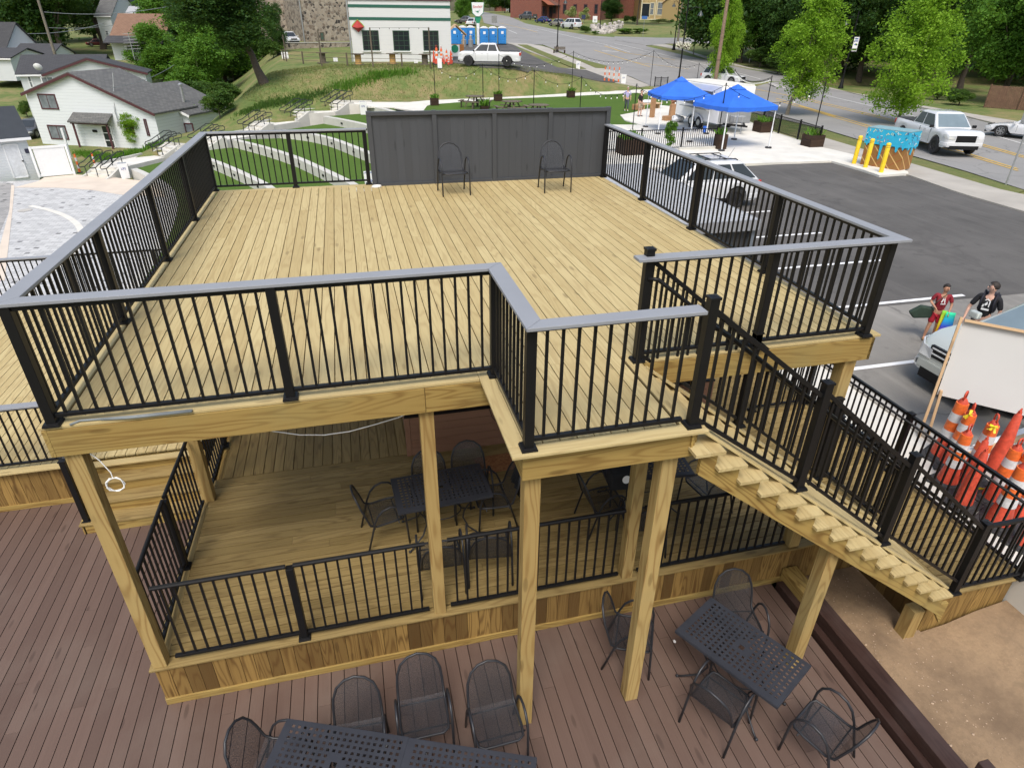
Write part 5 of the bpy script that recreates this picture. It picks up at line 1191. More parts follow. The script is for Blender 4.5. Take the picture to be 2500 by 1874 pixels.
    for y,k,f in ((1,kL,fL),(-1,kR,fR)):
        a=len(J3); J3.append(S(hx*.1,y*.05,hp-.04)+S(.060,.060)); E3.append((0,a)); kk=Vector(k); top=Vector((hx*.1,y*.05,hp-.04))
        if shorts: q=top+(kk-top)*.93; J3.append(tuple(v*H_ for v in q)+(.050*H_,.052*H_)); E3.append((a,a+1))
        else:
            J3.append(tuple(v*H_ for v in kk)+(.042*H_,.042*H_)); q=Vector(f)+Vector((-.01,0,.03)); J3.append(tuple(v*H_ for v in q)+(.031*H_,.031*H_)); E3+=[(a,a+1),(a+1,a+2)]
    skinned('shorts' if shorts else 'trousers',J3,E3,legm,T)
    for y,f in ((1,fL),(-1,fR)):
        m_=MB(); zf=max(0,f[2]-.045); m_.blob(((f[0]+.03)*H_,(f[1]+y*.004)*H_,(zf+.018)*H_),.05*H_,6,(1.3,.5,.42)); m_.build('shoe',shoe,T,2)
    # hair as a cap over the skull, face details
    m_=MB(); cx,cz=(hx+.012),.945; vs=[]; n=12
    Rt=Matrix.Rotation(ht,3,'Z')
    rows=[]
    for i in range(8):
        th=math.pi*(.5+.12)*i/7
        for k_ in range(20):
            ph=2*math.pi*k_/20; r_=.063; lim=1.0
            tt=th
            if math.cos(ph)>.25: tt=min(th,math.pi*.33)
            rr=.060+.004*noise.noise(Vector((ph*2,tt*3,1)))
            v=Vector((math.sin(tt)*math.cos(ph)*rr*1.04,math.sin(tt)*math.sin(ph)*rr*.90,math.cos(tt)*rr*1.02)); v=Rt@v
            vs.append(((cx-.003+v.x)*H_,v.y*H_,(cz+v.z)*H_))
    m_.add(vs,[(i*20+k_,i*20+(k_+1)%20,(i+1)*20+(k_+1)%20,(i+1)*20+k_) for i in range(7) for k_ in range(20)]); m_.build('hair',hair,T,2,0,-.006)
    def fpt(x,y,z): v=Rt@Vector((x,y,0)); return ((cx+v.x)*H_,v.y*H_,z*H_)
    m_=MB(); m_.blob(fpt(.058,0,.922),.0085*H_,5,(1,.9,1.4)); m_.build('nose',skin,T,2)
    for s in (-1,1):
        m_=MB(); m_.blob(fpt(.049,s*.019,.937),.0065*H_,4,(.6,1.2,.7)); m_.build('eye',M_black,T,2)
        m_=MB(); m_.blob(fpt(.0,s*.052,.927),.012*H_,5,(.7,.4,1.3)); m_.build('ear',skin,T,2)
    m_=MB(); m_.blob(fpt(.052,0,.903),.009*H_,4,(.5,1.4,.35)); m_.build('mouth',flat('lips',(.25,.08,.07),.6),T,2)
    T.location=p; T.rotation_euler=(0,0,rz); return T
M_maroon=flat('maroon_shirt',(.22,.012,.022),.8,0,.1,6); M_redc=flat('red_shorts',(.36,.008,.025),.7,0,.1,6)
M_print=flat('print_white',(.75,.75,.75),.7)
pb=atz(Z(Z6,1378,800),GZ)
tc=math.atan2(CC.y-pb.y,CC.x-pb.x)
boy=person('boy in maroon shirt and red shorts holding a rainbow towel',(pb.x,pb.y,GZ),tc+.25,1.27,M_skin,M_maroon,M_redc,M_hair,dict(lean=.0,turn=.5,elbL=(.03,.15,.66),wrL=(.10,.13,.56),elbR=(.0,-.155,.67),wrR=(.09,-.09,.61),kneeL=(.02,.05,.28),kneeR=(.02,-.06,.28),footL=(.02,.05,.045),footR=(.05,-.085,.045)),shoe=flat('tan_sandal',(.30,.15,.06),.7))
def onf(T,pts,mat,name='shirt_print',th=.004,H_=1.27): 
    m_=MB()
    for P in pts: m_.prism([Vector(p)*H_ for p in P],(th,0,0))
    return m_.build(name,mat,T)
sp_=[[(.097,.012,.79),(.097,.030,.70),(.097,.016,.70),(.097,.0,.76)],[(.097,-.012,.79),(.097,-.034,.71),(.097,-.018,.70),(.097,-.002,.76)],[(.094,.04,.692),(.094,-.03,.680),(.094,-.03,.668),(.094,.04,.676)]]
t_=boy.location.copy(); boy.location=(0,0,0)
for P in sp_:
    m_=MB(); m_.prism([(a*1.27,b*1.27,c*1.27) for a,b,c in P],(.006,0,0)); m_.build('shirt_print',M_print,boy)
boy.location=t_
def dirs(T): a=T.rotation_euler[2]; return Vector((math.cos(a),math.sin(a),0)),Vector((-math.sin(a),math.cos(a),0))
fw,lf=dirs(boy); bp_=Vector((pb.x,pb.y,GZ))
def rainbow():
    m,t,b=newmat('rainbow_cloth'); s=N(t,'SeparateXYZ'); t.links.new(coords(t,'gc'),s.inputs[0])
    t.links.new(ramp(t,s.outputs[0],[(0,(.70,.12,.02)),(.18,(.75,.14,.03)),(.34,(.16,.07,.42)),(.5,(.04,.08,.62)),(.72,(.02,.42,.75)),(.93,(.03,.68,.36))]),b.inputs['Base Color']); b.inputs['Roughness'].default_value=.8; return m
def rainbow2():
    m,t,b=newmat('rainbow_cloth_back'); s=N(t,'SeparateXYZ'); t.links.new(coords(t,'gc'),s.inputs[0])
    t.links.new(ramp(t,s.outputs[0],[(0,(.8,.22,.02)),(.3,(.85,.5,.02)),(.6,(.72,.68,.03)),(.95,(.2,.55,.04))]),b.inputs['Base Color']); b.inputs['Roughness'].default_value=.8; return m
def towel(c,w0,w1,hh,mat,nm,T=None):
    rows=10;k=9;vs=[];gs=[]
    for i in range(rows):
        f=i/(rows-1); wdt=(w0+(w1-w0)*sm(f*1.2)); z=-hh*f
        for j in range(k): u=2*j/(k-1)-1; vs.append(c+lf*(u*wdt/2)+Vector((0,0,z+.03*u*u*(-f)))+fw*(.05*(1-u*u)*f)); gs.append((1-f,u,0))
    m_=MB(); m_.add(vs,[(i*k+j,i*k+j+1,(i+1)*k+j+1,(i+1)*k+j) for i in range(rows-1) for j in range(k-1)],gs); return m_
tw=thing('towel','rainbow coloured towel hanging from the hand of the boy','towel',bp_+Vector((0,0,.2)))
c=bp_+fw*.16+lf*.20+Vector((0,0,.72))
towel(c,.17,.25,.62,None,'').build('front_fold',rainbow(),tw,2,0,.008); towel(c+lf*(-.10)-fw*.06,.10,.10,.55,None,'').build('back_fold',rainbow2(),tw,2,0,.008)
bg_=thing('shoulder_bag','dark green shoulder bag carried by the boy in maroon','bag',bp_+Vector((0,0,.5)))
m_=MB(); c=bp_-lf*.30+fw*.0+Vector((0,0,.62)); A=lf*.24; m_.prism([c-A*.2+Vector((0,0,.12))-fw*.06,c+A*.9+Vector((0,0,.10))-fw*.06,c+A*.8+Vector((0,0,-.12))-fw*.06,c-A*.5+Vector((0,0,-.18))-fw*.06,c-A+Vector((0,0,-.06))-fw*.06],fw*.14); m_.build('pouch',flat('green_canvas',(.022,.042,.028),.85,0,.2,8),bg_,False,.03)
m_=MB(); m_.tube([c+A*.6+Vector((0,0,.1)),bp_-lf*.10+fw*.10+Vector((0,0,.90)),bp_+lf*.04+fw*.05+Vector((0,0,1.06))],.008,5); m_.build('strap',flat('green_strap',(.05,.07,.045),.8),bg_)
pt=atz((2432,690),GZ+1.58); tc=math.atan2(CC.y-pt.y,CC.x-pt.x)
M_teesh=flat('black_tee',(.010,.010,.013),.85,0,.2,6)
teen=person('teenager in black printed shirt with dark backpack looking away',(pt.x,pt.y,GZ),tc-.1,1.60,M_skin2,M_teesh,flat('black_shorts',(.012,.012,.014),.8),M_hair,dict(turn=-1.3,elbL=(.0,.16,.63),wrL=(.09,.12,.51),elbR=(.02,-.17,.63),wrR=(.09,-.17,.50)),shorts=True)
t_=teen.location.copy(); teen.location=(0,0,0)
for P in ([(.074,.032,.78),(.074,.0,.805),(.074,-.030,.78),(.074,-.018,.775),(.074,0,.79),(.074,.02,.775)],[(.074,.035,.775),(.074,.022,.775),(.074,.026,.70),(.074,.036,.70)],[(.074,.005,.77),(.074,-.02,.73),(.074,-.008,.71),(.074,.012,.73)],[(.070,.045,.675),(.070,-.035,.675),(.070,-.035,.652),(.070,.045,.652)],[(.074,-.02,.725),(.074,-.034,.725),(.074,-.04,.69),(.074,-.02,.69)]):
    m_=MB(); m_.prism([(a*1.6+.038,b*1.6,c*1.6) for a,b,c in P],(.008,0,0)); m_.build('shirt_print',M_print,teen)
teen.location=t_
fw,lf=dirs(teen); c=Vector((pt.x,pt.y,GZ))-fw*.19-lf*0+Vector((0,0,1.12)); bk=thing('backpack','dark backpack on the back of the teenager','backpack',c-Vector((0,0,.2)))
m_=MB(); m_.box(c,(.16,.30,.42),Matrix((fw,lf,Vector((0,0,1)))).transposed()); m_.build('body',flat('navy_black',(.014,.014,.024),.8),bk,False,.06)
for s in (-1,1): m_=MB(); m_.tube([c+lf*s*.10+Vector((0,0,.18)),c+lf*s*.11+fw*.16+Vector((0,0,.27)),c+lf*s*.11+fw*.32+Vector((0,0,.12)),c+lf*s*.12+fw*.30+Vector((0,0,-.08)),c+lf*s*.13+fw*.1+Vector((0,0,-.16))],.016,6); m_.build('strap',MATS['navy_black'],bk,2)
M_tie=flat('tie_dye_violet',(.42,.38,.62),.8,0,.45,4); M_jean=flat('grey_jeans',(.06,.07,.09),.8); M_khk=flat('khaki_shorts',(.40,.34,.25),.8)
p=atz(Z(Z3,1865,958),-3.0); tc=math.atan2(CC.y-p.y,CC.x-p.x)
person('older person in pale violet tie dye shirt walking on the turf',(p.x,p.y,-3.0),tc+.15,1.76,M_skin2,M_tie,M_jean,M_hairg,dict(footL=(.06,.05,.05),footR=(-.10,-.05,.05),kneeL=(.05,.05,.285),kneeR=(-.01,-.05,.28)),shorts=False,shoe=M_refl)
p=atz(Z(Z3,1978,1003),PADZ); M_blks=flat('black_shirt',(.012,.012,.012),.85)
person('person in black shirt and khaki shorts standing by the left canopy',(p.x,p.y,PADZ),tc+1.0,1.78,M_skin2,M_blks,M_khk,M_hair,dict())
p=atz(Z(Z4,492,990),PADZ); person('person in red shirt and tan trousers under the left canopy',(p.x,p.y,PADZ),tc+2,1.74,M_skin,flat('red_tee',(.55,.02,.02),.8),flat('tan_trousers',(.32,.16,.07),.8),M_hair,dict(),shorts=False)
p=atz(Z(Z4,540,988),PADZ); person('person in grey top and dark trousers beside the trailer',(p.x,p.y,PADZ),tc-1,1.72,M_skin2,flat('grey_top',(.30,.28,.30),.8),flat('navy_trousers',(.02,.03,.06),.8),M_hair,dict(),shorts=False)
# ============================================================ CONES, BOARD, BOLLARDS
def make_cone(striped,H_=.95):
    t=thing('traffic_cone','','traffic cone'); rr=random.Random(4)
    m_=MB(); m_.bb((-.21,-.21,0),(.21,.21,.035)); m_.lathe((0,0,.035),[(.20,0),(.16,.03),(.13,.035)],8); m_.build('base',M_rubber,t,False,.02)
    prof=[(.125,.05),(.115,.16),(.075,.55),(.045,.88),(.03,.90),(.022,.95)]
    if striped: prof=[(.135,.05),(.11,.22),(.095,.30),(.085,.5),(.065,.80),(.055,.86),(.03,.90)]
    m_=MB(); m_.lathe((0,0,0),prof,20); m_.build('body',M_cred,t,True)
    if striped:
        rad=lambda z: float(np.interp(z,[.22,.30,.5,.8],[.111,.097,.087,.067]))
        for k_,(a,b) in enumerate(((.32,.45),(.45,.58),(.58,.70),(.70,.84))):
            m_=MB(); m_.lathe((0,0,0),[(rad(a)+.004,a),(rad(b)+.004,b)],20); m_.build('sleeve_band',M_orange if k_%2 else M_refl,t,True)
        m_=MB(); m_.tube([(-.03,0,.88),(-.035,0,.97),(-.015,0,1.0),(.015,0,1.0),(.035,0,.97),(.03,0,.88)],.011,6); m_.build('handle',M_cred,t,2)
    else:
        m_=MB(); m_.tube([(-.02,0,.93),(-.022,0,.975),(0,0,.99),(.022,0,.975),(.02,0,.93)],.008,6); m_.build('handle',M_cred,t,2)
    return t
CA=make_cone(True); CB=make_cone(False); ca=[];cb=[]
gco='traffic cones stored by the landing'
def scone(f,p,z,lab,sc=1.12,rz=.4,group=gco): q=atz(Z(f,*p),z); return proto_place(ca,CA,(q.x,q.y,z),rz,lab,group,sc)
def rcone(f,p,z,lab,sc=1.0,group=gco): q=atz(Z(f,*p),z); return proto_place(cb,CB,(q.x,q.y,z),.3,lab,group,sc)
WZ=GZ+.035
scone(ZR,(1480,585),WZ,'striped orange cone farthest left, nearest the wooden board legs',1.2)
scone(ZR,(1555,655),WZ,'striped orange cone with yellow tape tied to its handle',1.12,.9)
scone(ZR,(1530,810),WZ,'striped cone with black scribble on its white band',1.05,.2)
scone(ZR,(1735,755),WZ,'striped cone behind the plain red cone, yellow tape on top',1.12,1.2)
rcone(ZR,(1665,990),WZ,'plain red cone standing closest to the black railing')
rcone(ZR,(1935,690),GZ,'taller plain red cone on black base beyond the others',1.12)
scone(ZR,(1960,1165),WZ,'striped cone in front near the corner of the landing railing',1.15)
scone(ZR,(1925,960),WZ,'worn striped cone among the right group of cones',1.08,.1)
scone(ZR,(2040,1010),WZ,'striped cone at right with caution tape beside it',1.12,.6)
scone(ZR,(2140,1115),WZ,'stacked red ringed cone at the right edge of the picture',.85,.5)
rcone(ZR,(2170,1340),WZ,'red cone glimpsed low behind the corner railing post',.8)
rcone(ZR,(1700,830),WZ,'red cone mostly hidden behind the plain red one',.9)
M_tape=flat('caution_tape',(.78,.62,.02),.5)
def tape(nm,lab,pts,w_=.07,txt=None):
    t=thing(nm,lab,'tape',pts[0]); m_=MB(); vs=[]
    for i,p in enumerate(pts): vs+= [Vector(p)+Vector((0,0,w_/2)),Vector(p)-Vector((0,0,w_/2))]
    m_.add(vs,[(2*i,2*i+2,2*i+3,2*i+1) for i in range(len(pts)-1)]); m_.build('strip',M_tape,t,False,0,.002); return t
q0=atz(Z(ZR,2010,715),GZ+.55); q1=atz(Z(ZR,2185,480),GZ+1.0)
tp=tape('caution_tape','yellow caution tape with black letters stretched between cones',[q0,q0+(q1-q0)*.5,q1],.075)
dd=(q1-q0).normalized(); nv=(CC-q0).normalized(); nv=(nv-dd*nv.dot(dd)).normalized(); upv=nv.cross(dd); M3=Matrix((dd,upv,nv)).transposed()
text(tp,'CAUTION',q0+(q1-q0)*.45+nv*.012,M3,.085,M_inkb)
for (zx,zy,hz) in ((1740,215,1.0),(1950,320,.98)):
    q=atz(Z(ZR,zx,zy),WZ+hz); m_=MB(); rr=random.Random(zx)
    for k_ in range(7): m_.beam(q,q+Vector((rr.uniform(-.08,.08),rr.uniform(-.08,.08),rr.uniform(-.08,.06))),.03,.004)
    tag(m_.build('tape_knot',M_tape),'yellow tape knot tied to the striped cone %s'%('second from left' if zx<1800 else 'behind the plain red one'),'tape')
q0=atz(Z(ZR,1800,850),WZ+.05); tape('yellow_cord','loose yellow tape lying between the black cone bases',[q0,q0+Vector((.15,-.1,.01)),q0+Vector((.3,-.2,0)),q0+Vector((.32,-.42,0))],.04)
# white board on stud frame
BT=atz(Z(Z6,1655,612),-1.05); base=atz(Z(Z6,1285,1640),WZ)
WB=thing('display_board','large white board on a bare timber stud frame beside the cones','board',(base.x,base.y,WZ))
TR=atz(Z(Z6,2330,740),-1.05); dx_=(TR-BT); dx_.z=0; dx_.normalize(); upb=(BT-base); Lb=upb.length; upb.normalize(); nb_=dx_.cross(upb).normalized()
if nb_.dot(CC-BT)<0: nb_=-nb_
Wb=2.35
def bpnt(u,v,o=0): return BT+dx_*u-upb*v+nb_*o
PH=1.28
m_=MB(); m_.prism([bpnt(.06,.06,-.03),bpnt(Wb,.06,-.03),bpnt(Wb,PH,-.03),bpnt(.06,PH,-.03)],nb_*-.012); m_.build('panel',flat('board_white',(.50,.50,.495),.6,0,.03,1),WB)
m_=MB(); m_.beam(bpnt(0.02,0,0),bpnt(.02,Lb,0),.038,.089,up=tuple(nb_)); m_.build('leg',M_2x4,WB); m_=MB(); m_.beam(bpnt(.07,.035,0),bpnt(Wb,.035,0),.038,.089,up=tuple(nb_)); m_.build('top_rail',M_2x4,WB)
q=atz(Z(Z6,1375,1640),WZ); m_=MB(); m_.beam(bpnt(.10,PH*.93,.02),q,.038,.08,up=tuple(nb_)); m_.build('brace',M_2x4,WB)
m_=MB(); m_.beam(bpnt(Wb-.02,0,0),bpnt(Wb-.02,Lb,0),.038,.089,up=tuple(nb_)); m_.build('leg',M_2x4,WB)
q=atz(Z(Z6,2120,700),-1.0); m_=MB(); m_.beam(bpnt(1.25,.02,.05),bpnt(2.1,.2,.4),.04,.08); m_.build('brace',M_2x4,WB)
q0=atz(Z(ZR,1740,560),GZ+.1); q1=atz(Z(ZR,2230,400),GZ+.1); m_=MB(); m_.beam(q0,q1,.09,.04); tag(m_.build('timber_board',M_2x4),'bare timber plank lying on the pavement behind the cones','plank')
m_=MB(); q2=q0+Vector((.25,.12,0)); q3=q1+Vector((.3,.15,0)); m_.beam(q2,q3,.14,.02); tag(m_.build('timber_board',M_white),'white painted plank lying beside the bare plank','plank')
# bollards and painted box
def bollard(p,py,label):
    q=atz(Z(Z5,*p),PADZ); hh=topz(Vector((q.x,q.y,PADZ)),Z(Z5,0,py)[1])-PADZ; t=thing('bollard',label,'bollard',(q.x,q.y,PADZ),'yellow bollards round the painted box')
    m_=MB(); m_.lathe((q.x,q.y,PADZ),[(.10,0),(.10,hh-.05),(.085,hh-.02),(.04,hh)],20); m_.build('sleeve',M_yel,t,True)
    for k_ in (.12,.2): m_=MB(); m_.lathe((q.x,q.y,PADZ+hh-k_),[(.102,0),(.102,.018)],20); m_.build('band',flat('ochre_band',(.25,.12,.01),.5),t)
bollard((738,1410),1168,'yellow bollard at left of the painted ice cream box'); bollard((837,1442),1193,'yellow bollard in the middle before the painted box'); bollard((972,1485),1230,'yellow bollard at right before the painted box')
a=atz(Z(Z5,790,1415),PADZ); c=atz(Z(Z5,1135,1472),PADZ); 
bx=thing('utility_box','utility box painted as melting blue ice cream with sprinkles on waffle','utility box',(c.x,c.y,PADZ))
e1=atz(Z(Z5,940,1478),PADZ)
# box corners: front left a, front corner e, right c
fc=Vector((c.x-.05,c.y-.0,PADZ)); A=Vector((a.x,a.y,PADZ)); ux=(fc-A); ux.z=0; Wb_=ux.length; ux.normalize(); uy=Vector((-ux.y,ux.x,0)); 
if uy.dot(CC-A)>0: uy=-uy
hb=topz(A,Z(Z5,0,1100)[1])-PADZ; Mx=Matrix((ux,uy,Vector((0,0,1)))).transposed()
def waffle():
    m,t,b=newmat('waffle_paint'); v=coords(t,'gc'); s=N(t,'SeparateXYZ'); t.links.new(v,s.inputs[0])
    p1=math_(t,'FRACT',math_(t,'MULTIPLY',math_(t,'ADD',s.outputs[0],math_(t,'MULTIPLY',s.outputs[1],1.0)),1.9)); p2=math_(t,'FRACT',math_(t,'MULTIPLY',math_(t,'SUBTRACT',s.outputs[0],math_(t,'MULTIPLY',s.outputs[1],1.4)),1.7))
    l1=ramp(t,p1,[(0,(1,1,1)),(.10,(1,1,1)),(.12,(0,0,0))]); l2=ramp(t,p2,[(0,(1,1,1)),(.06,(1,1,1)),(.075,(0,0,0))])
    c_=mixc(t,l2,(.27,.13,.035),(.30,.05,.025)); c_=mixc(t,l1,c_,(.62,.40,.16)); t.links.new(c_,b.inputs['Base Color']); b.inputs['Roughness'].default_value=.5; return m
m_=MB(); D_=.95
c0=A+ux*Wb_/2+uy*D_/2+Vector((0,0,hb*.5-.04)); vs=[]; g_=[]
P0=[A,A+ux*Wb_,A+ux*Wb_+uy*D_,A+uy*D_]
m_.prism([p+Vector((0,0,.0)) for p in P0],(0,0,hb*.58)); 
m_.g=[((Vector(v)-A).dot(ux)+(Vector(v)-A).dot(uy),v[2],0) for v in m_.v]
m_.build('waffle_base',waffle(),bx)
M_ice=flat('ice_cream_blue',(.03,.42,.66),.4,0,.05)
m_=MB(); P1=[A-ux*.05-uy*.05,A+ux*(Wb_+.05)-uy*.05,A+ux*(Wb_+.05)+uy*(D_+.05),A+uy*(D_+.05)-ux*.05]; m_.prism([p+Vector((0,0,hb*.60)) for p in P1],(0,0,hb*.40)); m_.build('ice_cream_top',M_ice,bx)
m_=MB(); m_.prism([p+Vector((0,0,hb)) +(p-c0).normalized()*.06*0 for p in P1],(0,0,.04)); m_.build('lid',flat('lid_grey_blue',(.20,.34,.38),.5),bx,False,.01)
# drips
for (u,l,w_) in ((.18,.10,.10),(.42,.62,.075),(.62,.12,.12),(.80,.2,.10),(.95,.08,.08),(.05,.06,.08)):
    m_=MB(); pc=A+ux*(Wb_*u)-uy*.052+Vector((0,0,hb*.61)); pol=[pc+ux*(-w_)+Vector((0,0,0)),pc+ux*w_,pc+ux*w_*.6+Vector((0,0,-l*.35)),pc+ux*w_*.45+Vector((0,0,-l)),pc+ux*0+Vector((0,0,-l-.06)),pc-ux*w_*.45+Vector((0,0,-l)),pc-ux*w_*.6+Vector((0,0,-l*.35))]
    m_.prism(pol,uy*.05); m_.build('drip',M_ice,bx)
for (u,l,w_) in ((.2,.12,.10),(.55,.35,.06),(.85,.10,.10)):
    m_=MB(); pc=A+ux*(Wb_+.052)+uy*(D_*u)+Vector((0,0,hb*.61)); pol=[pc-uy*w_,pc+uy*w_,pc+uy*w_*.5+Vector((0,0,-l)),pc-uy*w_*.5+Vector((0,0,-l))]; m_.prism(pol,-ux*.05); m_.build('drip',M_ice,bx)
rr=random.Random(5); cols=[flat('sprinkle_%s'%n,c_,.5) for n,c_ in (('white',(.8,.8,.8)),('cream',(.75,.65,.3)),('navy',(.01,.03,.12)),('mauve',(.25,.12,.3)))]
for mi,mt in enumerate(cols):
    m_=MB()
    for k_ in range(17):
        u=rr.random(); v=rr.random(); sd=rr.random()<.62; an=rr.uniform(0,3.1); 
        if sd: p=A+ux*Wb_*u-uy*.056+Vector((0,0,hb*(.63+.35*v))); d1=ux*math.cos(an)+Vector((0,0,math.sin(an))); nn=-uy
        else: p=A+ux*(Wb_+.056)+uy*D_*u+Vector((0,0,hb*(.63+.35*v))); d1=uy*math.cos(an)+Vector((0,0,math.sin(an))); nn=ux
        m_.beam(p-d1*.05,p+d1*.05,.022,.008,up=tuple(nn))
    m_.build('sprinkles',mt,bx)
# ============================================================ PARK FURNITURE
def gp(f,x,y,off=0): q=atg(Z(f,x,y),off); return Vector((q.x,q.y,h(q.x,q.y)))
def pz(f,x,y,z): q=atz(Z(f,x,y),z); return Vector((q.x,q.y,z))
def canopy(label,c4,label_g,ph=2.0,peak=3.05):
    c=sum(c4,Vector())/4; t=thing('canopy_tent',label,'canopy',c,'blue pop up canopies'); H1=2.15
    d1=(c4[1]-c4[0]).normalized(); S_=1.6
    for i,p in enumerate(c4):
        m_=MB(); m_.bb((p.x-.018,p.y-.018,p.z),(p.x+.018,p.y+.018,p.z+H1)); m_.bb((p.x-.026,p.y-.026,p.z),(p.x+.026,p.y+.026,p.z+1.1)); m_.build('leg',M_trimw,t)
        m_=MB(); m_.lathe((p.x,p.y,p.z),[(.17,0),(.18,.03),(.17,.07),(.05,.075)],16); m_.build('weight',M_rubber,t)
    out=[c+(p-c)*1.04 for p in c4]; z=c.z
    ap=c+Vector((0,0,peak)); m_=MB(); n=10
    for i in range(4):
        a,b=out[i],out[(i+1)%4]; vs=[]
        for r in range(7):
            f=r/6
            for k in range(n+1):
                u=k/n; e=a.lerp(b,u); sag=.05*math.sin(math.pi*u)*(1-f)
                p=e.lerp(c,f*.86); zz=H1+(peak-H1)*.86*(f**.92)-sag-.05*math.sin(math.pi*f); vs.append((p.x,p.y,z+zz))
        for k in range(n+1):
            u=k/n; e=a.lerp(b,u); vs.append((e.x,e.y,z+H1-.22-.02*math.sin(u*19)-.03*math.sin(math.pi*u)))
        F=[(r*(n+1)+k,r*(n+1)+k+1,(r+1)*(n+1)+k+1,(r+1)*(n+1)+k) for r in range(6) for k in range(n)]+[(7*(n+1)+k,7*(n+1)+k+1,k+1,k) for k in range(n)]
        m_.add(vs,F)
    m_.build('cover',M_blue,t,True)
    m_=MB(); s4=[c+(p-c)*.22 for p in out]; 
    for i in range(4):
        a,b=s4[i],s4[(i+1)%4]; m_.add([(a.x,a.y,z+H1+(peak-H1)*.80),(b.x,b.y,z+H1+(peak-H1)*.80),(ap.x,ap.y,ap.z+.06)],[(0,1,2)])
    m_.build('vent_cap',M_blue,t)
    m_=MB()
    for i in range(4):
        a,b=c4[i],c4[(i+1)%4]; 
        for k in range(2):
            u0,u1=k/2,(k+1)/2; p=a.lerp(b,u0);q=a.lerp(b,u1); m_.beam(p+Vector((0,0,1.85)),q+Vector((0,0,2.1)),.02,.012); m_.beam(p+Vector((0,0,2.1)),q+Vector((0,0,1.85)),.02,.012)
    m_.build('truss',M_alu,t); return t
ca1=pz(Z4,205,1085,PADZ); ca2=pz(Z4,658,1208,PADZ); 
u_=(ca2-ca1); 
# second canopy (right) from two near feet
cb1=pz(Z4,922,1300,PADZ); cb2=pz(Z4,1380,1273,PADZ); e=(cb2-cb1).normalized(); Lc=3.05; n_=Vector((-e.y,e.x,0)); 
if n_.y<0: n_=-n_
C2=[cb1,cb1+e*Lc,cb1+e*Lc+n_*Lc,cb1+n_*Lc]; canopy('blue pop up canopy at right, in front of the white trailer',C2,'')
ca3=pz(Z4,380,1155,PADZ)
e2=(ca3-pz(Z4,655,1208,PADZ)); A0=ca3; e2=Vector((.985,-.17,0)); n2=Vector((.17,.985,0)); A0=pz(Z4,375,1155,PADZ); 
C1=[A0,A0+e2*3.05,A0+(e2+n2)*3.05,A0+n2*3.05]; canopy('blue pop up canopy at left beside the turf',C1,'')
# trailer
w1=pz(Z4,640,1082,PADZ); w2=pz(Z4,722,1112,PADZ); wd_=(w1-w2); wd_.normalize(); tl=Vector((-.25,.97,0)); tl=Vector((wd_.x*.5-.1,wd_.y,0)).normalized(); nr=Vector((tl.y,-tl.x,0))   # tl: towards tail, nr: away to the right
o_=(w1+w2)/2; TRL=thing('food_trailer','white enclosed food trailer with twin wheels and open serving hatch','trailer',o_)
def tp_(u,v,z): return o_+tl*u+nr*v+Vector((0,0,z))
def tprism(nm,mat,u0,u1,v0,v1,z0,z1,bev=.03,par=None): m_=MB(); m_.prism([tp_(u0,v0,z0),tp_(u1,v0,z0),tp_(u1,v1,z0),tp_(u0,v1,z0)],(0,0,z1-z0)); return m_.build(nm,mat,par or TRL,False,bev)
tprism('body',M_white,-2.5,2.7,.08,2.45,.5,2.62); tprism('roof',M_conc,-2.45,2.65,.13,2.40,2.6,2.70,.02)
for s in (-.45,.45):
    for v_ in (.0,2.2):
        M3=Matrix((tl,Vector((0,0,1)),nr)).transposed(); c_=tp_(s,v_,.36)
        m_=MB(); m_.lathe(c_,[(.2,0),(.34,0),(.36,.04),(.36,.19),(.32,.21),(.2,.2)],22,ax=M3); o=m_.build('wheel',M_tyre,TRL,True); m_=MB(); m_.lathe(c_-nr*.01,[(.19,.0),(.21,.03),(.03,.06)],18,ax=M3); m_.build('rim',M_rim,o,True)
m_=MB(); m_.tube([tp_(.95*math.cos(R(a)),-.02,.38+.50*math.sin(R(a))) for a in range(0,181,15)],.05,6); m_.prism([tp_(.95*math.cos(R(a)),.07,.38+.50*math.sin(R(a))) for a in range(0,181,15)],nr*.01); m_.build('mudguard',M_trimw,TRL,True)
tprism('hatch',flat('hatch_dark',(.10,.11,.12),.5),-1.6,1.5,.05,.078,1.35,2.25,.0); tprism('counter',M_alu,-1.7,1.6,-.32,.05,1.20,1.25,.005)
tprism('nose_guard',M_alu,-2.54,-2.505,.10,2.42,.5,1.25,.004)
m_=MB(); m_.beam(tp_(-2.5,.5,.5),tp_(-3.7,1.25,.5),.09,.12); m_.beam(tp_(-2.5,2.0,.5),tp_(-3.7,1.25,.5),.09,.12); m_.beam(tp_(-3.6,1.25,.5),tp_(-3.95,1.25,.5),.09,.1); m_.build('drawbar',M_black,TRL)
m_=MB(); m_.tube([tp_(-3.4,1.25,0),tp_(-3.4,1.25,.95)],.04,8); m_.build('jack',M_alu,TRL); tprism('propane_box',M_alu,-3.1,-2.58,.9,1.7,.62,.98,.02)
q=tp_(-2.2,-.5,0); m_=MB(); m_.lathe((q.x,q.y,PADZ),[(.13,0),(.15,.35),(.15,.36),(.12,.36)],14); tag(m_.build('bucket',M_blue,None,True),'blue bucket on the patio beside the trailer','bucket')
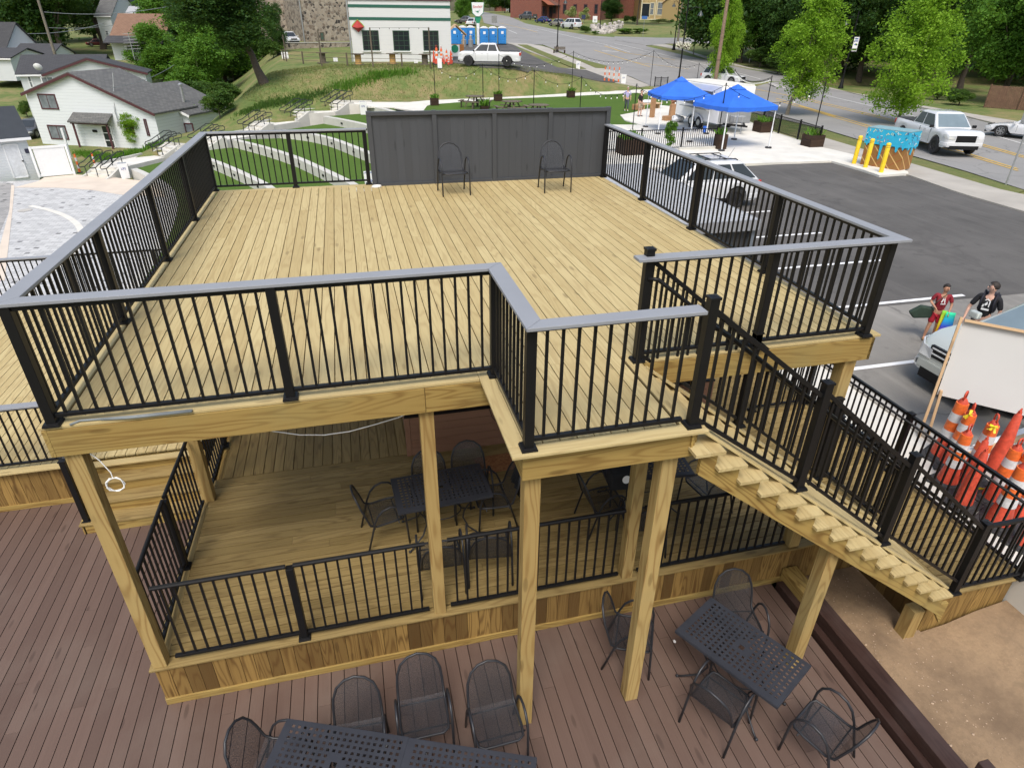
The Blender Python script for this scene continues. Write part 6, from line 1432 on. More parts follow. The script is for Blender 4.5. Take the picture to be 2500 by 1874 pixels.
# boxes, cardboard post
M_card=flat('cardboard',(.36,.20,.10),.8,0,.08); M_plas=flat('clear_bag',(.6,.62,.65),.3)
q=pz(Z4,322,1012,PADZ); hh=topz(q,Z(Z4,0,830)[1])-PADZ; m_=MB(); m_.box(q+Vector((0,0,hh/2)),(.34,.22,hh),Matrix.Rotation(.4,3,'Z')); tag(m_.build('cardboard_column',M_card,None,False,.01),'tall cardboard carton standing upright under the left canopy','carton')
q=pz(Z4,495,998,PADZ); m_=MB(); m_.box(q+Vector((0,0,.4)),(.4,.3,.8),Matrix.Rotation(.1,3,'Z')); tag(m_.build('cardboard_column',M_card,None,False,.01),'upright cardboard carton before the person in red','carton')
q=pz(Z4,450,1038,PADZ); m_=MB(); m_.box(q+Vector((0,0,.15)),(.55,.4,.3),Matrix.Rotation(.2,3,'Z')); o=m_.build('carton',M_card,None,False,.01); tag(o,'open cardboard box on the patio near the trailer','carton')
q=pz(Z4,545,1050,PADZ); m_=MB(); m_.blob(q+Vector((0,0,.2)),.38,8,(1.2,.9,.6),jit=.4); tag(m_.build('plastic_bag',M_plas,None,2),'heap of pale plastic wrapping beside the trailer wheels','bag')
q=pz(Z4,300,940,-3.0); t=thing('wrapped_table','low plywood table with plastic wrapped goods on the turf edge','table',q)
m_=MB(); m_.box(q+Vector((0,0,.42)),(2.0,.8,.06),Matrix.Rotation(.3,3,'Z')); m_.build('tabletop',M_2x4,t)
for s in (-.8,.8): m_=MB(); m_.box(q+Vector((s*.95,s*.3,.2)),(.08,.6,.4),Matrix.Rotation(.3,3,'Z')); m_.build('leg',M_2x4,t)
m_=MB(); m_.blob(q+Vector((-.2,0,.55)),.4,7,(1.4,.8,.35),jit=.5); tag(m_.build('plastic_bag',M_plas,None,2),'pale plastic wrapping lying on the low table','bag')
q=pz(Z4,190,945,-3.0); m_=MB(); m_.box(q+Vector((0,0,.2)),(.6,.5,.4),Matrix.Rotation(.5,3,'Z')); tag(m_.build('carton',M_card,None,False,.01),'cardboard box behind the person in black shirt','carton')
# aluminium fences of the park
def fence(label,pts,z,hh=1.0,cat='fence',grp='black picket fences of the park',sp=.12,name='picket_fence'):
    t=thing(name,label,cat,pts[0],grp)
    for i,p in enumerate(pts):
        zz=z if not callable(z) else z(p.x,p.y); rpost(t,p.x,p.y,zz,zz+hh+.08,cap=True,plate=False)
    for a,b in zip(pts[:-1],pts[1:]):
        za=z if not callable(z) else z(a.x,a.y); zb=z if not callable(z) else z(b.x,b.y)
        panel(t,(a.x,a.y),(b.x,b.y),za+.10,za+hh,sp,slope=zb-za,each=False,bal=.024)
F0=pz(Z4,865,1275,PADZ); F1=pz(Z4,570,1285,PADZ); F2=F1+(F1-F0)*1.15; F3=F2+(F1-F0)*1.1
fence('black picket fence across the patio behind the hatchback',[F3,F2,F1,F0],PADZ)
fr_=[pz(Z4,1150,1050,PADZ),pz(Z4,1270,1085,PADZ),pz(Z4,1410,1150,PADZ),pz(Z4,1575,1202,PADZ),pz(Z4,1752,1265,PADZ)]
fence('black picket fence between patio and street verge',[Vector(((fr_[0]*2-fr_[1]).x,(fr_[0]*2-fr_[1]).y,0))]+fr_,PADZ)
fence('short black picket fence behind the left canopy',[gp(Z4,345,745),gp(Z4,395,758),gp(Z4,450,770)],PADZ)
kb=MB(); kb.bb((F1.x-.2,F1.y-.25,GZ-.1),(F0.x+.1,F0.y-.12,PADZ+.13)); struct(kb.build('kerb',M_conc2,None,False,.01),'low concrete kerb under the patio fence')
# planters with light poles
def planter(p,label,s=.62,plants=True,grp='dark wooden planters',hh=.55,wild=1):
    t=thing('planter',label,'planter',p,grp); m_=MB()
    for k in range(3):
        z0=p.z+hh*k/3; 
        for a,b in (((-1,-1),(1,-1)),((1,-1),(1,1)),((1,1),(-1,1)),((-1,1),(-1,-1))):
            m_.beam((p.x+a[0]*s/2,p.y+a[1]*s/2,z0+hh/6),(p.x+b[0]*s/2,p.y+b[1]*s/2,z0+hh/6),.03,hh/3-.01)
    m_.build('box',M_darkw,t); m_=MB(); m_.bb((p.x-s/2+.02,p.y-s/2+.02,p.z),(p.x+s/2-.02,p.y+s/2-.02,p.z+hh-.06)); m_.build('soil',M_soil,t)
    rr=random.Random(int(p.x*100)); m_=MB()
    for k in range(int(46*wild)):
        c=Vector((p.x+rr.uniform(-.4,.4)*s,p.y+rr.uniform(-.4,.4)*s,p.z+hh-.05)); d=Vector((rr.uniform(-.3,.3),rr.uniform(-.3,.3),rr.uniform(.10,.42)*wild)); w_=Vector((rr.uniform(-.06,.06),rr.uniform(-.06,.06),.02))
        m_.add([c-w_,c+d*.6+w_,c+d,c+d*.5-w_*1.5],[(0,1,2,3)])
    m_.build('plants',L_mid,t); return t
pl_=[('a',(Z3,215,905),(Z3,225,545),'planter at the left end of the turf by the footpath'),('b',(Z3,762,868),(Z3,764,470),'planter behind the picnic table by the footpath'),('c',(Z3,1387,838),(Z3,1400,445),'planter far right along the footpath')]
poles={}
def pole(key,b,top,label,zt=None):
    z1=topz(b,Z(*top)[1]); m_=MB(); t=thing('light_pole',label,'pole',b,'thin black string light poles'); m_.tube([b,Vector((b.x,b.y,z1))],.03,6); m_.build('shaft',M_black,t); m_=MB(); m_.lathe((b.x,b.y,z1),[(.045,0),(.02,.06)],8); m_.build('cap',M_black,t); poles[key]=Vector((b.x,b.y,z1)); return t
for k,b,tp2,l in pl_:
    q=pz(*b,-3.0); planter(q,'dark wooden '+l); pole(k,q+Vector((.1,.1,0)),tp2,'thin black pole of the '+l)
q=pz(Z3,645,940,-3.0); planter(q,'low planter with autumn coloured plants before the picnic tables',.55,hh=.25,wild=1.6); pole('d',q+Vector((-.1,0,0)),(Z3,636,556),'thin black pole standing between the two picnic tables')
q=pz(Z3,1066,975,-3.0); pole('e',q,(Z3,1076,608),'thin black pole right of the tables behind the screen')
q=pz(Z3,1464,990,-3.0); pole('f',q,(Z3,1470,662),'thin black pole on open turf above the right part of the screen')
q=pz(Z3,1920,1118,PADZ); pole('g',q,(Z3,1951,730),'thin black pole beside the person in black shirt')
q=gp(Z3,2072,745); q.z=-3.0; pole('h',q,(Z3,2102,437),'thin black pole behind the left canopy, braced with a wire')
for k,x,y,tx,ty,l in (('i',710,702,722,548,'thin black pole behind the two canopies near the street'),('j',1018,742,1033,600,'thin black pole in front of the old white car')):
    q=gp(Z4,x,y); q.z=-3.0; pole(k,q,(Z4,tx,ty),l)
q=pz(Z4,905,1280,PADZ); planter(q,'brown planter with yellow green plants at the fence end',.5,hh=.75); pole('k',q+Vector((-.15,.1,0)),(Z4,982,725),'thin black pole leaning before the right canopy')
q=pz(Z4,1274,1135,PADZ); planter(q,'dark wooden planter with red flowers by the street fence',.9,hh=.62); pole('l',q+Vector((.35,.6,0)),(Z4,1366,660),'thin black pole above the right canopy')
q=pz(Z4,1697,1258,PADZ); planter(q,'dark wooden planter at the right end of the street fence',.85,hh=.62); pole('m',q+Vector((.15,.2,0)),(Z4,1757,720),'thin black pole at the right end of the street fence')
q=pz(ZL,480,965,PADZ); planter(q,'large dark planter seen through the right railing',1.15,hh=.75,wild=1.3)
M_bulb=flat('bulb_glass',(.8,.8,.76),.2)
bulb_me=None
def lights(a,b,sag,label,n=None):
    global bulb_me
    a=poles[a] if isinstance(a,str) else a; b=poles[b] if isinstance(b,str) else b; t=thing('string_lights',label,'string lights',a,'strings of bulbs between poles'); L=(b-a).length; n=n or max(4,int(L/.75))
    P=[a.lerp(b,i/24)+Vector((0,0,-sag*4*(i/24)*(1-i/24)-.03)) for i in range(25)]; m_=MB(); m_.tube(P,.011,4); m_.build('cable',M_black,t)
    for i in range(1,n):
        u=i/n; p=a.lerp(b,u)+Vector((0,0,-sag*4*u*(1-u)-.04)); m_=MB(); m_.cyl(p-Vector((0,0,.11)),.022,.11,6); o=m_.build('socket',M_black,t); m_=MB(); m_.blob(p-Vector((0,0,.15)),.042,4,(1,1,1.2)); m_.build('bulb',M_bulb,o,2)
lights('a','d',.9,'string of bulbs dipping from the left planter pole to the picnic table pole'); lights('d','e',.75,'string of bulbs above the two picnic tables'); lights('e','f',.65,'string of bulbs above the right half of the grey screen'); lights('f','g',.9,'string of bulbs dipping towards the walking people')
lights('b','c',.9,'string of bulbs across the driveway behind the turf'); lights('c','h',.9,'long string of bulbs in front of the street'); lights('h','i',.8,'string of bulbs behind the canopies at left'); lights('i','j',.7,'string of bulbs before the old white car'); lights('j','l',.6,'string of bulbs between car and street tree')
lights('g','k',.8,'string of bulbs along the front edge of the left canopy'); lights('k','m',.9,'string of bulbs across the front of the right canopy')
# picnic tables
def picnic(p,rz,label,rnd_=True,grp='weathered picnic tables'):
    t=thing('picnic_table',label,'picnic table',(0,0,0),grp); m_=MB(); 
    for k in range(9):
        y=-.56+k*.14; w_=math.sqrt(max(.02,.64**2-y*y)); m_.bb((-w_,y-.065,.73),(w_,y+.065,.765))
    m_.build('tabletop',M_grayw,t)
    for a in range(4):
        A_=R(a*90+45); d=Vector((math.cos(A_),math.sin(A_),0)); s=Vector((-d.y,d.x,0)); Mm=Matrix((s,d,Vector((0,0,1)))).transposed()
        m_=MB(); m_.box(d*1.0+Vector((0,0,.44)),(1.05,.24,.04),Mm); m_.build('bench_seat',M_grayw,t)
        m_=MB(); m_.beam(d*.35+Vector((0,0,.73)),d*.75+Vector((0,0,0)),.09,.06); m_.beam(d*.2+Vector((0,0,.36)),d*1.08+Vector((0,0,.40)),.06,.10); m_.beam(d*1.0+Vector((0,0,.4)),d*1.0,.07,.07); m_.build('leg',M_grayw,t)
    t.location=p; t.rotation_euler=(0,0,rz); t.scale=(1.15,1.15,1.1); return t
picnic(pz(Z3,566,925,-3.0),.4,'octagonal grey picnic table farther from the screen'); picnic(pz(Z3,880,975,-3.0),.8,'round grey picnic table just above the screen'); picnic(pz(Z3,1110,1010,-3.0),.3,'round picnic table whose top barely shows over the screen')
# spools, signs, fence on the bank
def spool(p,label,s=1.0,mat=M_grayw,hh=.95,cw=.30):
    t=thing('spool_table',label,'table',p,'wooden cable spool tables'); m_=MB(); m_.lathe(p,[(.58*s,hh-.06),(.60*s,hh-.06),(.60*s,hh),(.02,hh)],18); m_.build('tabletop',M_grayw,t); m_=MB(); m_.lathe(p,[(.6*s,0),(.6*s,.06),(cw,.06)],18); m_.build('foot',M_grayw,t); m_=MB(); m_.lathe(p,[(cw,.06),(cw,hh-.06)],16); m_.build('core',mat,t)
M_oak=flat('orange_wood',(.50,.30,.10),.7)
for x,y,l,mt in ((1020,545,'grey cable spool table at left beside a wooden post',M_grayw),(1325,560,'cable spool table with orange core before the left window',M_oak),(1620,555,'cable spool table with orange core before the middle window',M_oak),(1898,560,'grey cable spool table near the orange cones',M_grayw)): spool(gp(Z2,x,y),l,1.0,mt)
tall=[(705,530,300,'dark post of the bank fence beside the tree'),(1010,572,260,'grey post left of the white building'),(1450,578,238,'tall grey post before the left window'),(1945,590,238,'tall grey post before the right window')]
short=[(682,520,425),(850,552,445),(1230,570,455),(1700,575,462)]
tops=[]
for x,y,ty,l in tall:
    b=gp(Z2,x,y); z1=topz(b,Z(Z2,0,ty)[1]); m_=MB(); m_.tube([b,Vector((b.x,b.y,z1))],.07,7); tag(m_.build('timber_post',M_grayw),l,'post','tall posts with bulbs on the bank'); tops.append(Vector((b.x,b.y,z1)))
wf=thing('wire_fence','low weathered post and wire fence along the top of the bank','fence',gp(Z2,682,520))
pp=[]
for x,y,ty in short:
    b=gp(Z2,x,y); z1=topz(b,Z(Z2,0,ty)[1]); m_=MB(); m_.tube([b,Vector((b.x,b.y,z1))],.075,7); m_.build('post',M_grayw,wf); pp.append(Vector((b.x,b.y,z1)))
for dz in (-.06,-.45,-.8): m_=MB(); m_.tube([p+Vector((0,0,dz)) for p in pp]+[tops[3]*1+Vector((0,0,dz+ (pp[-1].z-tops[3].z)))],.018,4); m_.build('wire',M_grayw,wf)
lights(tops[2],tops[3],.0,'string of bulbs draped before the white building',6)
for x,y,ty,l in ((1128,535,498,'small white sign board on grass left of the white building'),(1820,548,515,'small white sign board beside the right spool table'),(2025,592,508,'white sign board before the cones at the white building'),(695,508,452,'pale sign board by the fence end near the tree')):
    b=gp(Z2,x,y); z1=topz(b,Z(Z2,0,ty)[1])-b.z; Fm=facing((CC-b)); t=thing('sign_board',l,'sign',b,'small white ground signs'); m_=MB(); m_.box(b+Vector((0,0,z1*.5+.03)),(z1*1.1 if x<2000 else z1*.5,z1,.03),Fm); m_.build('panel',M_trimw,t); m_=MB(); m_.beam(b,b+Vector((0,0,.2)),.03,.03); m_.build('stake',M_grayw,t)
# cones by the building and channelisers
cones=[(1975,548,432,0),(2000,560,375,1),(2040,545,405,1),(2062,560,470,0),(2085,545,425,1),(2100,562,500,1),(2120,560,435,0),(2128,548,450,1)]
nm=['leftmost','tallest','third from left','small front','fifth','front right','rightmost front','rightmost rear']
for i,(x,y,ty,s) in enumerate(cones):
    b=gp(Z2,x,y); hh=topz(b,Z(Z2,0,ty)[1])-b.z; proto_place(ca if s else cb,CA if s else CB,b,.3*i,'%s orange cone in the cluster beside the white building'%nm[i],'cluster of cones by the white building',min(1.7,max(.8,hh/.98)))
def channel(b,hh,label,grp):
    t=thing('channelizer',label,'traffic marker',b,grp); m_=MB(); m_.lathe(b,[(.2,0),(.2,.05),(.06,.06)],8); m_.build('base',M_rubber,t)
    for k in range(5):
        m_=MB(); m_.lathe(b,[(.085-.006*k,.05+(hh-.1)*k/5),(.085-.006*k-.006,.05+(hh-.1)*(k+1)/5)],10); m_.build('band',M_orange if k%2==0 else M_refl,t)
for i,(x,y,ty) in enumerate(((1678,700,572),(1715,705,570),(1755,708,578),(1798,712,575))):
    b=gp(Z3,x,y); channel(b,topz(b,Z(Z3,0,ty)[1])-b.z,'%s striped marker closing the driveway'%['leftmost','second','third','rightmost'][i],'striped markers across the driveway')
for i,(x,y,ty,f) in enumerate(((690,1488,1320,Z1),(835,1472,1310,Z1))):
    q=atz(Z(f,x,y),-6.3); channel(q,topz(q,Z(f,0,ty)[1])-q.z,['striped marker next to the white gate','striped marker left of the lowest handrails'][i],'striped markers by the white gate')
b=gp(Z3,1840,722); bin_(b,'white bin with blue letters beside the driveway markers',.95); b=gp(Z3,1450,598); bin_(b,'white bin standing on the verge near the driveway',.9)
# bench
b=gp(Z3,1290,462); t=thing('park_bench','weathered bench at the foot of the tall lamp post','bench',b); Fm=facing((-.5,-1)); x_=Fm.col[0]; d_=Fm.col[2]
for k in range(3): m_=MB(); m_.beam(b+Vector((0,0,.42))-x_*.8+d_*(.12*k),b+Vector((0,0,.42))+x_*.8+d_*(.12*k),.1,.03); m_.build('seat_slat',M_grayw,t)
for k in range(3): m_=MB(); m_.beam(b+Vector((0,0,.55+.12*k))-x_*.8-d_*.1,b+Vector((0,0,.55+.12*k))+x_*.8-d_*.1,.03,.1); m_.build('back_slat',M_grayw,t)
for s in (-.75,.75): m_=MB(); m_.box(b+x_*s+d_*.1+Vector((0,0,.22)),(.14,.45,.44),Fm@Matrix.Rotation(R(90),3,'X')); m_.build('leg',M_darkw,t)
# ============================================================ STREET LAMPS, POLES, WIRES
def lamp(label,b,arm=None,hh=7.6,lean=0,basket=None,banner=None,r_=.08,headz=None):
    t=thing('street_lamp',label,'street lamp',b,'black street lamps'); m_=MB(); m_.lathe(b,[(.28,0),(.28,.12),(.19,.3),(.17,.75),(.12,.85),(.10,.95)],12); m_.build('base',M_black,t,True)
    m_=MB(); m_.tube([b+Vector((0,0,.8)),b+Vector((0,0,hh))],[r_,r_*.75],10); m_.build('pole',M_black,t,True)
    if arm:
        d=Vector((arm[0],arm[1],0)); hz=headz or hh-1.3; m_=MB(); m_.tube([b+Vector((0,0,hz+.3)),b+d*.5+Vector((0,0,hz+.75)),b+d+Vector((0,0,hz+.65)),b+d+Vector((0,0,hz+.35))],.03,6); m_.build('arm',M_black,t,2)
        m_=MB(); m_.lathe(b+d+Vector((0,0,hz)),[(.30,0),(.27,.04),(.18,.22),(.10,.30),(.06,.42)],16); m_.build('lamp_shade',flat('shade_green_black',(.025,.035,.035),.35),t,True)
        m_=MB(); m_.blob(b+d+Vector((0,0,hz-.01)),.13,6,(1,1,.6)); m_.build('lens',M_lamp,t,2)
    if banner:
        d=Vector((banner[0],banner[1],0)); zb_,zt_=banner[2],banner[3]; Fm=facing((CC-b)); x_=Fm.col[0]; c=b+x_*.42+Vector((0,0,(zb_+zt_)/2)); 
        bn=thing('banner','white banner with small blue print hanging on the right street lamp','banner',c); m_=MB(); m_.box(c,(.62,zt_-zb_,.05),Fm); m_.build('frame',M_black,bn); m_=MB(); m_.box(c+Fm.col[2]*.03,(.48,(zt_-zb_)*.88,.012),Fm); m_.build('sheet',M_white,bn)
        hgt=(zt_-zb_); text(bn,'CITY',c+Fm.col[2]*.04+Vector((0,0,hgt*.30)),Fm,.15,M_ink) if 0 else None
        for k_,(w__,zz,hh2) in enumerate(((.34,.36,.05),(.28,.31,.07),(.36,.22,.05),(.30,.17,.04),(.20,-.02,.12))): m_=MB(); m_.box(c+Fm.col[2]*.04+Vector((0,0,hgt*zz)),(w__,hh2,.006),Fm); m_.build('print',M_ink,bn)
        m_=MB(); m_.box(c+Fm.col[2]*.04+Vector((0,0,-hgt*.33)),(.44,.2,.006),Fm); m_.build('green_band',M_turf,bn)
    if basket:
        for s,bz in basket:
            Fm=facing((CC-b)); x_=Fm.col[0]; c=b+x_*s+Vector((0,0,bz)); m_=MB(); m_.tube([b+Vector((0,0,bz+.15)),c+Vector((0,0,.15))],.02,5); m_.build('bracket',M_black,t)
            k=thing('flower_basket','hanging basket of white flowers %s of the lamp behind the canopies'%('left' if s<0 else 'right') if hh>6.9 else 'small flower basket %s on the far lamp by the corner'%('left' if s<0 else 'right'),'flower basket',c); m_=MB(); m_.lathe(c+Vector((0,0,-.25)),[(.05,0),(.22,.1),(.27,.25)],12); m_.build('bowl',M_soil,k); rr=random.Random(9); m_=MB(); 
            for q in range(240):
                v=Vector((rr.gauss(0,1),rr.gauss(0,1),rr.gauss(0,.8))).normalized()*rr.uniform(.2,.42); w2=Vector((rr.uniform(-.05,.05),rr.uniform(-.05,.05),rr.uniform(-.03,.05))); o=c+v*Vector((1,1,.6)).x+Vector((0,0,.05)); m_.add([o-w2,o+Vector((w2.y,-w2.x,.03)),o+w2,o-Vector((w2.y,-w2.x,.03))],[(0,1,2,3)])
            m_.build('flowers',M_flower,k)
    return t
b=gp(Z3,1270,452); lamp('black street lamp with base box beside the bench, arm to the right',b,(.9,-.1),7.2,headz=topz(b,Z(Z3,0,30)[1])-b.z if topz(b,Z(Z3,0,30)[1])-b.z<9 else 6.2)
b=gp(Z4,545,760); b.z=h(b.x,b.y); lamp('tall black street lamp with flower baskets rising behind the canopies',b,(1.25,-.55),9.5,headz=topz(b+Vector((1.25,-.55,0)),Z(Z4,0,135)[1])-b.z,basket=[(-.35,topz(b,Z(Z4,0,395)[1])-b.z),(.4,topz(b,Z(Z4,0,400)[1])-b.z)])
b=gp(Z4,510,432); lamp('black street lamp on the far kerb near the side street',b,(-.9,-.2),8.5,headz=topz(b,Z(Z4,0,60)[1])-b.z)
b=gp(Z5,625,762); lamp('black street lamp with a banner at the far pavement on the right',b,(-1.1,.2),7.4,headz=topz(b,Z(Z5,0,215)[1])-b.z,banner=(.4,0,topz(b,Z(Z5,0,450)[1])-b.z,topz(b,Z(Z5,0,312)[1])-b.z))
b=gp(Z3,1638,275); lamp('black street lamp before the red brick building',b,None,9,r_=.09); b=gp(Z3,820,115); lamp('distant black street lamp up the main street',b,(.7,0),6,headz=5)
def upole(label,b,topx,topy,f,r0=.17,mat=M_barkl,cross=False,z1=None):
    z1=z1 or topz(b,Z(f,0,topy)[1]); d=ray(*Z(f,topx,topy)); tt=(z1-CC.z)/d.z if abs(d.z)>1e-3 else 0
    t=thing('utility_pole',label,'utility pole',b,'wooden utility poles'); T_=Vector((b.x,b.y,z1+2.5)); m_=MB(); m_.tube([b,T_],[r0,r0*.7],9); m_.build('shaft',mat,t,True)
    if cross: m_=MB(); m_.beam((b.x-1.1,b.y,z1+1.2),(b.x+1.1,b.y,z1+1.2),.1,.12); m_.build('crossarm',mat,t); m_=MB(); [m_.cyl((b.x+s,b.y,z1+1.26),.05,.14,6) for s in (-1,-.4,.4,1)]; m_.build('insulators',M_lamp,t)
    m_=MB(); m_.lathe((b.x,b.y,b.z+(z1-b.z)*.45),[(r0*.95,0),(r0*.95,.03)],9); m_.build('strap',M_black,t)
    return t
M_poleb=flat('brown_pole',(.24,.165,.12),.85,0,.2,6)
b=gp(Z4,836,915); upole('brown wooden utility pole rising in front of the old white car',b,1000,0,Z4,.17,M_poleb)
b=CC+ray(*Z(Z1,489,520))*82; b=Vector((b.x,b.y,h(b.x,b.y))); upole('grey utility pole above the white houses at left',b,335,0,Z1,.2,M_barkl,True); UPL=b
b=gp(Z4,545,360); upole('grey utility pole beside the far kerb lamp',b,585,0,Z4,.2)
def wire(p,q,sag,label,r_=.012):
    m_=MB(); m_.tube([p.lerp(q,i/20)+Vector((0,0,-sag*4*(i/20)*(1-i/20))) for i in range(21)],r_,4); tag(m_.build('overhead_wire',M_grayp),label,'wire','overhead wires')
def at_d(f,x,y,d): return CC+ray(*Z(f,x,y))*d
wire(at_d(Z5,560,40,75),at_d(Z5,2400,235,60),.2,'overhead wire crossing the trees at top right',.035)
wire(at_d(Z1,380,105,98),at_d(Z1,1650,15,90),.8,'upper overhead wire running right from the left pole',.04)
wire(at_d(Z1,230,292,98),at_d(Z1,900,200,95),.4,'lower overhead wire passing the left pole',.04); wire(at_d(Z1,420,240,98),at_d(Z1,1300,160,95),.5,'middle overhead wire right of the left pole',.03)
wire(at_d(Z1,960,760,52),at_d(Z1,1500,560,62),.3,'service wire from the white house into the trees',.02)
# ============================================================ BUILDINGS
def bld(name,label,cat,p): return thing(name,label,cat,p)
def wallbox(par,A,B,depth,z0,z1,mat,nm='wall',n=None):
    A=Vector(A);B=Vector(B); u=(B-A); u.z=0; u.normalize(); nn=n or Vector((-u.y,u.x,0)); 
    if n is None and nn.dot(A-CC)<0: nn=-nn
    m_=MB(); A2=Vector((A.x,A.y,z0)); B2=Vector((B.x,B.y,z0)); m_.prism([A2,B2,B2+nn*depth,A2+nn*depth],(0,0,z1-z0)); 
    # facade coordinates: along the wall, height
    m_.g=[((Vector(v)-A2).dot(u)+(Vector(v)-A2).dot(nn),v[2]-z0,0) for v in m_.v]
    return m_.build(nm,mat,par),u,nn
def wind(par,PL,f,x0,y0,x1,y1,fr=.07,glass=None,frame=None,mull=(1,1),sill=False,nm='window',out=.02,rect=None):
    """window from opposite corners picked on a facade plane"""
    if rect: u0,z1,u1,z0=rect
    else:
        (u0,z1),(u1,z0)=PL.p(Z(f,x0,y0)),PL.p(Z(f,x1,y1))
    M3=Matrix((PL.u,Vector((0,0,1)),PL.n)).transposed(); c=PL.w((u0+u1)/2,(z0+z1)/2,out)
    W_,H_=abs(u1-u0),abs(z1-z0)
    m_=MB(); mt=frame or M_trimw
    for a,b,w_,h_ in (((-W_/2),0,fr,H_+fr),((W_/2),0,fr,H_+fr),(0,H_/2,W_+fr,fr),(0,-H_/2,W_+fr,fr)): m_.box(c+PL.u*a+Vector((0,0,b)),(w_,h_,.08),M3)
    for k in range(1,mull[0]): m_.box(c+PL.u*(-W_/2+W_*k/mull[0]),(fr*.5,H_,.06),M3)
    for k in range(1,mull[1]): m_.box(c+Vector((0,0,-H_/2+H_*k/mull[1])),(W_,fr*.5,.06),M3)
    o=m_.build(nm,mt,par); m_=MB(); m_.box(c-PL.n*.01,(W_,H_,.04),M3); m_.build('pane',glass or M_glassd,o)
    if sill: m_=MB(); m_.box(c+Vector((0,0,-H_/2-fr))+PL.n*.05,(W_+fr*3,.09,.16),M3); m_.build('sill',M_trimw,par)
    return o
# white filling station building
A=gp(Z2,1283,530); B=gp(Z2,2128,532); A.z=B.z=min(A.z,B.z)-.15; PL=Plane(A,B)
ST_=bld('shop_building','white painted block building with green stripes and three gridded windows','building',A)
M_wblk=siding('painted_block',(.66,.67,.68),.42,.90)
o,u,nn=wallbox(ST_,A,B,10,A.z,A.z+9,M_wblk)
PL=Plane(A,B)
for y in (57,165):
    uu,zz=PL.p(Z(Z2,1700,y)); m_=MB(); m_.prism([PL.w(-.03,zz-.13,.0),PL.w(PL.L+.03,zz-.13,.0),PL.w(PL.L+.03,zz+.13,.0),PL.w(-.03,zz+.13,.0)],PL.n*.03); m_.build('green_stripe',flat('stripe_green',(.015,.10,.07),.5),ST_)
uu,zz=PL.p(Z(Z2,1700,6)); m_=MB(); m_.prism([PL.w(-.1,zz,.0),PL.w(PL.L+.1,zz,.0),PL.w(PL.L+.1,zz+.12,.0),PL.w(-.1,zz+.12,.0)],PL.n*.1); m_.build('coping',M_trimr,ST_)
for (x0,y0,x1,y1) in ((1355,266,1505,434),(1620,268,1765,436),(1880,268,2015,436)): wind(ST_,PL,Z2,x0,y0,x1,y1,.09,M_glassd,flat('window_green',(.02,.06,.035),.5),(3,4),True)
m_=MB(); m_.tube([PL.w(-.12,0,.1),PL.w(-.12,9,.1)],.07,6); m_.build('downpipe',M_alu,ST_)
uu,zz=PL.p(Z(Z2,1320,232)); c=PL.w(uu,zz,.12); cn=thing('boat_ornament','red upturned boat bow mounted on the white wall','ornament',c); m_=MB(); a=PL.u
m_.add([c-a*.62+Vector((0,0,-.0)),c+a*.62+Vector((0,0,-.0)),c+Vector((0,0,.62)),c+Vector((0,0,-.5)),c+PL.n*.4+Vector((0,0,-.1))],[(0,4,2),(4,1,2),(0,3,4),(3,1,4),(0,2,1,3)]); m_.build('hull',flat('hull_red',(.38,.035,.03),.5),cn)
m_=MB(); m_.tube([c-a*.62,c-a*.42+Vector((0,0,.25)),c+Vector((0,0,.63)),c+a*.42+Vector((0,0,.25)),c+a*.62],.04,6); m_.build('gunwale',flat('gunwale_green',(.25,.40,.05),.5),cn)
# stone building behind at left, low stone wall
A=gp(Z2,868,362); B=gp(Z2,1290,352); A.z=B.z=A.z-.3; SB_=bld('stone_building','tall field stone building behind the white shop','building',A); PL2=Plane(A,B); wallbox(SB_,A,B,11,A.z,A.z+14,M_stone)
wind(SB_,PL2,Z2,992,282,1028,345,.12,flat('green_door_paint',(.05,.09,.07),.5),M_grayw,(1,2)); m_=MB(); m_.tube([PL2.w(-.15,0,.1),PL2.w(-.15,13,.1)],.08,6); m_.build('downpipe',M_alu,SB_)
A2=A-Vector((7,-9,0)); wallbox(SB_,A2,A+Vector((0,9,0)),8,A.z,A.z+12,M_stone,'rear_wing')
A=gp(Z2,690,432); B=gp(Z2,1250,402); SW=thing('stone_wall','low reddish field stone retaining wall on the bank','wall',A); n_=4; m_=MB(); m_.beam((A.x,A.y,A.z+.35),(B.x,B.y,A.z+.35),.5,1.0); m_.g=[(v[0],v[2],v[1]) for v in m_.v]; m_.build('stones',M_stone,SW,False,.08)
m_=MB(); m_.beam((A.x,A.y,A.z+.87),(B.x,B.y,A.z+.87),.6,.08); m_.build('coping',M_kerb,SW)
q=gp(Z3,375,250); p2=gp(Z3,352,380); SB2=bld('stone_building','stone building edge behind the white shop at right','building',p2+Vector((0,14,0))); a=p2+Vector((-6,13,0)); wallbox(SB2,a,a+Vector((7.8,0,0)),9,a.z-1,a.z+12,M_stone)
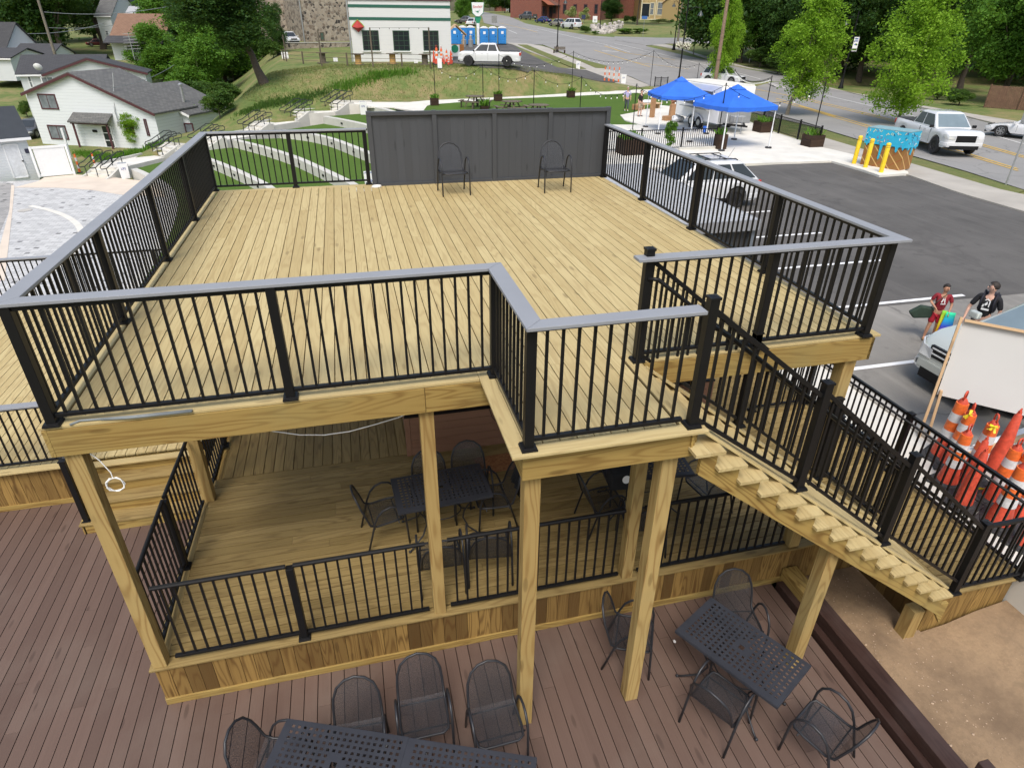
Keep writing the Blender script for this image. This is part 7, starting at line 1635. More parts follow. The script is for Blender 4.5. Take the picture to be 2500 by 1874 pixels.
# portable toilets
def toilet(p,label,rz=0):
    t=thing('portable_toilet',label,'portable toilet',(0,0,0),'row of blue portable toilets'); m_=MB(); m_.bb((-.55,-.55,.12),(.55,.55,2.05)); m_.build('cabin',M_pblue,t,False,.03); m_=MB(); m_.bb((-.58,-.58,0),(.58,.58,.12)); m_.build('base',M_black,t)
    m_=MB(); m_.prism([(-.6+1.2*i/10,-.6,2.03+.26*math.sin(math.pi*i/10)) for i in range(11)],(0,1.2,0)); m_.build('roof',M_trimw,t,False,.02); m_=MB(); m_.bb((-.42,-.585,.2),(.42,-.552,1.95)); o=m_.build('door',flat('door_blue',(.02,.20,.55),.4),t,False,.01); m_=MB(); m_.bb((-.17,-.60,1.35),(.17,-.587,1.68)); m_.build('notice',M_trimw,o); m_=MB(); m_.bb((.3,-.62,1.0),(.38,-.587,1.15)); m_.build('handle',M_black,o)
    for z in (.5,.8,1.1):
        m_=MB(); m_.bb((-.36,-.597,z),(.36,-.587,z+.04)); m_.build('rib',M_pblue,o)
    for s in (-1,1):
        m_=MB(); m_.bb((s*.553-.01,-.3,1.75),(s*.553+.01,.3,1.9)); m_.build('vent',M_black,t)
    t.location=p; t.rotation_euler=(0,0,rz); return t
nms=['first blue portable toilet half behind the white wall','second blue portable toilet behind the wooden hut','third blue portable toilet left of the sign pole','fourth blue portable toilet just right of the sign pole','fifth blue portable toilet in the middle right of the row','last blue portable toilet at the right end of the row']
for i,(x,y) in enumerate(((390,392),(458,392),(528,390),(642,392),(717,390),(795,388))):
    p=gp(Z3,x,y); p.z=h(p.x,p.y); hh=topz(p,Z(Z3,0,230 if i>2 else 224)[1])-p.z; t=toilet(p,nms[i],-.12); s=hh/2.25; s=min(1.35,max(.8,s)); t.scale=(s,s,s)
for x,l in ((468,'left grey hand wash station before the toilets'),(527,'right grey hand wash station before the toilets')):
    p=gp(Z3,x,410); t=thing('wash_station',l,'wash station',p,'grey hand wash stations'); m_=MB(); m_.lathe(p,[(.38,0),(.38,.95),(.30,1.0)],12); m_.build('tank',flat('wash_grey',(.22,.23,.24),.5),t,True); m_=MB(); m_.lathe(p,[(.2,1.0),(.2,1.5),(.1,1.6)],10); m_.build('dispenser',M_alu,t,True)
# little wooden hut and round sign
p=gp(Z3,402,470); t=thing('wooden_hut','small orange wooden kiosk with gabled roof beside the shop','kiosk',p); m_=MB(); m_.bb((p.x-.9,p.y,p.z),(p.x+1.0,p.y+1.2,p.z+1.1)); m_.build('counter',flat('kiosk_wood',(.30,.12,.03),.7),t,False,.02)
for s in (-.85,.95): m_=MB(); m_.bb((p.x+s-.05,p.y,p.z+1.1),(p.x+s+.05,p.y+.1,p.z+2.4)); m_.build('post',M_2x4,t)
for s in (-1,1): m_=MB(); m_.prism([(p.x+.05,p.y-.2,p.z+3.3),(p.x+.05+s*1.3,p.y-.2,p.z+2.2),(p.x+.05+s*1.3,p.y-.2,p.z+2.08),(p.x+.05,p.y-.2,p.z+3.16)],(0,1.6,0)); m_.build('roof',M_2x4,t)
p=gp(Z3,392,492); Fm=facing(CC-p); t=thing('sign_board','green and white round emblem sign beside the orange cones','sign',p); m_=MB(); m_.box(p+Vector((0,0,.6)),(1.1,1.3,.06),Fm); m_.build('panel',M_trimw,t); m_=MB(); m_.lathe(p+Vector((0,0,.85))+Fm.col[2]*.035,[(.30,0),(.42,0),(.42,.012),(.30,.012)],24,ax=Fm@Matrix.Identity(3)); m_.build('ring',flat('sign_green',(.01,.22,.12),.5),t); text(t,'S',p+Vector((0,0,.85))+Fm.col[2]*.05,Fm,.45,MATS['sign_green'])
# oil company pole sign
p=gp(Z3,592,392); Fm=facing(CC-p); SG=thing('pole_sign','white and green shield sign with red script on a white pole','sign',p); cz=topz(p,Z(Z3,0,80)[1]); top_=topz(p,Z(Z3,0,22)[1]); bot=topz(p,Z(Z3,0,148)[1]); x_=Fm.col[0]; dF=Fm.col[2]
wS=(top_-bot); C0=Vector((p.x,p.y,0)); wx_=.5*wS*1.02
def sh(k,z0): return [C0+x_*(-wx_*k)+Vector((0,0,top_-.25*(1-k))),C0+x_*(wx_*k)+Vector((0,0,top_-.25*(1-k))),C0+x_*(wx_*k*.86)+Vector((0,0,bot+wS*.25+(1-k))),C0+x_*(wx_*.3*k)+Vector((0,0,bot+(1-k)*1.2)),C0-x_*(wx_*.3*k)+Vector((0,0,bot+(1-k)*1.2)),C0-x_*(wx_*k*.86)+Vector((0,0,bot+wS*.25+(1-k)))]
M_sgreen=MATS['sign_green']
m_=MB(); m_.prism([q-dF*.15 for q in sh(1,0)],dF*.3); m_.build('border',M_sgreen,SG); m_=MB(); m_.prism([q-dF*.16 for q in sh(.93,0)],dF*.34); m_.build('face',M_trimw,SG)
m_=MB(); m_.prism([C0-x_*.22+Vector((0,0,bot-.8))-dF*.1,C0+x_*.22+Vector((0,0,bot-.8))-dF*.1,C0+x_*.5+Vector((0,0,bot))-dF*.1,C0-x_*.5+Vector((0,0,bot))-dF*.1],dF*.2); m_.build('bracket',M_sgreen,SG)
m_=MB(); m_.tube([p,C0+Vector((0,0,bot-.8))],.22,10); m_.build('pole',M_trimw,SG)
tx=text(SG,'Sinclair',C0+Vector((0,0,top_-wS*.30))+dF*.20,Fm@Matrix.Rotation(.06,3,'Z'),wS*.27,flat('script_red',(.5,.02,.03),.5),ext=.01)
# small green long-necked emblem
k=wS*.11; cD=C0+Vector((0,0,top_-wS*.62))+dF*.19
def D2(*P): return [cD+x_*(a*k)+Vector((0,0,b*k)) for a,b in P]
m_=MB()
for P in (((-1.1,-.2),(-.3,-.5),(.5,-.4),(.6,.1),(0,.4),(-.6,.2)),((.4,-.1),(.7,-.1),(1.1,.7),(.9,.75)),((.9,.65),(1.5,.8),(1.5,.95),(.95,.95)),((-1.0,-.15),(-.7,.1),(-1.7,.1),(-2.1,.35)),((-.6,-.4),(-.3,-.45),(-.3,-1.0),(-.55,-1.0)),((.2,-.4),(.5,-.3),(.55,-1.0),(.3,-1.0))): m_.prism(D2(*P),dF*.02)
m_.build('emblem',M_sgreen,SG)
# other signs
def rsign(label,f,x,y,ty,w_,hh_,mat=M_trimw,txt=None,back=False,col=M_inkb):
    p=gp(f,x,y); z1=topz(p,Z(f,0,ty)[1]); Fm=facing(CC-p); t=thing('road_sign',label,'sign',p); m_=MB(); m_.tube([p,Vector((p.x,p.y,z1))],.035,6); m_.build('post',M_alu,t); c=Vector((p.x,p.y,z1-hh_/2)); m_=MB(); m_.box(c+Fm.col[2]*.05,(w_,hh_,.02),Fm); m_.build('plate',mat,t,False,.004)
    if txt: text(t,txt,c+Fm.col[2]*.065+Vector((0,0,-hh_*.18)),Fm,hh_*.5,col)
    return t
rsign('speed limit sign reading 30 before the brick building',Z3,1593,232,140,1.0,1.25,txt='30')
rsign('grey back of a road sign beside the blue toilets',Z3,730,232,138,1.15,1.3,flat('sign_back',(.22,.22,.225),.5))
rsign('dark blue notice sign before the flowering bushes',Z3,1495,205,130,.95,.9,flat('navy_sign',(.02,.03,.08),.5))
rsign('blue street sign at the corner garden',Z3,2008,318,140,1.0,.5,flat('street_blue',(.03,.12,.35),.5))
p=gp(Z5,2045,1600); p=Vector((p.x,p.y,GZ)); zt=topz(p,Z(Z5,0,1010)[1]); t=thing('road_sign','bare metal sign post with plate at the right edge','sign',p); m_=MB(); m_.tube([p,Vector((p.x,p.y,zt+.4))],.04,8); m_.build('post',M_alu,t,True); m_=MB(); Fm=facing((1,.3)); m_.box((p.x+.0,p.y+.05,zt+.1),(.6,.75,.02),Fm); m_.build('plate',M_alu,t)
def gable(label,A,B,depth,eL,eR,pk,f=None,wallm=M_sid,roofm=M_roof,ov=.3,name='house',trim=M_trimr,zlo=.6):
    """gabled house whose gable wall stands on A-B; pk=(u,z) ridge, eL/eR eave heights"""
    A=Vector(A);B=Vector(B);zb=min(A.z,B.z)-zlo; A.z=B.z=zb; PLh=Plane(A,B); L=PLh.L; n=-PLh.n; t=thing(name,label,'house',A)
    W=lambda u,z,d=0: PLh.A+PLh.u*u+Vector((0,0,z))+n*d
    m_=MB(); poly=[W(0,0),W(L,0),W(L,eR),W(pk[0],pk[1]-.05),W(0,eL)]; m_.prism(poly,n*depth); m_.g=[((Vector(v)-A).dot(PLh.u)+(Vector(v)-A).dot(n),v[2]-zb,0) for v in m_.v]; m_.build('wall',wallm,t)
    for s,(u0,z0) in ((0,(0,eL)),(1,(L,eR))):
        d=Vector((u0-pk[0],z0-pk[1])); d2=d.normalized(); ue=u0+d2.x*ov; ze=z0+d2.y*ov; m_=MB(); th=.14
        P=[W(pk[0],pk[1]+th*.9,-ov),W(ue,ze+th,-ov),W(ue,ze,-ov),W(pk[0],pk[1]-.02,-ov)]
        m_.prism(P,n*(depth+2*ov)); m_.g=[((Vector(v)-A).dot(n),math.hypot((Vector(v)-A).dot(PLh.u)-pk[0],v[2]-zb-pk[1]),0) for v in m_.v]; m_.build('roof',roofm,t)
        m_=MB(); m_.beam(W(pk[0],pk[1]-.05,-ov-.02),W(ue,ze-.02,-ov-.02),.04,.2,up=(0,0,1)); m_.build('barge_board',trim,t)
    return t,PLh,W,n
# main white house (gable end towards us)
A=atz(Z(Z1,378,1258),-7.35); B=atz(Z(Z1,1118,1292),-7.35); P0_=Plane(A,B); 
eL=P0_.p(Z(Z1,245,805))[1]; eR=P0_.p(Z(Z1,1325,975)); pk=P0_.p(Z(Z1,608,632))
B2=P0_.w(eR[0],0); 
HS,PLh,W,n=gable('two storey white clapboard house with grey roof, maroon trim and small porch',A,B2,5.6,eL+.6,eR[1]+.6,(pk[0],pk[1]+.6))
gw=flat('curtain_glass',(.16,.18,.20),.15,0,.3,2)
wind(HS,PLh,Z1,325,812,508,940,.10,gw,M_trimr,(2,1)); wind(HS,PLh,Z1,410,1080,595,1200,.10,gw,M_trimr,(2,1)); wind(HS,PLh,Z1,1072,1048,1160,1150,.10,gw,M_trimr,(1,1)); wind(HS,PLh,Z1,868,1080,1003,1275,.13,M_glassd,M_trimw,(1,3),nm='screen_door'); wind(HS,PLh,Z1,1240,1030,1290,1165,.10,gw,M_trimr,(1,1))
u0,z0=PLh.p(Z(Z1,755,1300)); u1,z1=PLh.p(Z(Z1,1030,1290)); u2,z2=PLh.p(Z(Z1,740,1058)); u3=u1
for uu in (u0-.0,u1): m_=MB(); a=PLh.w(uu,z0-.2,.7); m_.beam(a,PLh.w(uu,z2+.1,.7),.14,.14); m_.build('porch_post',M_trimr,HS)
m_=MB(); m_.prism([PLh.w(u0-.3,z2+.1,.95),PLh.w(u1+.3,z2+.1,.95),PLh.w(u1+.3,z2+.75,0),PLh.w(u0-.3,z2+.75,0)],(0,0,.1)); m_.g=[(v[0],v[2]*2,0) for v in m_.v]; m_.build('porch_roof',M_roof,HS)
m_=MB(); m_.prism([PLh.w(u0-.2,z2-.02,.72),PLh.w(u1+.2,z2-.02,.72),PLh.w(u1+.2,z2+.12,.72),PLh.w(u0-.2,z2+.12,.72)],PLh.n*.08); m_.build('porch_beam',M_trimr,HS)
m_=MB(); m_.prism([PLh.w(u0-.2,z0-.3,.0),PLh.w(u1+.2,z0-.3,.0),PLh.w(u1+.2,z0-.3,1.1),PLh.w(u0-.2,z0-.3,1.1)],(0,0,.25)); m_.build('porch_step',M_kerb,HS)
uu,zz=PLh.p(Z(Z1,820,1128)); m_=MB(); m_.box(PLh.w(uu,zz,.06),(.4,.2,.12),facing(PLh.n)); m_.build('letter_box',M_black,HS)
uu,zz=PLh.p(Z(Z1,1035,1065)); m_=MB(); m_.box(PLh.w(uu,zz,.1),(.3,.45,.2),facing(PLh.n)); m_.build('meter',M_alu,HS,False,.05); m_=MB(); uu2,zt2=PLh.p(Z(Z1,935,632)); m_.tube([PLh.w(uu,zz,.12),PLh.w(uu-.1,pk[1]*.62,.12),PLh.w(uu2,zt2,-.5)],.04,6); m_.build('conduit_mast',M_alu,HS)
# wing on the right
A3=W(PLh.L,0,.0); A3=Vector((A3.x,A3.y,PLh.A.z))
w0=W(PLh.L-5.2,0,3.6); w1_=w0+PLh.u*5.9; w1_.z=w0.z
HW,PW_,W2,n2_=gable('single storey rear wing of the white house with grey roof and flue','' and 0 or w0,w1_,6.0,eR[1]+.9,eR[1]+.1,(1.0,eR[1]+2.3),zlo=0,name='house_wing',trim=M_trimw)
wind(HW,PW_,Z1,0,0,0,0,.1,gw,M_trimr,(1,1),rect=(5.3,2.5,6.1,1.3))
m_=MB(); q=W2(4.6,eR[1]+.9,1.6); m_.tube([q,q+Vector((0,0,1.5))],.12,8); m_.lathe(q+Vector((0,0,1.5)),[(.2,0),(.2,.1),(.05,.2)],10); m_.build('flue',M_alu,HW,True)
# second white house behind
A=gp(Z1,225,790);A.z=-7.2; 
def atd(f,x,y,z): return atz(Z(f,x,y),z)
A=atd(Z1,315,1000,-7.0)+Vector((-1,8,0)); A=Vector((A.x,A.y,-7.2)); 
hA=CC+ray(*Z(Z1,215,800))*68; hB=CC+ray(*Z(Z1,305,780))*67
hA=Vector((hA.x,hA.y,-7.0)); hB2=CC+ray(*Z(Z1,900,700))*70; hB2=Vector((hB2.x,hB2.y,-7.0))
P1_=Plane(hA,hB2); e1=P1_.p(Z(Z1,190,640)); r1=P1_.p(Z(Z1,225,525)); e2_=P1_.p(Z(Z1,840,610))
def longhouse(label,A,B,depth,ze,zr,wallm=M_sid2,roofm=M_roofd,name='house',ov=.3):
    A=Vector(A);B=Vector(B);PLx=Plane(A,B);n=-PLx.n; t=thing(name,label,'house',A); L=PLx.L; W=lambda u,z,d=0: PLx.A+PLx.u*u+Vector((0,0,z))+n*d
    m_=MB(); m_.prism([W(0,-.5),W(0,ze),W(0,zr-.1,depth/2),W(0,ze,depth),W(0,-.5,depth)],PLx.u*L); m_.g=[((Vector(v)-PLx.A).dot(PLx.u)+(Vector(v)-PLx.A).dot(n),v[2]-A.z,0) for v in m_.v]; m_.build('wall',wallm,t)
    for d0,d1 in ((-ov,depth/2),(depth+ov,depth/2)):
        zz=ze-ov*(zr-ze)/(depth/2); m_=MB(); m_.prism([W(-ov,zz,d0),W(L+ov,zz,d0),W(L+ov,zr,d1),W(-ov,zr,d1)],(0,0,.12)); m_.g=[((Vector(v)-PLx.A).dot(PLx.u),math.hypot((Vector(v)-PLx.A).dot(n)-d1,v[2]-A.z-zr),0) for v in m_.v]; m_.build('roof',roofm,t)
    m_=MB(); m_.beam(W(-ov,ze-.12,-ov),W(L+ov,ze-.12,-ov),.1,.16); m_.build('gutter',M_trimw,t); return t,PLx,W,n
HB,PB,WB_,nB=longhouse('long white house with dark grey roof and satellite dish behind the front white house',hA,hB2,9,e1[1],r1[1]+.3)
wind(HB,PB,Z1,232,655,292,755,.1,gw,M_trimw,(1,2))
gA=WB_(2.6,0,-1.0); gA.z=hA.z; gB=gA+PB.u*9.5; G2,PG,WG,nG=gable('white cross gable of the long house behind',gA,gB,5,e1[1],e1[1],(4.3,r1[1]+.2),wallm=M_sid2,roofm=M_roofd,zlo=0,name='house_gable',trim=M_trimr)
wind(G2,PG,Z1,350,665,468,722,.09,gw,M_trimw,(2,1))
q=WB_(2.0,e1[1]+.6,-.4); m_=MB(); m_.lathe(q,[(.02,0),(.3,.06),(.42,.16)],16,ax=Matrix.Rotation(R(-60),3,'X')); m_.build('satellite_dish',M_trimw,HB,True)
q=WB_(11.2,r1[1],1.0); t=thing('television_aerial','rooftop television aerial with many bars behind the white house','aerial',q); m_=MB(); m_.tube([q,q+Vector((0,0,2.6))],.04,5); m_.build('mast',M_alu,t)
for k in range(6): m_=MB(); m_.beam(q+Vector((-.8+.05*k,0,1.0+.3*k)),q+Vector((.9-.05*k,0,1.1+.3*k)),.04,.04); m_.build('bar',M_alu,t)
# white flat roof house row + others in the valley
def simple_house(label,f,x0,y0,x1,y1,d,zroofpx,zridgepx,depth,wm,rm,**k):
    a=CC+ray(*Z(f,x0,y0))*d; b=CC+ray(*Z(f,x1,y1))*d; b.z=a.z; Pq=Plane(a,b); ze=Pq.p(Z(f,(x0+x1)/2,zroofpx))[1]; zr=ze+abs(k.get('rise',1.8)); t=longhouse(label,a,b,depth,ze,zr,wm,rm); return t
t,PLq,_,_=simple_house('white house with brown shingle roof and small front annex under the trees',Z1,985,485,1420,470,88,355,215,9,M_sid2,M_roofb,rise=3.2)
wind(t,PLq,Z1,1085,388,1130,468,.1,gw,M_trimw,(1,2)); wind(t,PLq,Z1,1140,385,1200,465,.1,gw,M_trimw,(1,2)); m_=MB(); a=PLq.w(-.2,PLq.p(Z(Z1,1000,372))[1],1.6); m_.prism([a,a+PLq.u*8,a+PLq.u*8-PLq.n*1.6+Vector((0,0,.8)),a-PLq.n*1.6+Vector((0,0,.8))],(0,0,.1)); m_.build('annex_roof',M_roofd,t)
t,PLq,_,_=simple_house('white bungalow with dark roof at the far left edge',Z1,-260,660,130,640,86,500,455,8,M_sid2,M_roofd,rise=1.0)
# gabled one at left
a=CC+ray(*Z(Z1,-330,640))*96; b=CC+ray(*Z(Z1,300,560))*96; b.z=a.z; Pq=Plane(a,b); 
t,PLq,_,_=longhouse('white house with dark gabled roof behind the left bungalow',a,b,8,Pq.p(Z(Z1,0,450))[1],Pq.p(Z(Z1,0,450))[1]+.1,M_sid2,M_roofd)
ga_=CC+ray(*Z(Z1,-200,640))*97; gb_=CC+ray(*Z(Z1,300,600))*93; gb_.z=ga_.z=a.z; Pg=Plane(ga_,gb_); lh=Pg.p(Z(Z1,0,440))[1]
t,PLq,W3,n3=longhouse('grey roofed part of the left white house showing its gable',ga_,gb_-Pg.u*5,6,lh,lh+3.6,M_sid2,M_roofd)
a=CC+ray(*Z(Z1,160,600))*92; b=CC+ray(*Z(Z1,470,560))*92; b.z=a.z; Pq=Plane(a,b); ze=Pq.p(Z(Z1,350,470))[1]; t,PLq,_,_=longhouse('low white extension with dark hipped roof before the utility pole',a,b,6,ze,ze+1.2,M_sid2,M_roofd); wind(t,PLq,Z1,215,505,245,522,.08,gw,M_trimw)
t,PLq,_,_=simple_house('pale grey gabled house far behind the brown roof',Z1,880,335,1000,335,125,140,60,12,M_sid2,M_roof,rise=4.5); wind(t,PLq,Z1,905,265,940,305,.12,gw,M_trimw,(1,2))
t,PLq,_,_=simple_house('slate blue house far behind under dark trees',Z1,985,240,1075,240,135,110,20,10,flat('slate_siding',(.07,.09,.12),.6),M_roofd,rise=5)
t,PLq,_,_=simple_house('long pale shed with light roof far behind',Z1,1060,225,1290,225,120,190,130,9,M_sid2,M_shingle,rise=2.5)
q=CC+ray(*Z(Z1,890,560))*74
# shed with door and white gate
A=atz(Z(Z1,-60,1560),-6.19); B=atz(Z(Z1,335,1515),-6.19); PS=Plane(A,B); ze=PS.p(Z(Z1,200,1175))[1]
SHD,PSx,_,_=longhouse('small white shed with dark metal roof and steel door at left','' and 0 or A,B,4.5,ze,ze+1.5,M_sid2,flat('dark_metal_roof',(.045,.05,.056),.45,.3,.1,2),name='garden_shed',ov=.25)
wind(SHD,PSx,Z1,20,1250,245,1522,.06,flat('door_white',(.62,.64,.68),.5),M_trimw,(1,1),nm='door'); q=PSx.p(Z(Z1,195,1385)); m_=MB(); m_.box(PSx.w(q[0],q[1],.1),(.1,.06,.1),facing(PSx.n)); m_.build('door_handle',M_black,SHD)
q=PSx.p(Z(Z1,232,1300)); m_=MB(); m_.box(PSx.w(q[0],q[1],.05),(.24,.26,.02),facing(PSx.n)); m_.build('plaque',flat('plaque_navy',(.03,.03,.06),.5),SHD)
A=atz(Z(Z1,345,1528),-6.19); B=atz(Z(Z1,645,1500),-6.19); PG2=Plane(A,B); zt=PG2.p(Z(Z1,440,1258))[1]; t=thing('white_gate','white vinyl gate panel between shed and steps','gate',A); m_=MB(); m_.prism([PG2.w(.12,.12,0),PG2.w(PG2.L-.12,.12,0),PG2.w(PG2.L-.12,zt-.05,0),PG2.w(.12,zt-.05,0)],PG2.n*.04); m_.build('panel',M_trimw,t)
for uu in (0,PG2.L): m_=MB(); m_.beam(PG2.w(uu,0,.02),PG2.w(uu,zt+.05,.02),.13,.13); m_.build('post',M_trimw,t)
for z_ in (zt-.03,.1): m_=MB(); m_.beam(PG2.w(0,z_,.02),PG2.w(PG2.L,z_,.02),.1,.14); m_.build('rail',M_trimw,t)
q=atz(Z(Z1,548,1390),-6.25)+Vector((0,1.5,0)); q.z=-6.3; zt3=topz(q,Z(Z1,0,1105)[1]); m_=MB(); m_.beam(q,(q.x,q.y,zt3),.14,.14); tag(m_.build('fence_post',M_trimw),'tall white post standing behind the white gate','post')
# downtown
def block(label,f,x0,y0,x1,y1,hh,depth,mat,name='town_building',off=.5):
    a=gp(f,x0,y0); b=gp(f,x1,y1); a.z=b.z=min(a.z,b.z)-off; t=thing(name,label,'building',a); o,u,nn=wallbox(t,a,b,depth,a.z,a.z+hh,mat); return t,Plane(a,b)
t,PQ=block('red brick building with brown awnings on the main street',Z3,1205,160,1650,175,13,14,M_brick)
for k in range(3):
    m_=MB(); u0=-7+k*4.0; zz=PQ.p(Z(Z3,1200,50))[1]; m_.prism([PQ.w(u0,zz,.0),PQ.w(u0+3.4,zz,.0),PQ.w(u0+3.4,zz,3.0)-Vector((0,0,.0)),PQ.w(u0,zz,3.0)],(0,0,.1)); 
a=gp(Z3,1130,165); b=gp(Z3,1245,160); a.z=b.z=a.z-.4; PQ2=Plane(a,b); t2=thing('town_building','brick shopfront with two slanted brown awnings','building',a); wallbox(t2,a,b,10,a.z,a.z+12,M_brick)
for k in range(2):
    L2=PQ2.L/2; zz=PQ2.p(Z(Z3,1190,5))[1]; zl=PQ2.p(Z(Z3,1190,48))[1]; m_=MB(); m_.prism([PQ2.w(k*L2+.1,zz,.05),PQ2.w((k+1)*L2-.1,zz,.05),PQ2.w((k+1)*L2-.1,zl,2.2),PQ2.w(k*L2+.1,zl,2.2)],(0,0,.08)); m_.build('awning',flat('awning_%d'%k,[(.28,.09,.05),(.14,.07,.055)][k],.8),t2)
    wind(t2,PQ2,Z3,0,0,0,0,.15,M_glassd,M_trimr,(2,1),rect=(k*L2+.6,zl-.3,(k+1)*L2-.6,.9))
for k in range(5):
    for z_ in (2.0,6.0): wind(t,PQ,Z3,0,0,0,0,.15,M_glassd,M_trimr,(1,2),rect=(PQ.L*(k+.3)/5,z_+2.2,PQ.L*(k+.6)/5,z_))
t,PQ=block('grey stone building with arched openings up the main street',Z3,950,130,1065,148,12,10,flat('grey_stone',(.27,.26,.25),.9,0,.2,1))
for k in range(3): wind(t,PQ,Z3,0,0,0,0,.15,M_glassd,M_grayw,(1,2),rect=(PQ.L*(k+.25)/3,3.4,PQ.L*(k+.7)/3,.8))
t,PQ=block('cream building farther up the main street',Z3,830,100,945,125,12,10,flat('cream_wall',(.50,.50,.45),.8,0,.1,1))
for k in range(3): wind(t,PQ,Z3,0,0,0,0,.15,M_glassd,M_trimw,(1,2),rect=(PQ.L*(k+.25)/3,3.4,PQ.L*(k+.7)/3,.8))
t,PQ=block('dark brick building at the far end of the street',Z3,730,70,830,95,10,10,M_brick)
t,PQ=block('brick wall of a house behind the dark shrubs',Z3,1800,160,2000,160,9,10,M_brick)
t,PQ=block('tan house with tall bay windows and cream trim',Z4,225,170,520,175,9.5,10,M_sidy,'house')
for (x0,y0,x1,y1) in ((375,20,418,132),(432,28,482,135),(310,25,335,130),(490,30,520,125)): wind(t,PQ,Z4,x0,y0,x1,y1,.22,gw,flat('cream_trim',(.55,.50,.36),.6),(1,2))
for x in (230,352,425,488): u_q=PQ.p(Z(Z4,x,100))[0]; m_=MB(); m_.prism([PQ.w(u_q-.15,.8,0),PQ.w(u_q+.15,.8,0),PQ.w(u_q+.15,8.5,0),PQ.w(u_q-.15,8.5,0)],PQ.n*.12); m_.build('trim_board',MATS['cream_trim'],t)
m_=MB(); m_.prism([PQ.w(-.3,.4,0),PQ.w(PQ.L+.2,.4,0),PQ.w(PQ.L+.2,.75,0),PQ.w(-.3,.75,0)],PQ.n*.15); m_.build('base_trim',MATS['cream_trim'],t)
u_q=PQ.p(Z(Z4,255,120))[0]; wind(t,PQ,Z4,240,30,300,150,.2,M_glassd,MATS['cream_trim'],(1,1),nm='door')
a=gp(Z4,640,185); b=gp(Z4,905,175); a.z=b.z=a.z-.6; PQ3=Plane(a,b); zz=PQ3.p(Z(Z4,700,30))[1]; t,PLq,Wq,_=longhouse('tan house wing with red brown roof behind the street trees',a,b,9,zz,zz+3,M_sidy,M_roofb)
wind(t,PLq,Z4,775,55,815,85,.15,M_glassd,MATS['cream_trim'])
# picket wood fence at right and chain link
a=gp(Z5,1862,925); b=gp(Z5,2420,965); a.z=b.z=min(a.z,b.z); PF=Plane(a,b); zt=PF.p(Z(Z5,1900,735))[1]; t=thing('board_fence','brown wooden board fence at the right edge under dark trees','fence',a)
m_=MB(); k=0
while k<PF.L: m_.prism([PF.w(k,0,0),PF.w(k+.14,0,0),PF.w(k+.14,zt,0),PF.w(k,zt,0)],PF.n*.03); k+=.15
m_.build('boards',flat('fence_brown',(.15,.085,.055),.85,0,.2,3),t)
for k in (0,2.4,4.8,7.2,9.6): m_=MB(); m_.beam(PF.w(k,0,.07),PF.w(k,zt+.1,.07),.1,.1); m_.build('post',MATS['fence_brown'],t)
a=gp(Z4,1075,440); b=gp(Z4,1160,545); t=thing('chain_link_fence','thin galvanised chain link fence in the grass by the bushes','fence',a)
for q in (a,b,(a+b)/2): m_=MB(); m_.tube([q,q+Vector((0,0,1.3))],.04,6); m_.build('post',M_alu,t)
m_=MB(); m_.tube([a+Vector((0,0,1.3)),b+Vector((0,0,1.3))],.025,6); m_.build('top_rail',M_alu,t)
# rubble wall at the corner garden
rr=random.Random(8); A=gp(Z3,1560,262); B=gp(Z3,1830,250); C_=gp(Z3,1700,300); t=thing('rubble_wall','bank of tumbled pale boulders at the street corner','stones',A)
m_=MB()
for k in range(230):
    f=rr.random(); g_=rr.random(); p=A.lerp(B,f)+(C_-(A+B)/2)*g_*math.sin(math.pi*min(1,f*1.1))*.9; z=h(p.x,p.y)+(1-g_)*1.3*rr.random()+.1; m_.blob((p.x,p.y,z),rr.uniform(.22,.5),3,(1,rr.uniform(.7,1.2),.75),jit=.5)
m_.build('boulders',flat('boulder',(.40,.37,.34),.9,0,.35,1.2,.4),t,True)
# ============================================================ TREES AND PLANTS
def leafmesh(seed,n,lobes,size,rx=1,squash=1,droop=.2,shell=.55,tight=1.0):
    """unit crown: leaf sized quads gathered in clumps through the crown volume"""
    g=np.random.default_rng(seed); cl=[]
    for (cx,cy,cz,r,k) in lobes:
        m=int(k); d=g.normal(size=(m,3)); d/=np.linalg.norm(d,axis=1)[:,None]; rad=r*(g.random(m)**(1/3)*(1-shell)+shell*(.75+.3*g.random(m)))
        cl.append(np.array([cx,cy,cz])+d*rad[:,None]*np.array([1,1,squash]))
    C=np.concatenate(cl); per=max(1,n//len(C)); cr=(.085+.06*g.random(len(C)))*tight
    idx=np.repeat(np.arange(len(C)),per); d=g.normal(size=(len(idx),3))*np.array([1,1,.55]); P=C[idx]+d*cr[idx][:,None]*.75; P[:,2]-=droop*cr[idx]*np.hypot(d[:,0],d[:,1])
    a=g.normal(size=(len(idx),3)); a[:,2]*=.5; a/=np.linalg.norm(a,axis=1)[:,None]; b=g.normal(size=(len(idx),3)); b-=a*(a*b).sum(1)[:,None]; b/=np.linalg.norm(b,axis=1)[:,None]
    s=size*(.6+.8*g.random(len(idx)))[:,None]; V=np.stack([P-a*s,P+b*s*.55,P+a*s,P-b*s*.55],1).reshape(-1,3)
    tn=np.clip((g.random(len(C))[idx])*.7+.3*g.random(len(idx)),0,1); return V,tn,C
CROWNS={}
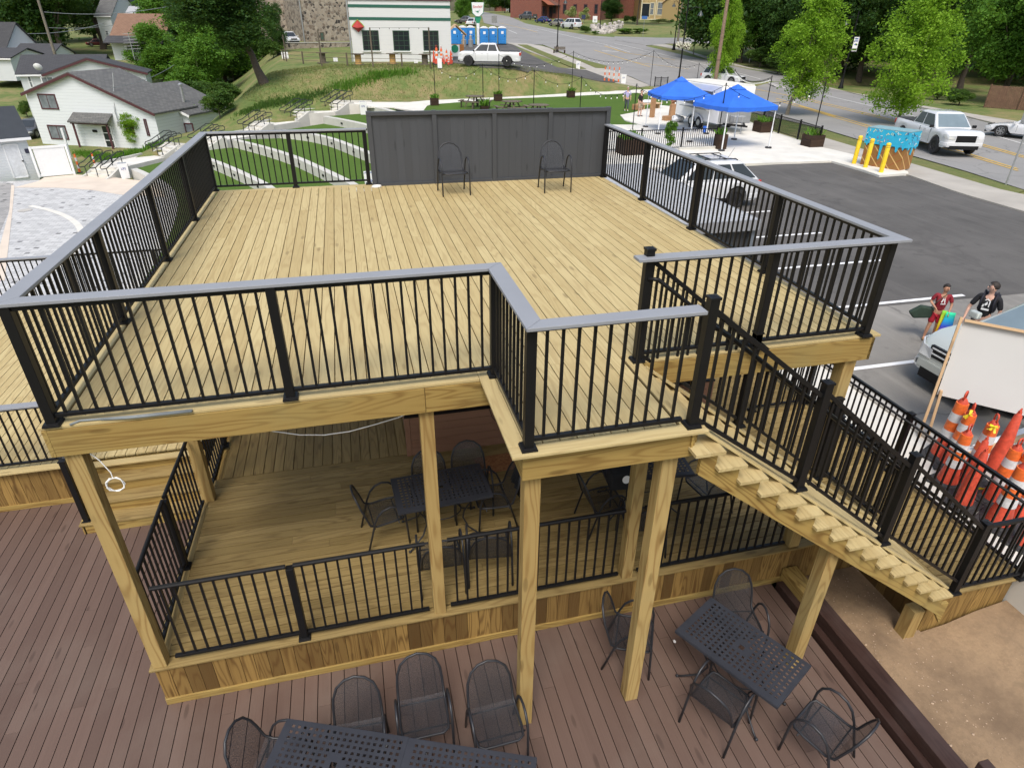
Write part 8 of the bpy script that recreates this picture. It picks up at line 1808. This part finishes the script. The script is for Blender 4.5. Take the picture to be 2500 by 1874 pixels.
def crown(key,seed,n,lobes,size,mat,**k):
    V,tn,C=leafmesh(seed,n,lobes,size,**k); me=bpy.data.meshes.new('crown'); nv=len(V); nf=nv//4
    me.vertices.add(nv); me.vertices.foreach_set('co',V.astype(np.float32).ravel()); me.loops.add(nv); me.loops.foreach_set('vertex_index',np.arange(nv,dtype=np.int32)); me.polygons.add(nf); me.polygons.foreach_set('loop_start',np.arange(0,nv,4,dtype=np.int32)); 
    me.update(calc_edges=True); me.materials.append(mat); a=me.attributes.new('tone','FLOAT','FACE'); a.data.foreach_set('value',tn.astype(np.float32)); CROWNS[key]=(me,C); return me
def rl(seed,k,spread=.62,r=.42,m=46,top=1.0):
    q=random.Random(seed); L=[(0,0,.0,.55,m)]
    for i in range(k): 
        a=q.uniform(0,6.28); e=q.uniform(-.75,top); rr=spread*math.sqrt(max(.1,1-min(1,abs(e))**2))*q.uniform(.7,1.1); L.append((rr*math.cos(a),rr*math.sin(a),e*.75,r*q.uniform(.65,1.15),m*q.uniform(.5,1)))
    return L
# street tree: tiered upright oval, three variants; big dark trees; shrubs
def fan(seed,spread=1.0):
    q=random.Random(seed); L=[]
    for z in np.linspace(-.92,.95,13):
        Rz_=(.18+.50*math.sin(math.pi*min(1,(z+1.12)/2.1))**.75)*spread; L.append((0,0,z,.16+.10*(1-abs(z)),12)); n=3 if abs(z)>.6 else 5; a0=q.uniform(0,6)
        for k in range(n):
            a=a0+k*6.283/n+q.uniform(-.35,.35); rr=Rz_*q.uniform(.65,1.25); L.append((rr*math.cos(a),rr*math.sin(a),z+q.uniform(-.06,.14),q.uniform(.13,.24),q.randint(10,17)))
            L.append((rr*.5*math.cos(a),rr*.5*math.sin(a),z,.14,7))
    return L
crown('st1',1,22000,fan(11),.027,L_light,droop=.8,squash=.55,tight=.72); crown('st2',2,23000,fan(22),.025,L_light,droop=.8,squash=.55,tight=.72)
crown('big1',3,42000,rl(3,13),.026,L_dark); crown('big2',4,42000,rl(14,15),.026,L_dark); crown('mid1',5,36000,rl(25,13),.030,L_mid); crown('mid2',6,36000,rl(36,12),.030,L_mid)
crown('lite',7,30000,rl(47,12),.032,L_light); crown('shr',8,9000,rl(58,8,.55,.42,26),.045,L_shrub,squash=.8); crown('shr2',9,7000,rl(69,7,.5,.4,22),.05,L_mid,squash=.8); crown('forest',12,30000,rl(71,16),.034,L_dark)
def tree(key,label,p,hh,w_,z0=.25,trunk=.2,group='trees',lean=(0,0),mat=M_bark,name='tree',cat='tree',limbs=7,rz=None,lobe=None,hidden=False):
    """p ground point, hh total height, w_ crown half width, z0 crown base as share of height"""
    me,C=CROWNS[key]; q=random.Random(int(abs(p[0])*37+abs(p[1])*11)); t=thing(name,label,cat,(p[0],p[1],p[2]),group); cz=hh*(z0+1)/2; hz=hh*(1-z0)/2; rz=q.uniform(0,6.28) if rz is None else rz
    o=bpy.data.objects.new('crown',me); COL.objects.link(o); o.parent=t; o.location=(lean[0],lean[1],cz); o.rotation_euler=(0,0,rz); o.scale=(w_,w_,hz)
    m_=MB(); P0=Vector(p); top=P0+Vector((lean[0],lean[1],hh*(z0+.62*(1-z0)))); k=6; pts=[P0.lerp(top,i/k)+Vector((q.uniform(-1,1),q.uniform(-1,1),0))*trunk*.6*(0<i<k) for i in range(k+1)]; pts[0].z-=.3
    m_.tube(pts,[trunk*(1.35 if i==0 else 1-.75*i/k) for i in range(k+1)],9)
    Mr=Matrix.Rotation(rz,3,'Z')
    for i in range(limbs):
        c=C[q.randrange(len(C))]; e=P0+Vector((lean[0],lean[1],cz))+Mr@Vector((c[0]*w_*.8,c[1]*w_*.8,c[2]*hz*.8)); s=pts[q.choice([2,3,4])] if z0>.1 else pts[q.choice([1,2,3])]
        md=s.lerp(e,.5)+Vector((0,0,-.08*hh*q.random())); m_.tube([s,md,e],[trunk*.42,trunk*.28,trunk*.08],6)
    m_.build('trunk',mat,t,True); return t
def ptree(key,label,f,bx,by,topy,wpx,z0=.25,trunk=.2,off=0,**k):
    p=gp(f,bx,by); z1=topz(p,Z(f,0,topy)[1]); d=(p-CC).dot(cF); w_=wpx/f[2]*d/CF; return tree(key,label,p,z1-p.z,w_,z0,trunk,**k)
gs_='young street trees with bright leaves'
ptree('st2','bright green street tree behind the painted ice cream box',Z5,1110,1075,-120,395,.13,.11,group=gs_,mat=M_barkl)
ptree('st1','bright green street tree at the right end of the patio fence',Z4,1480,992,-60,325,.20,.13,group=gs_,mat=M_barkl,lean=(.9,-.2),limbs=12)
ptree('st1','bright green street tree behind the old white car and brown pole',Z4,905,735,-60,175,.12,.13,group=gs_,mat=M_barkl)
ptree('lite','slender young tree on the far verge',Z4,680,470,150,78,.45,.06,group=gs_,mat=M_barkl)
q=pz(ZL,980,1150,PADZ); tree('shr2','thin sapling growing beside the patio fence',q,topz(q,Z(ZL,0,480)[1])-q.z,.36,.38,.03,group='small trees of the park',limbs=3)
# background wood on the right
gd='dark trees beyond the street'
for i,(f,x,y,ty,w_,key,l) in enumerate([(Z4,1330,560,-420,330,'big1','dark tree behind the gap between the first two street trees'),(Z4,1560,620,-500,330,'big2','dark tree right behind the middle street tree'),(Z5,480,690,-560,360,'big1','dark tree behind the street lamp with banner'),(Z5,780,690,-600,330,'big2','dark tree between lamp and tallest street tree'),
    (Z5,1080,760,-560,330,'forest','dark tree behind the tallest street tree'),(Z5,1640,800,-520,380,'mid1','leafy tree left of the brown board fence'),(Z5,2000,880,-420,420,'mid2','leafy tree overhanging the brown board fence'),(Z5,2330,930,-500,420,'mid1','leafy tree at the far right edge'),(Z4,1080,540,-150,200,'mid2','darker tree mingling with the third street tree'),(Z5,1400,720,-700,420,'big1','tall dark tree behind the white pickup')]):
    ptree(key,l,f,x,y,ty,w_,.12,.3,group=gd)
for i,(f,x,y,ty,w_,l) in enumerate([(Z4,1250,585,340,150,'dark rounded bush behind the chain link fence'),(Z4,1400,640,400,170,'dark bush at foot of the middle background trees'),(Z5,1640,905,730,120,'low green bush left of the board fence'),(Z5,1460,860,700,90,'small bush beside the white pickup roof')]):
    ptree('shr',l,f,x,y,ty,w_,.0,.06,group='bushes beyond the street',name='bush',cat='bush',limbs=3)
# farther row closing the view
fr=random.Random(5); k=0
def ordw(n):
    o=['','first','second','third','fourth','fifth','sixth','seventh','eighth','ninth','tenth','eleventh','twelfth','thirteenth','fourteenth','fifteenth','sixteenth','seventeenth','eighteenth','nineteenth']
    return o[n] if n<20 else (['','','twentieth','thirtieth','fortieth'][n//10] if n%10==0 else ['','','twenty','thirty'][n//10]+' '+o[n%10])
for a in np.linspace(-38,68,40):
    an=R(a+14.0-14.0); d=fr.uniform(150,235); 
    if 4<a<33: d=fr.uniform(270,340)
    x=CC.x+d*math.sin(an); y=CC.y+d*math.cos(an)
    z=h(x,y); hh=fr.uniform(15,24); k+=1
    if 7<a<22: hh=14
    tree(['forest','big1','big2','mid1'][k%4],'distant wooded backdrop tree number',(x,y,z),hh,fr.uniform(8,12),.03,.4,group='distant trees closing the horizon',limbs=2)['label']='distant backdrop tree, %s from the left along the horizon'%ordw(k)
for a in np.linspace(30,62,12):
    an=R(a); d=fr.uniform(95,125); x=CC.x+d*math.sin(an); y=CC.y+d*math.cos(an); tree(['forest','big2'][k%2],'',(x,y,h(x,y)),fr.uniform(14,20),fr.uniform(7,9),.0,.4,group='second row of dark trees beyond the street',limbs=2)['label']='dark tree of the second row beyond the street, %s from the left'%ordw(k-39); k+=1
# left wood
gl='leafy trees on the left bank'
ptree('big2','tall dark maple with a leaning trunk on the bank',Z2,515,705,-330,420,.24,.36,group=gl,lean=(-2.6,0),limbs=9)
for f,x,y,ty,w_,key,z0,l in [(Z1,1770,900,150,330,'mid1',.05,'bright bushy tree right of the brown roofed house'),(Z1,1420,760,230,240,'mid2',.08,'bushy tree above the grey house roof'),(Z1,1950,720,-150,380,'mid2',.05,'leafy tree behind the dark maple'),(Z1,1560,560,-120,300,'mid1',.05,'tall leafy tree behind the brown roof'),(Z2,120,560,-80,240,'big1',.05,'dark tree at left of the maple'),(Z2,640,470,40,90,'big1',.05,'narrow dark tree by the end of the wire fence'),(Z2,300,330,-250,260,'forest',.0,'dark tree behind the maple crown'),(Z2,560,300,-250,200,'forest',.0,'dark tree between maple and stone building'),(Z2,30,760,200,200,'mid1',.0,'bright tree low on the slope left of the maple'),(Z2,330,600,160,190,'big2',.0,'dense dark tree just behind the maple trunk'),(Z2,180,700,330,150,'mid2',.0,'small leafy tree below the maple'),(Z2,560,430,150,130,'big1',.0,'dark round tree right of the maple trunk')]:
    ptree(key,l,f,x,y,ty,w_,z0,.22,group=gl)
for f,x,y,ty,w_,l in [(Z1,1700,1080,840,170,'dense green bush below the bright bushy tree'),(Z1,1900,1020,700,150,'tall bush on the slope beside the handrails'),(Z2,60,960,620,190,'bush on the slope left of the bank'),(Z2,210,880,650,140,'bush at the foot of the maple slope'),(Z2,250,700,380,170,'dark undergrowth bush beneath the maple'),(Z1,1560,1150,960,110,'bush against the right wall of the white house'),(Z1,240,1010,830,60,'ragged bush behind the left corner of the white house'),(Z2,430,560,330,170,'undergrowth bush right of the maple trunk'),(Z2,590,500,280,120,'undergrowth bush near the wire fence')]:
    ptree('shr',l,f,x,y,ty,w_,.0,.05,group='bushes on the left slope',name='bush',cat='bush',limbs=3)
ptree('lite','young tree with large leaves in front of the white house wall',Z1,1210,1270,945,130,.12,.06,group='small trees of the park')
for f,x,y,ty,w_,key,l in [(Z1,150,380,-420,420,'big1','huge dark tree at the top left corner'),(Z1,560,500,-330,330,'big2','large dark tree left of the brown roofed house'),(Z1,890,425,-300,200,'big1','tree with thick pale trunk beside the brown roof'),(Z1,-150,330,-400,380,'big2','dark tree at the far left edge'),(Z1,1050,150,-250,250,'forest','dark tree behind the slate blue house')]:
    ptree(key,l,f,x,y,ty,w_,.32,.55,group='big shade trees in the valley',limbs=9)
# downtown trees and shrubs
for f,x,y,ty,w_,key,z0,l in [(Z3,1600,160,-700,260,'big1',.24,'large tree with dark forked trunk before the brick building'),(Z3,1960,215,-700,260,'big2',.25,'large tree with straight trunk before the tan house'),(Z3,1740,185,-60,100,'big1',.02,'dark conical evergreen before the brick wall'),(Z3,910,130,-20,38,'mid1',.3,'small street tree before the cream building'),(Z3,1108,130,10,34,'mid2',.3,'small street tree before the grey stone building'),(Z3,1190,150,80,22,'lite',.35,'tiny bright street tree by the awnings'),(Z3,800,90,-30,36,'mid2',.3,'small street tree at the end of the street'),(Z3,690,90,-60,70,'mid1',.2,'tree above the street end'),(Z3,470,180,-40,80,'mid2',.05,'bushy tree behind the pole sign'),(Z4,420,150,-60,60,'big1',.1,'dark tree beside the tan house')]:
    ptree(key,l,f,x,y,ty,w_,z0,.18,group='trees of the town street')
L_flow=leafm('hydrangea',(.10,.16,.03),(.30,.34,.12),(.62,.62,.40),.2)
crown('hyd',21,5000,rl(81,8,.55,.4,24),.06,L_flow,squash=.9)
for f,x,y,ty,w_,key,l in [(Z3,1385,175,45,60,'hyd','tall cream flowering bush left of the speed sign'),(Z3,1500,200,55,60,'hyd','tall cream flowering bush behind the dark blue sign'),(Z3,1515,285,205,62,'shr','dark round bush in front of the boulders'),(Z3,1875,195,118,40,'shr','clipped dark bush left of the tree trunk'),(Z3,1920,200,122,38,'shr','clipped dark bush beside the tree trunk'),(Z3,1600,300,265,45,'shr2','low grey green plants before the boulders'),(Z3,1850,292,240,110,'shr2','green garden bed plants at the street corner'),(Z3,1980,290,240,90,'shr2','flowering garden bed right of the corner'),(Z4,380,200,160,110,'hyd','yellow green border below the bay windows'),(Z4,460,200,170,60,'shr','low shrub at the base of the tan house')]:
    ptree(key,l,f,x,y,ty,w_,.0,.04,group='shrubs of the street corner',name='bush',cat='bush',limbs=2)
# tufts of tall weeds and grass on the bank
def tufts(name,label,polyf,n,hh,mat,sz=.03):
    g=random.Random(len(label)); m_=MB(); P=[gp(*q) for q in polyf]
    for i in range(n):
        a=g.randrange(len(P)-1); f=g.random(); p=P[a].lerp(P[a+1],f)+Vector((g.gauss(0,.5),g.gauss(0,.28),0)); p.z=h(p.x,p.y)-.03; d=Vector((g.uniform(-.35,.35),g.uniform(-.35,.35),1))*hh*g.uniform(.5,1.2); s=Vector((g.uniform(-1,1),g.uniform(-1,1),0)).normalized()*sz
        m_.add([p-s,p+s,p+d],[(0,1,2)])
    tag(m_.build(name,mat),label,None,None,'stuff')
tufts('tall_grass','strip of tall green weeds crossing the dry bank',[(Z2,1130,765),(Z2,1300,720),(Z2,1490,655),(Z2,1560,640),(Z2,1800,620)],1500,.38,L_mid,.04)
tufts('slope_weeds','weeds on the slope beside the handrails',[(Z2,330,980),(Z2,560,900),(Z2,800,860),(Z2,1050,790)],1800,.28,L_shrub,.05)
tufts('house_weeds','weeds along the foot of the white house',[(Z1,700,1320),(Z1,1000,1380),(Z1,1180,1310),(Z1,1350,1260)],2600,.4,L_mid,.05)
g=random.Random(3); m_=MB()
for i in range(26000):
    x=g.uniform(-6,26); y=g.uniform(52,66); z=h(x,y)
    if z<-3.0: continue
    p=Vector((x,y,z-.02)); s=Vector((g.uniform(-1,1),g.uniform(-1,1),0)).normalized()*.035; d=Vector((g.uniform(-.5,.5),g.uniform(-.5,.5),1))*g.uniform(.05,.16); m_.add([p-s,p+s,p+d],[(0,1,2)],None,g.random())
tag(m_.build('bank_grass',leafm('dry_blades',(.22,.19,.08),(.18,.20,.07),(.10,.17,.04),.2)),'short dry grass of the bank below the white building',None,None,'stuff')
# loose stones on the gravel
g=random.Random(6); m_=MB()
for i in range(900):
    x=g.uniform(7.95,10.0); y=g.uniform(-4.5,-.1)
    if x>8.8 and y>-1.15: continue
    m_.blob((x,y,-3.655),g.uniform(.004,.011) if g.random()<.95 else g.uniform(.012,.02),2,(1,g.uniform(.6,1.2),.6),jit=.3)
tag(m_.build('gravel_stones',flat('pebbles',(.42,.31,.22),.9,0,.5,3)),'loose small stones scattered on the tan gravel',None,None,'stuff')
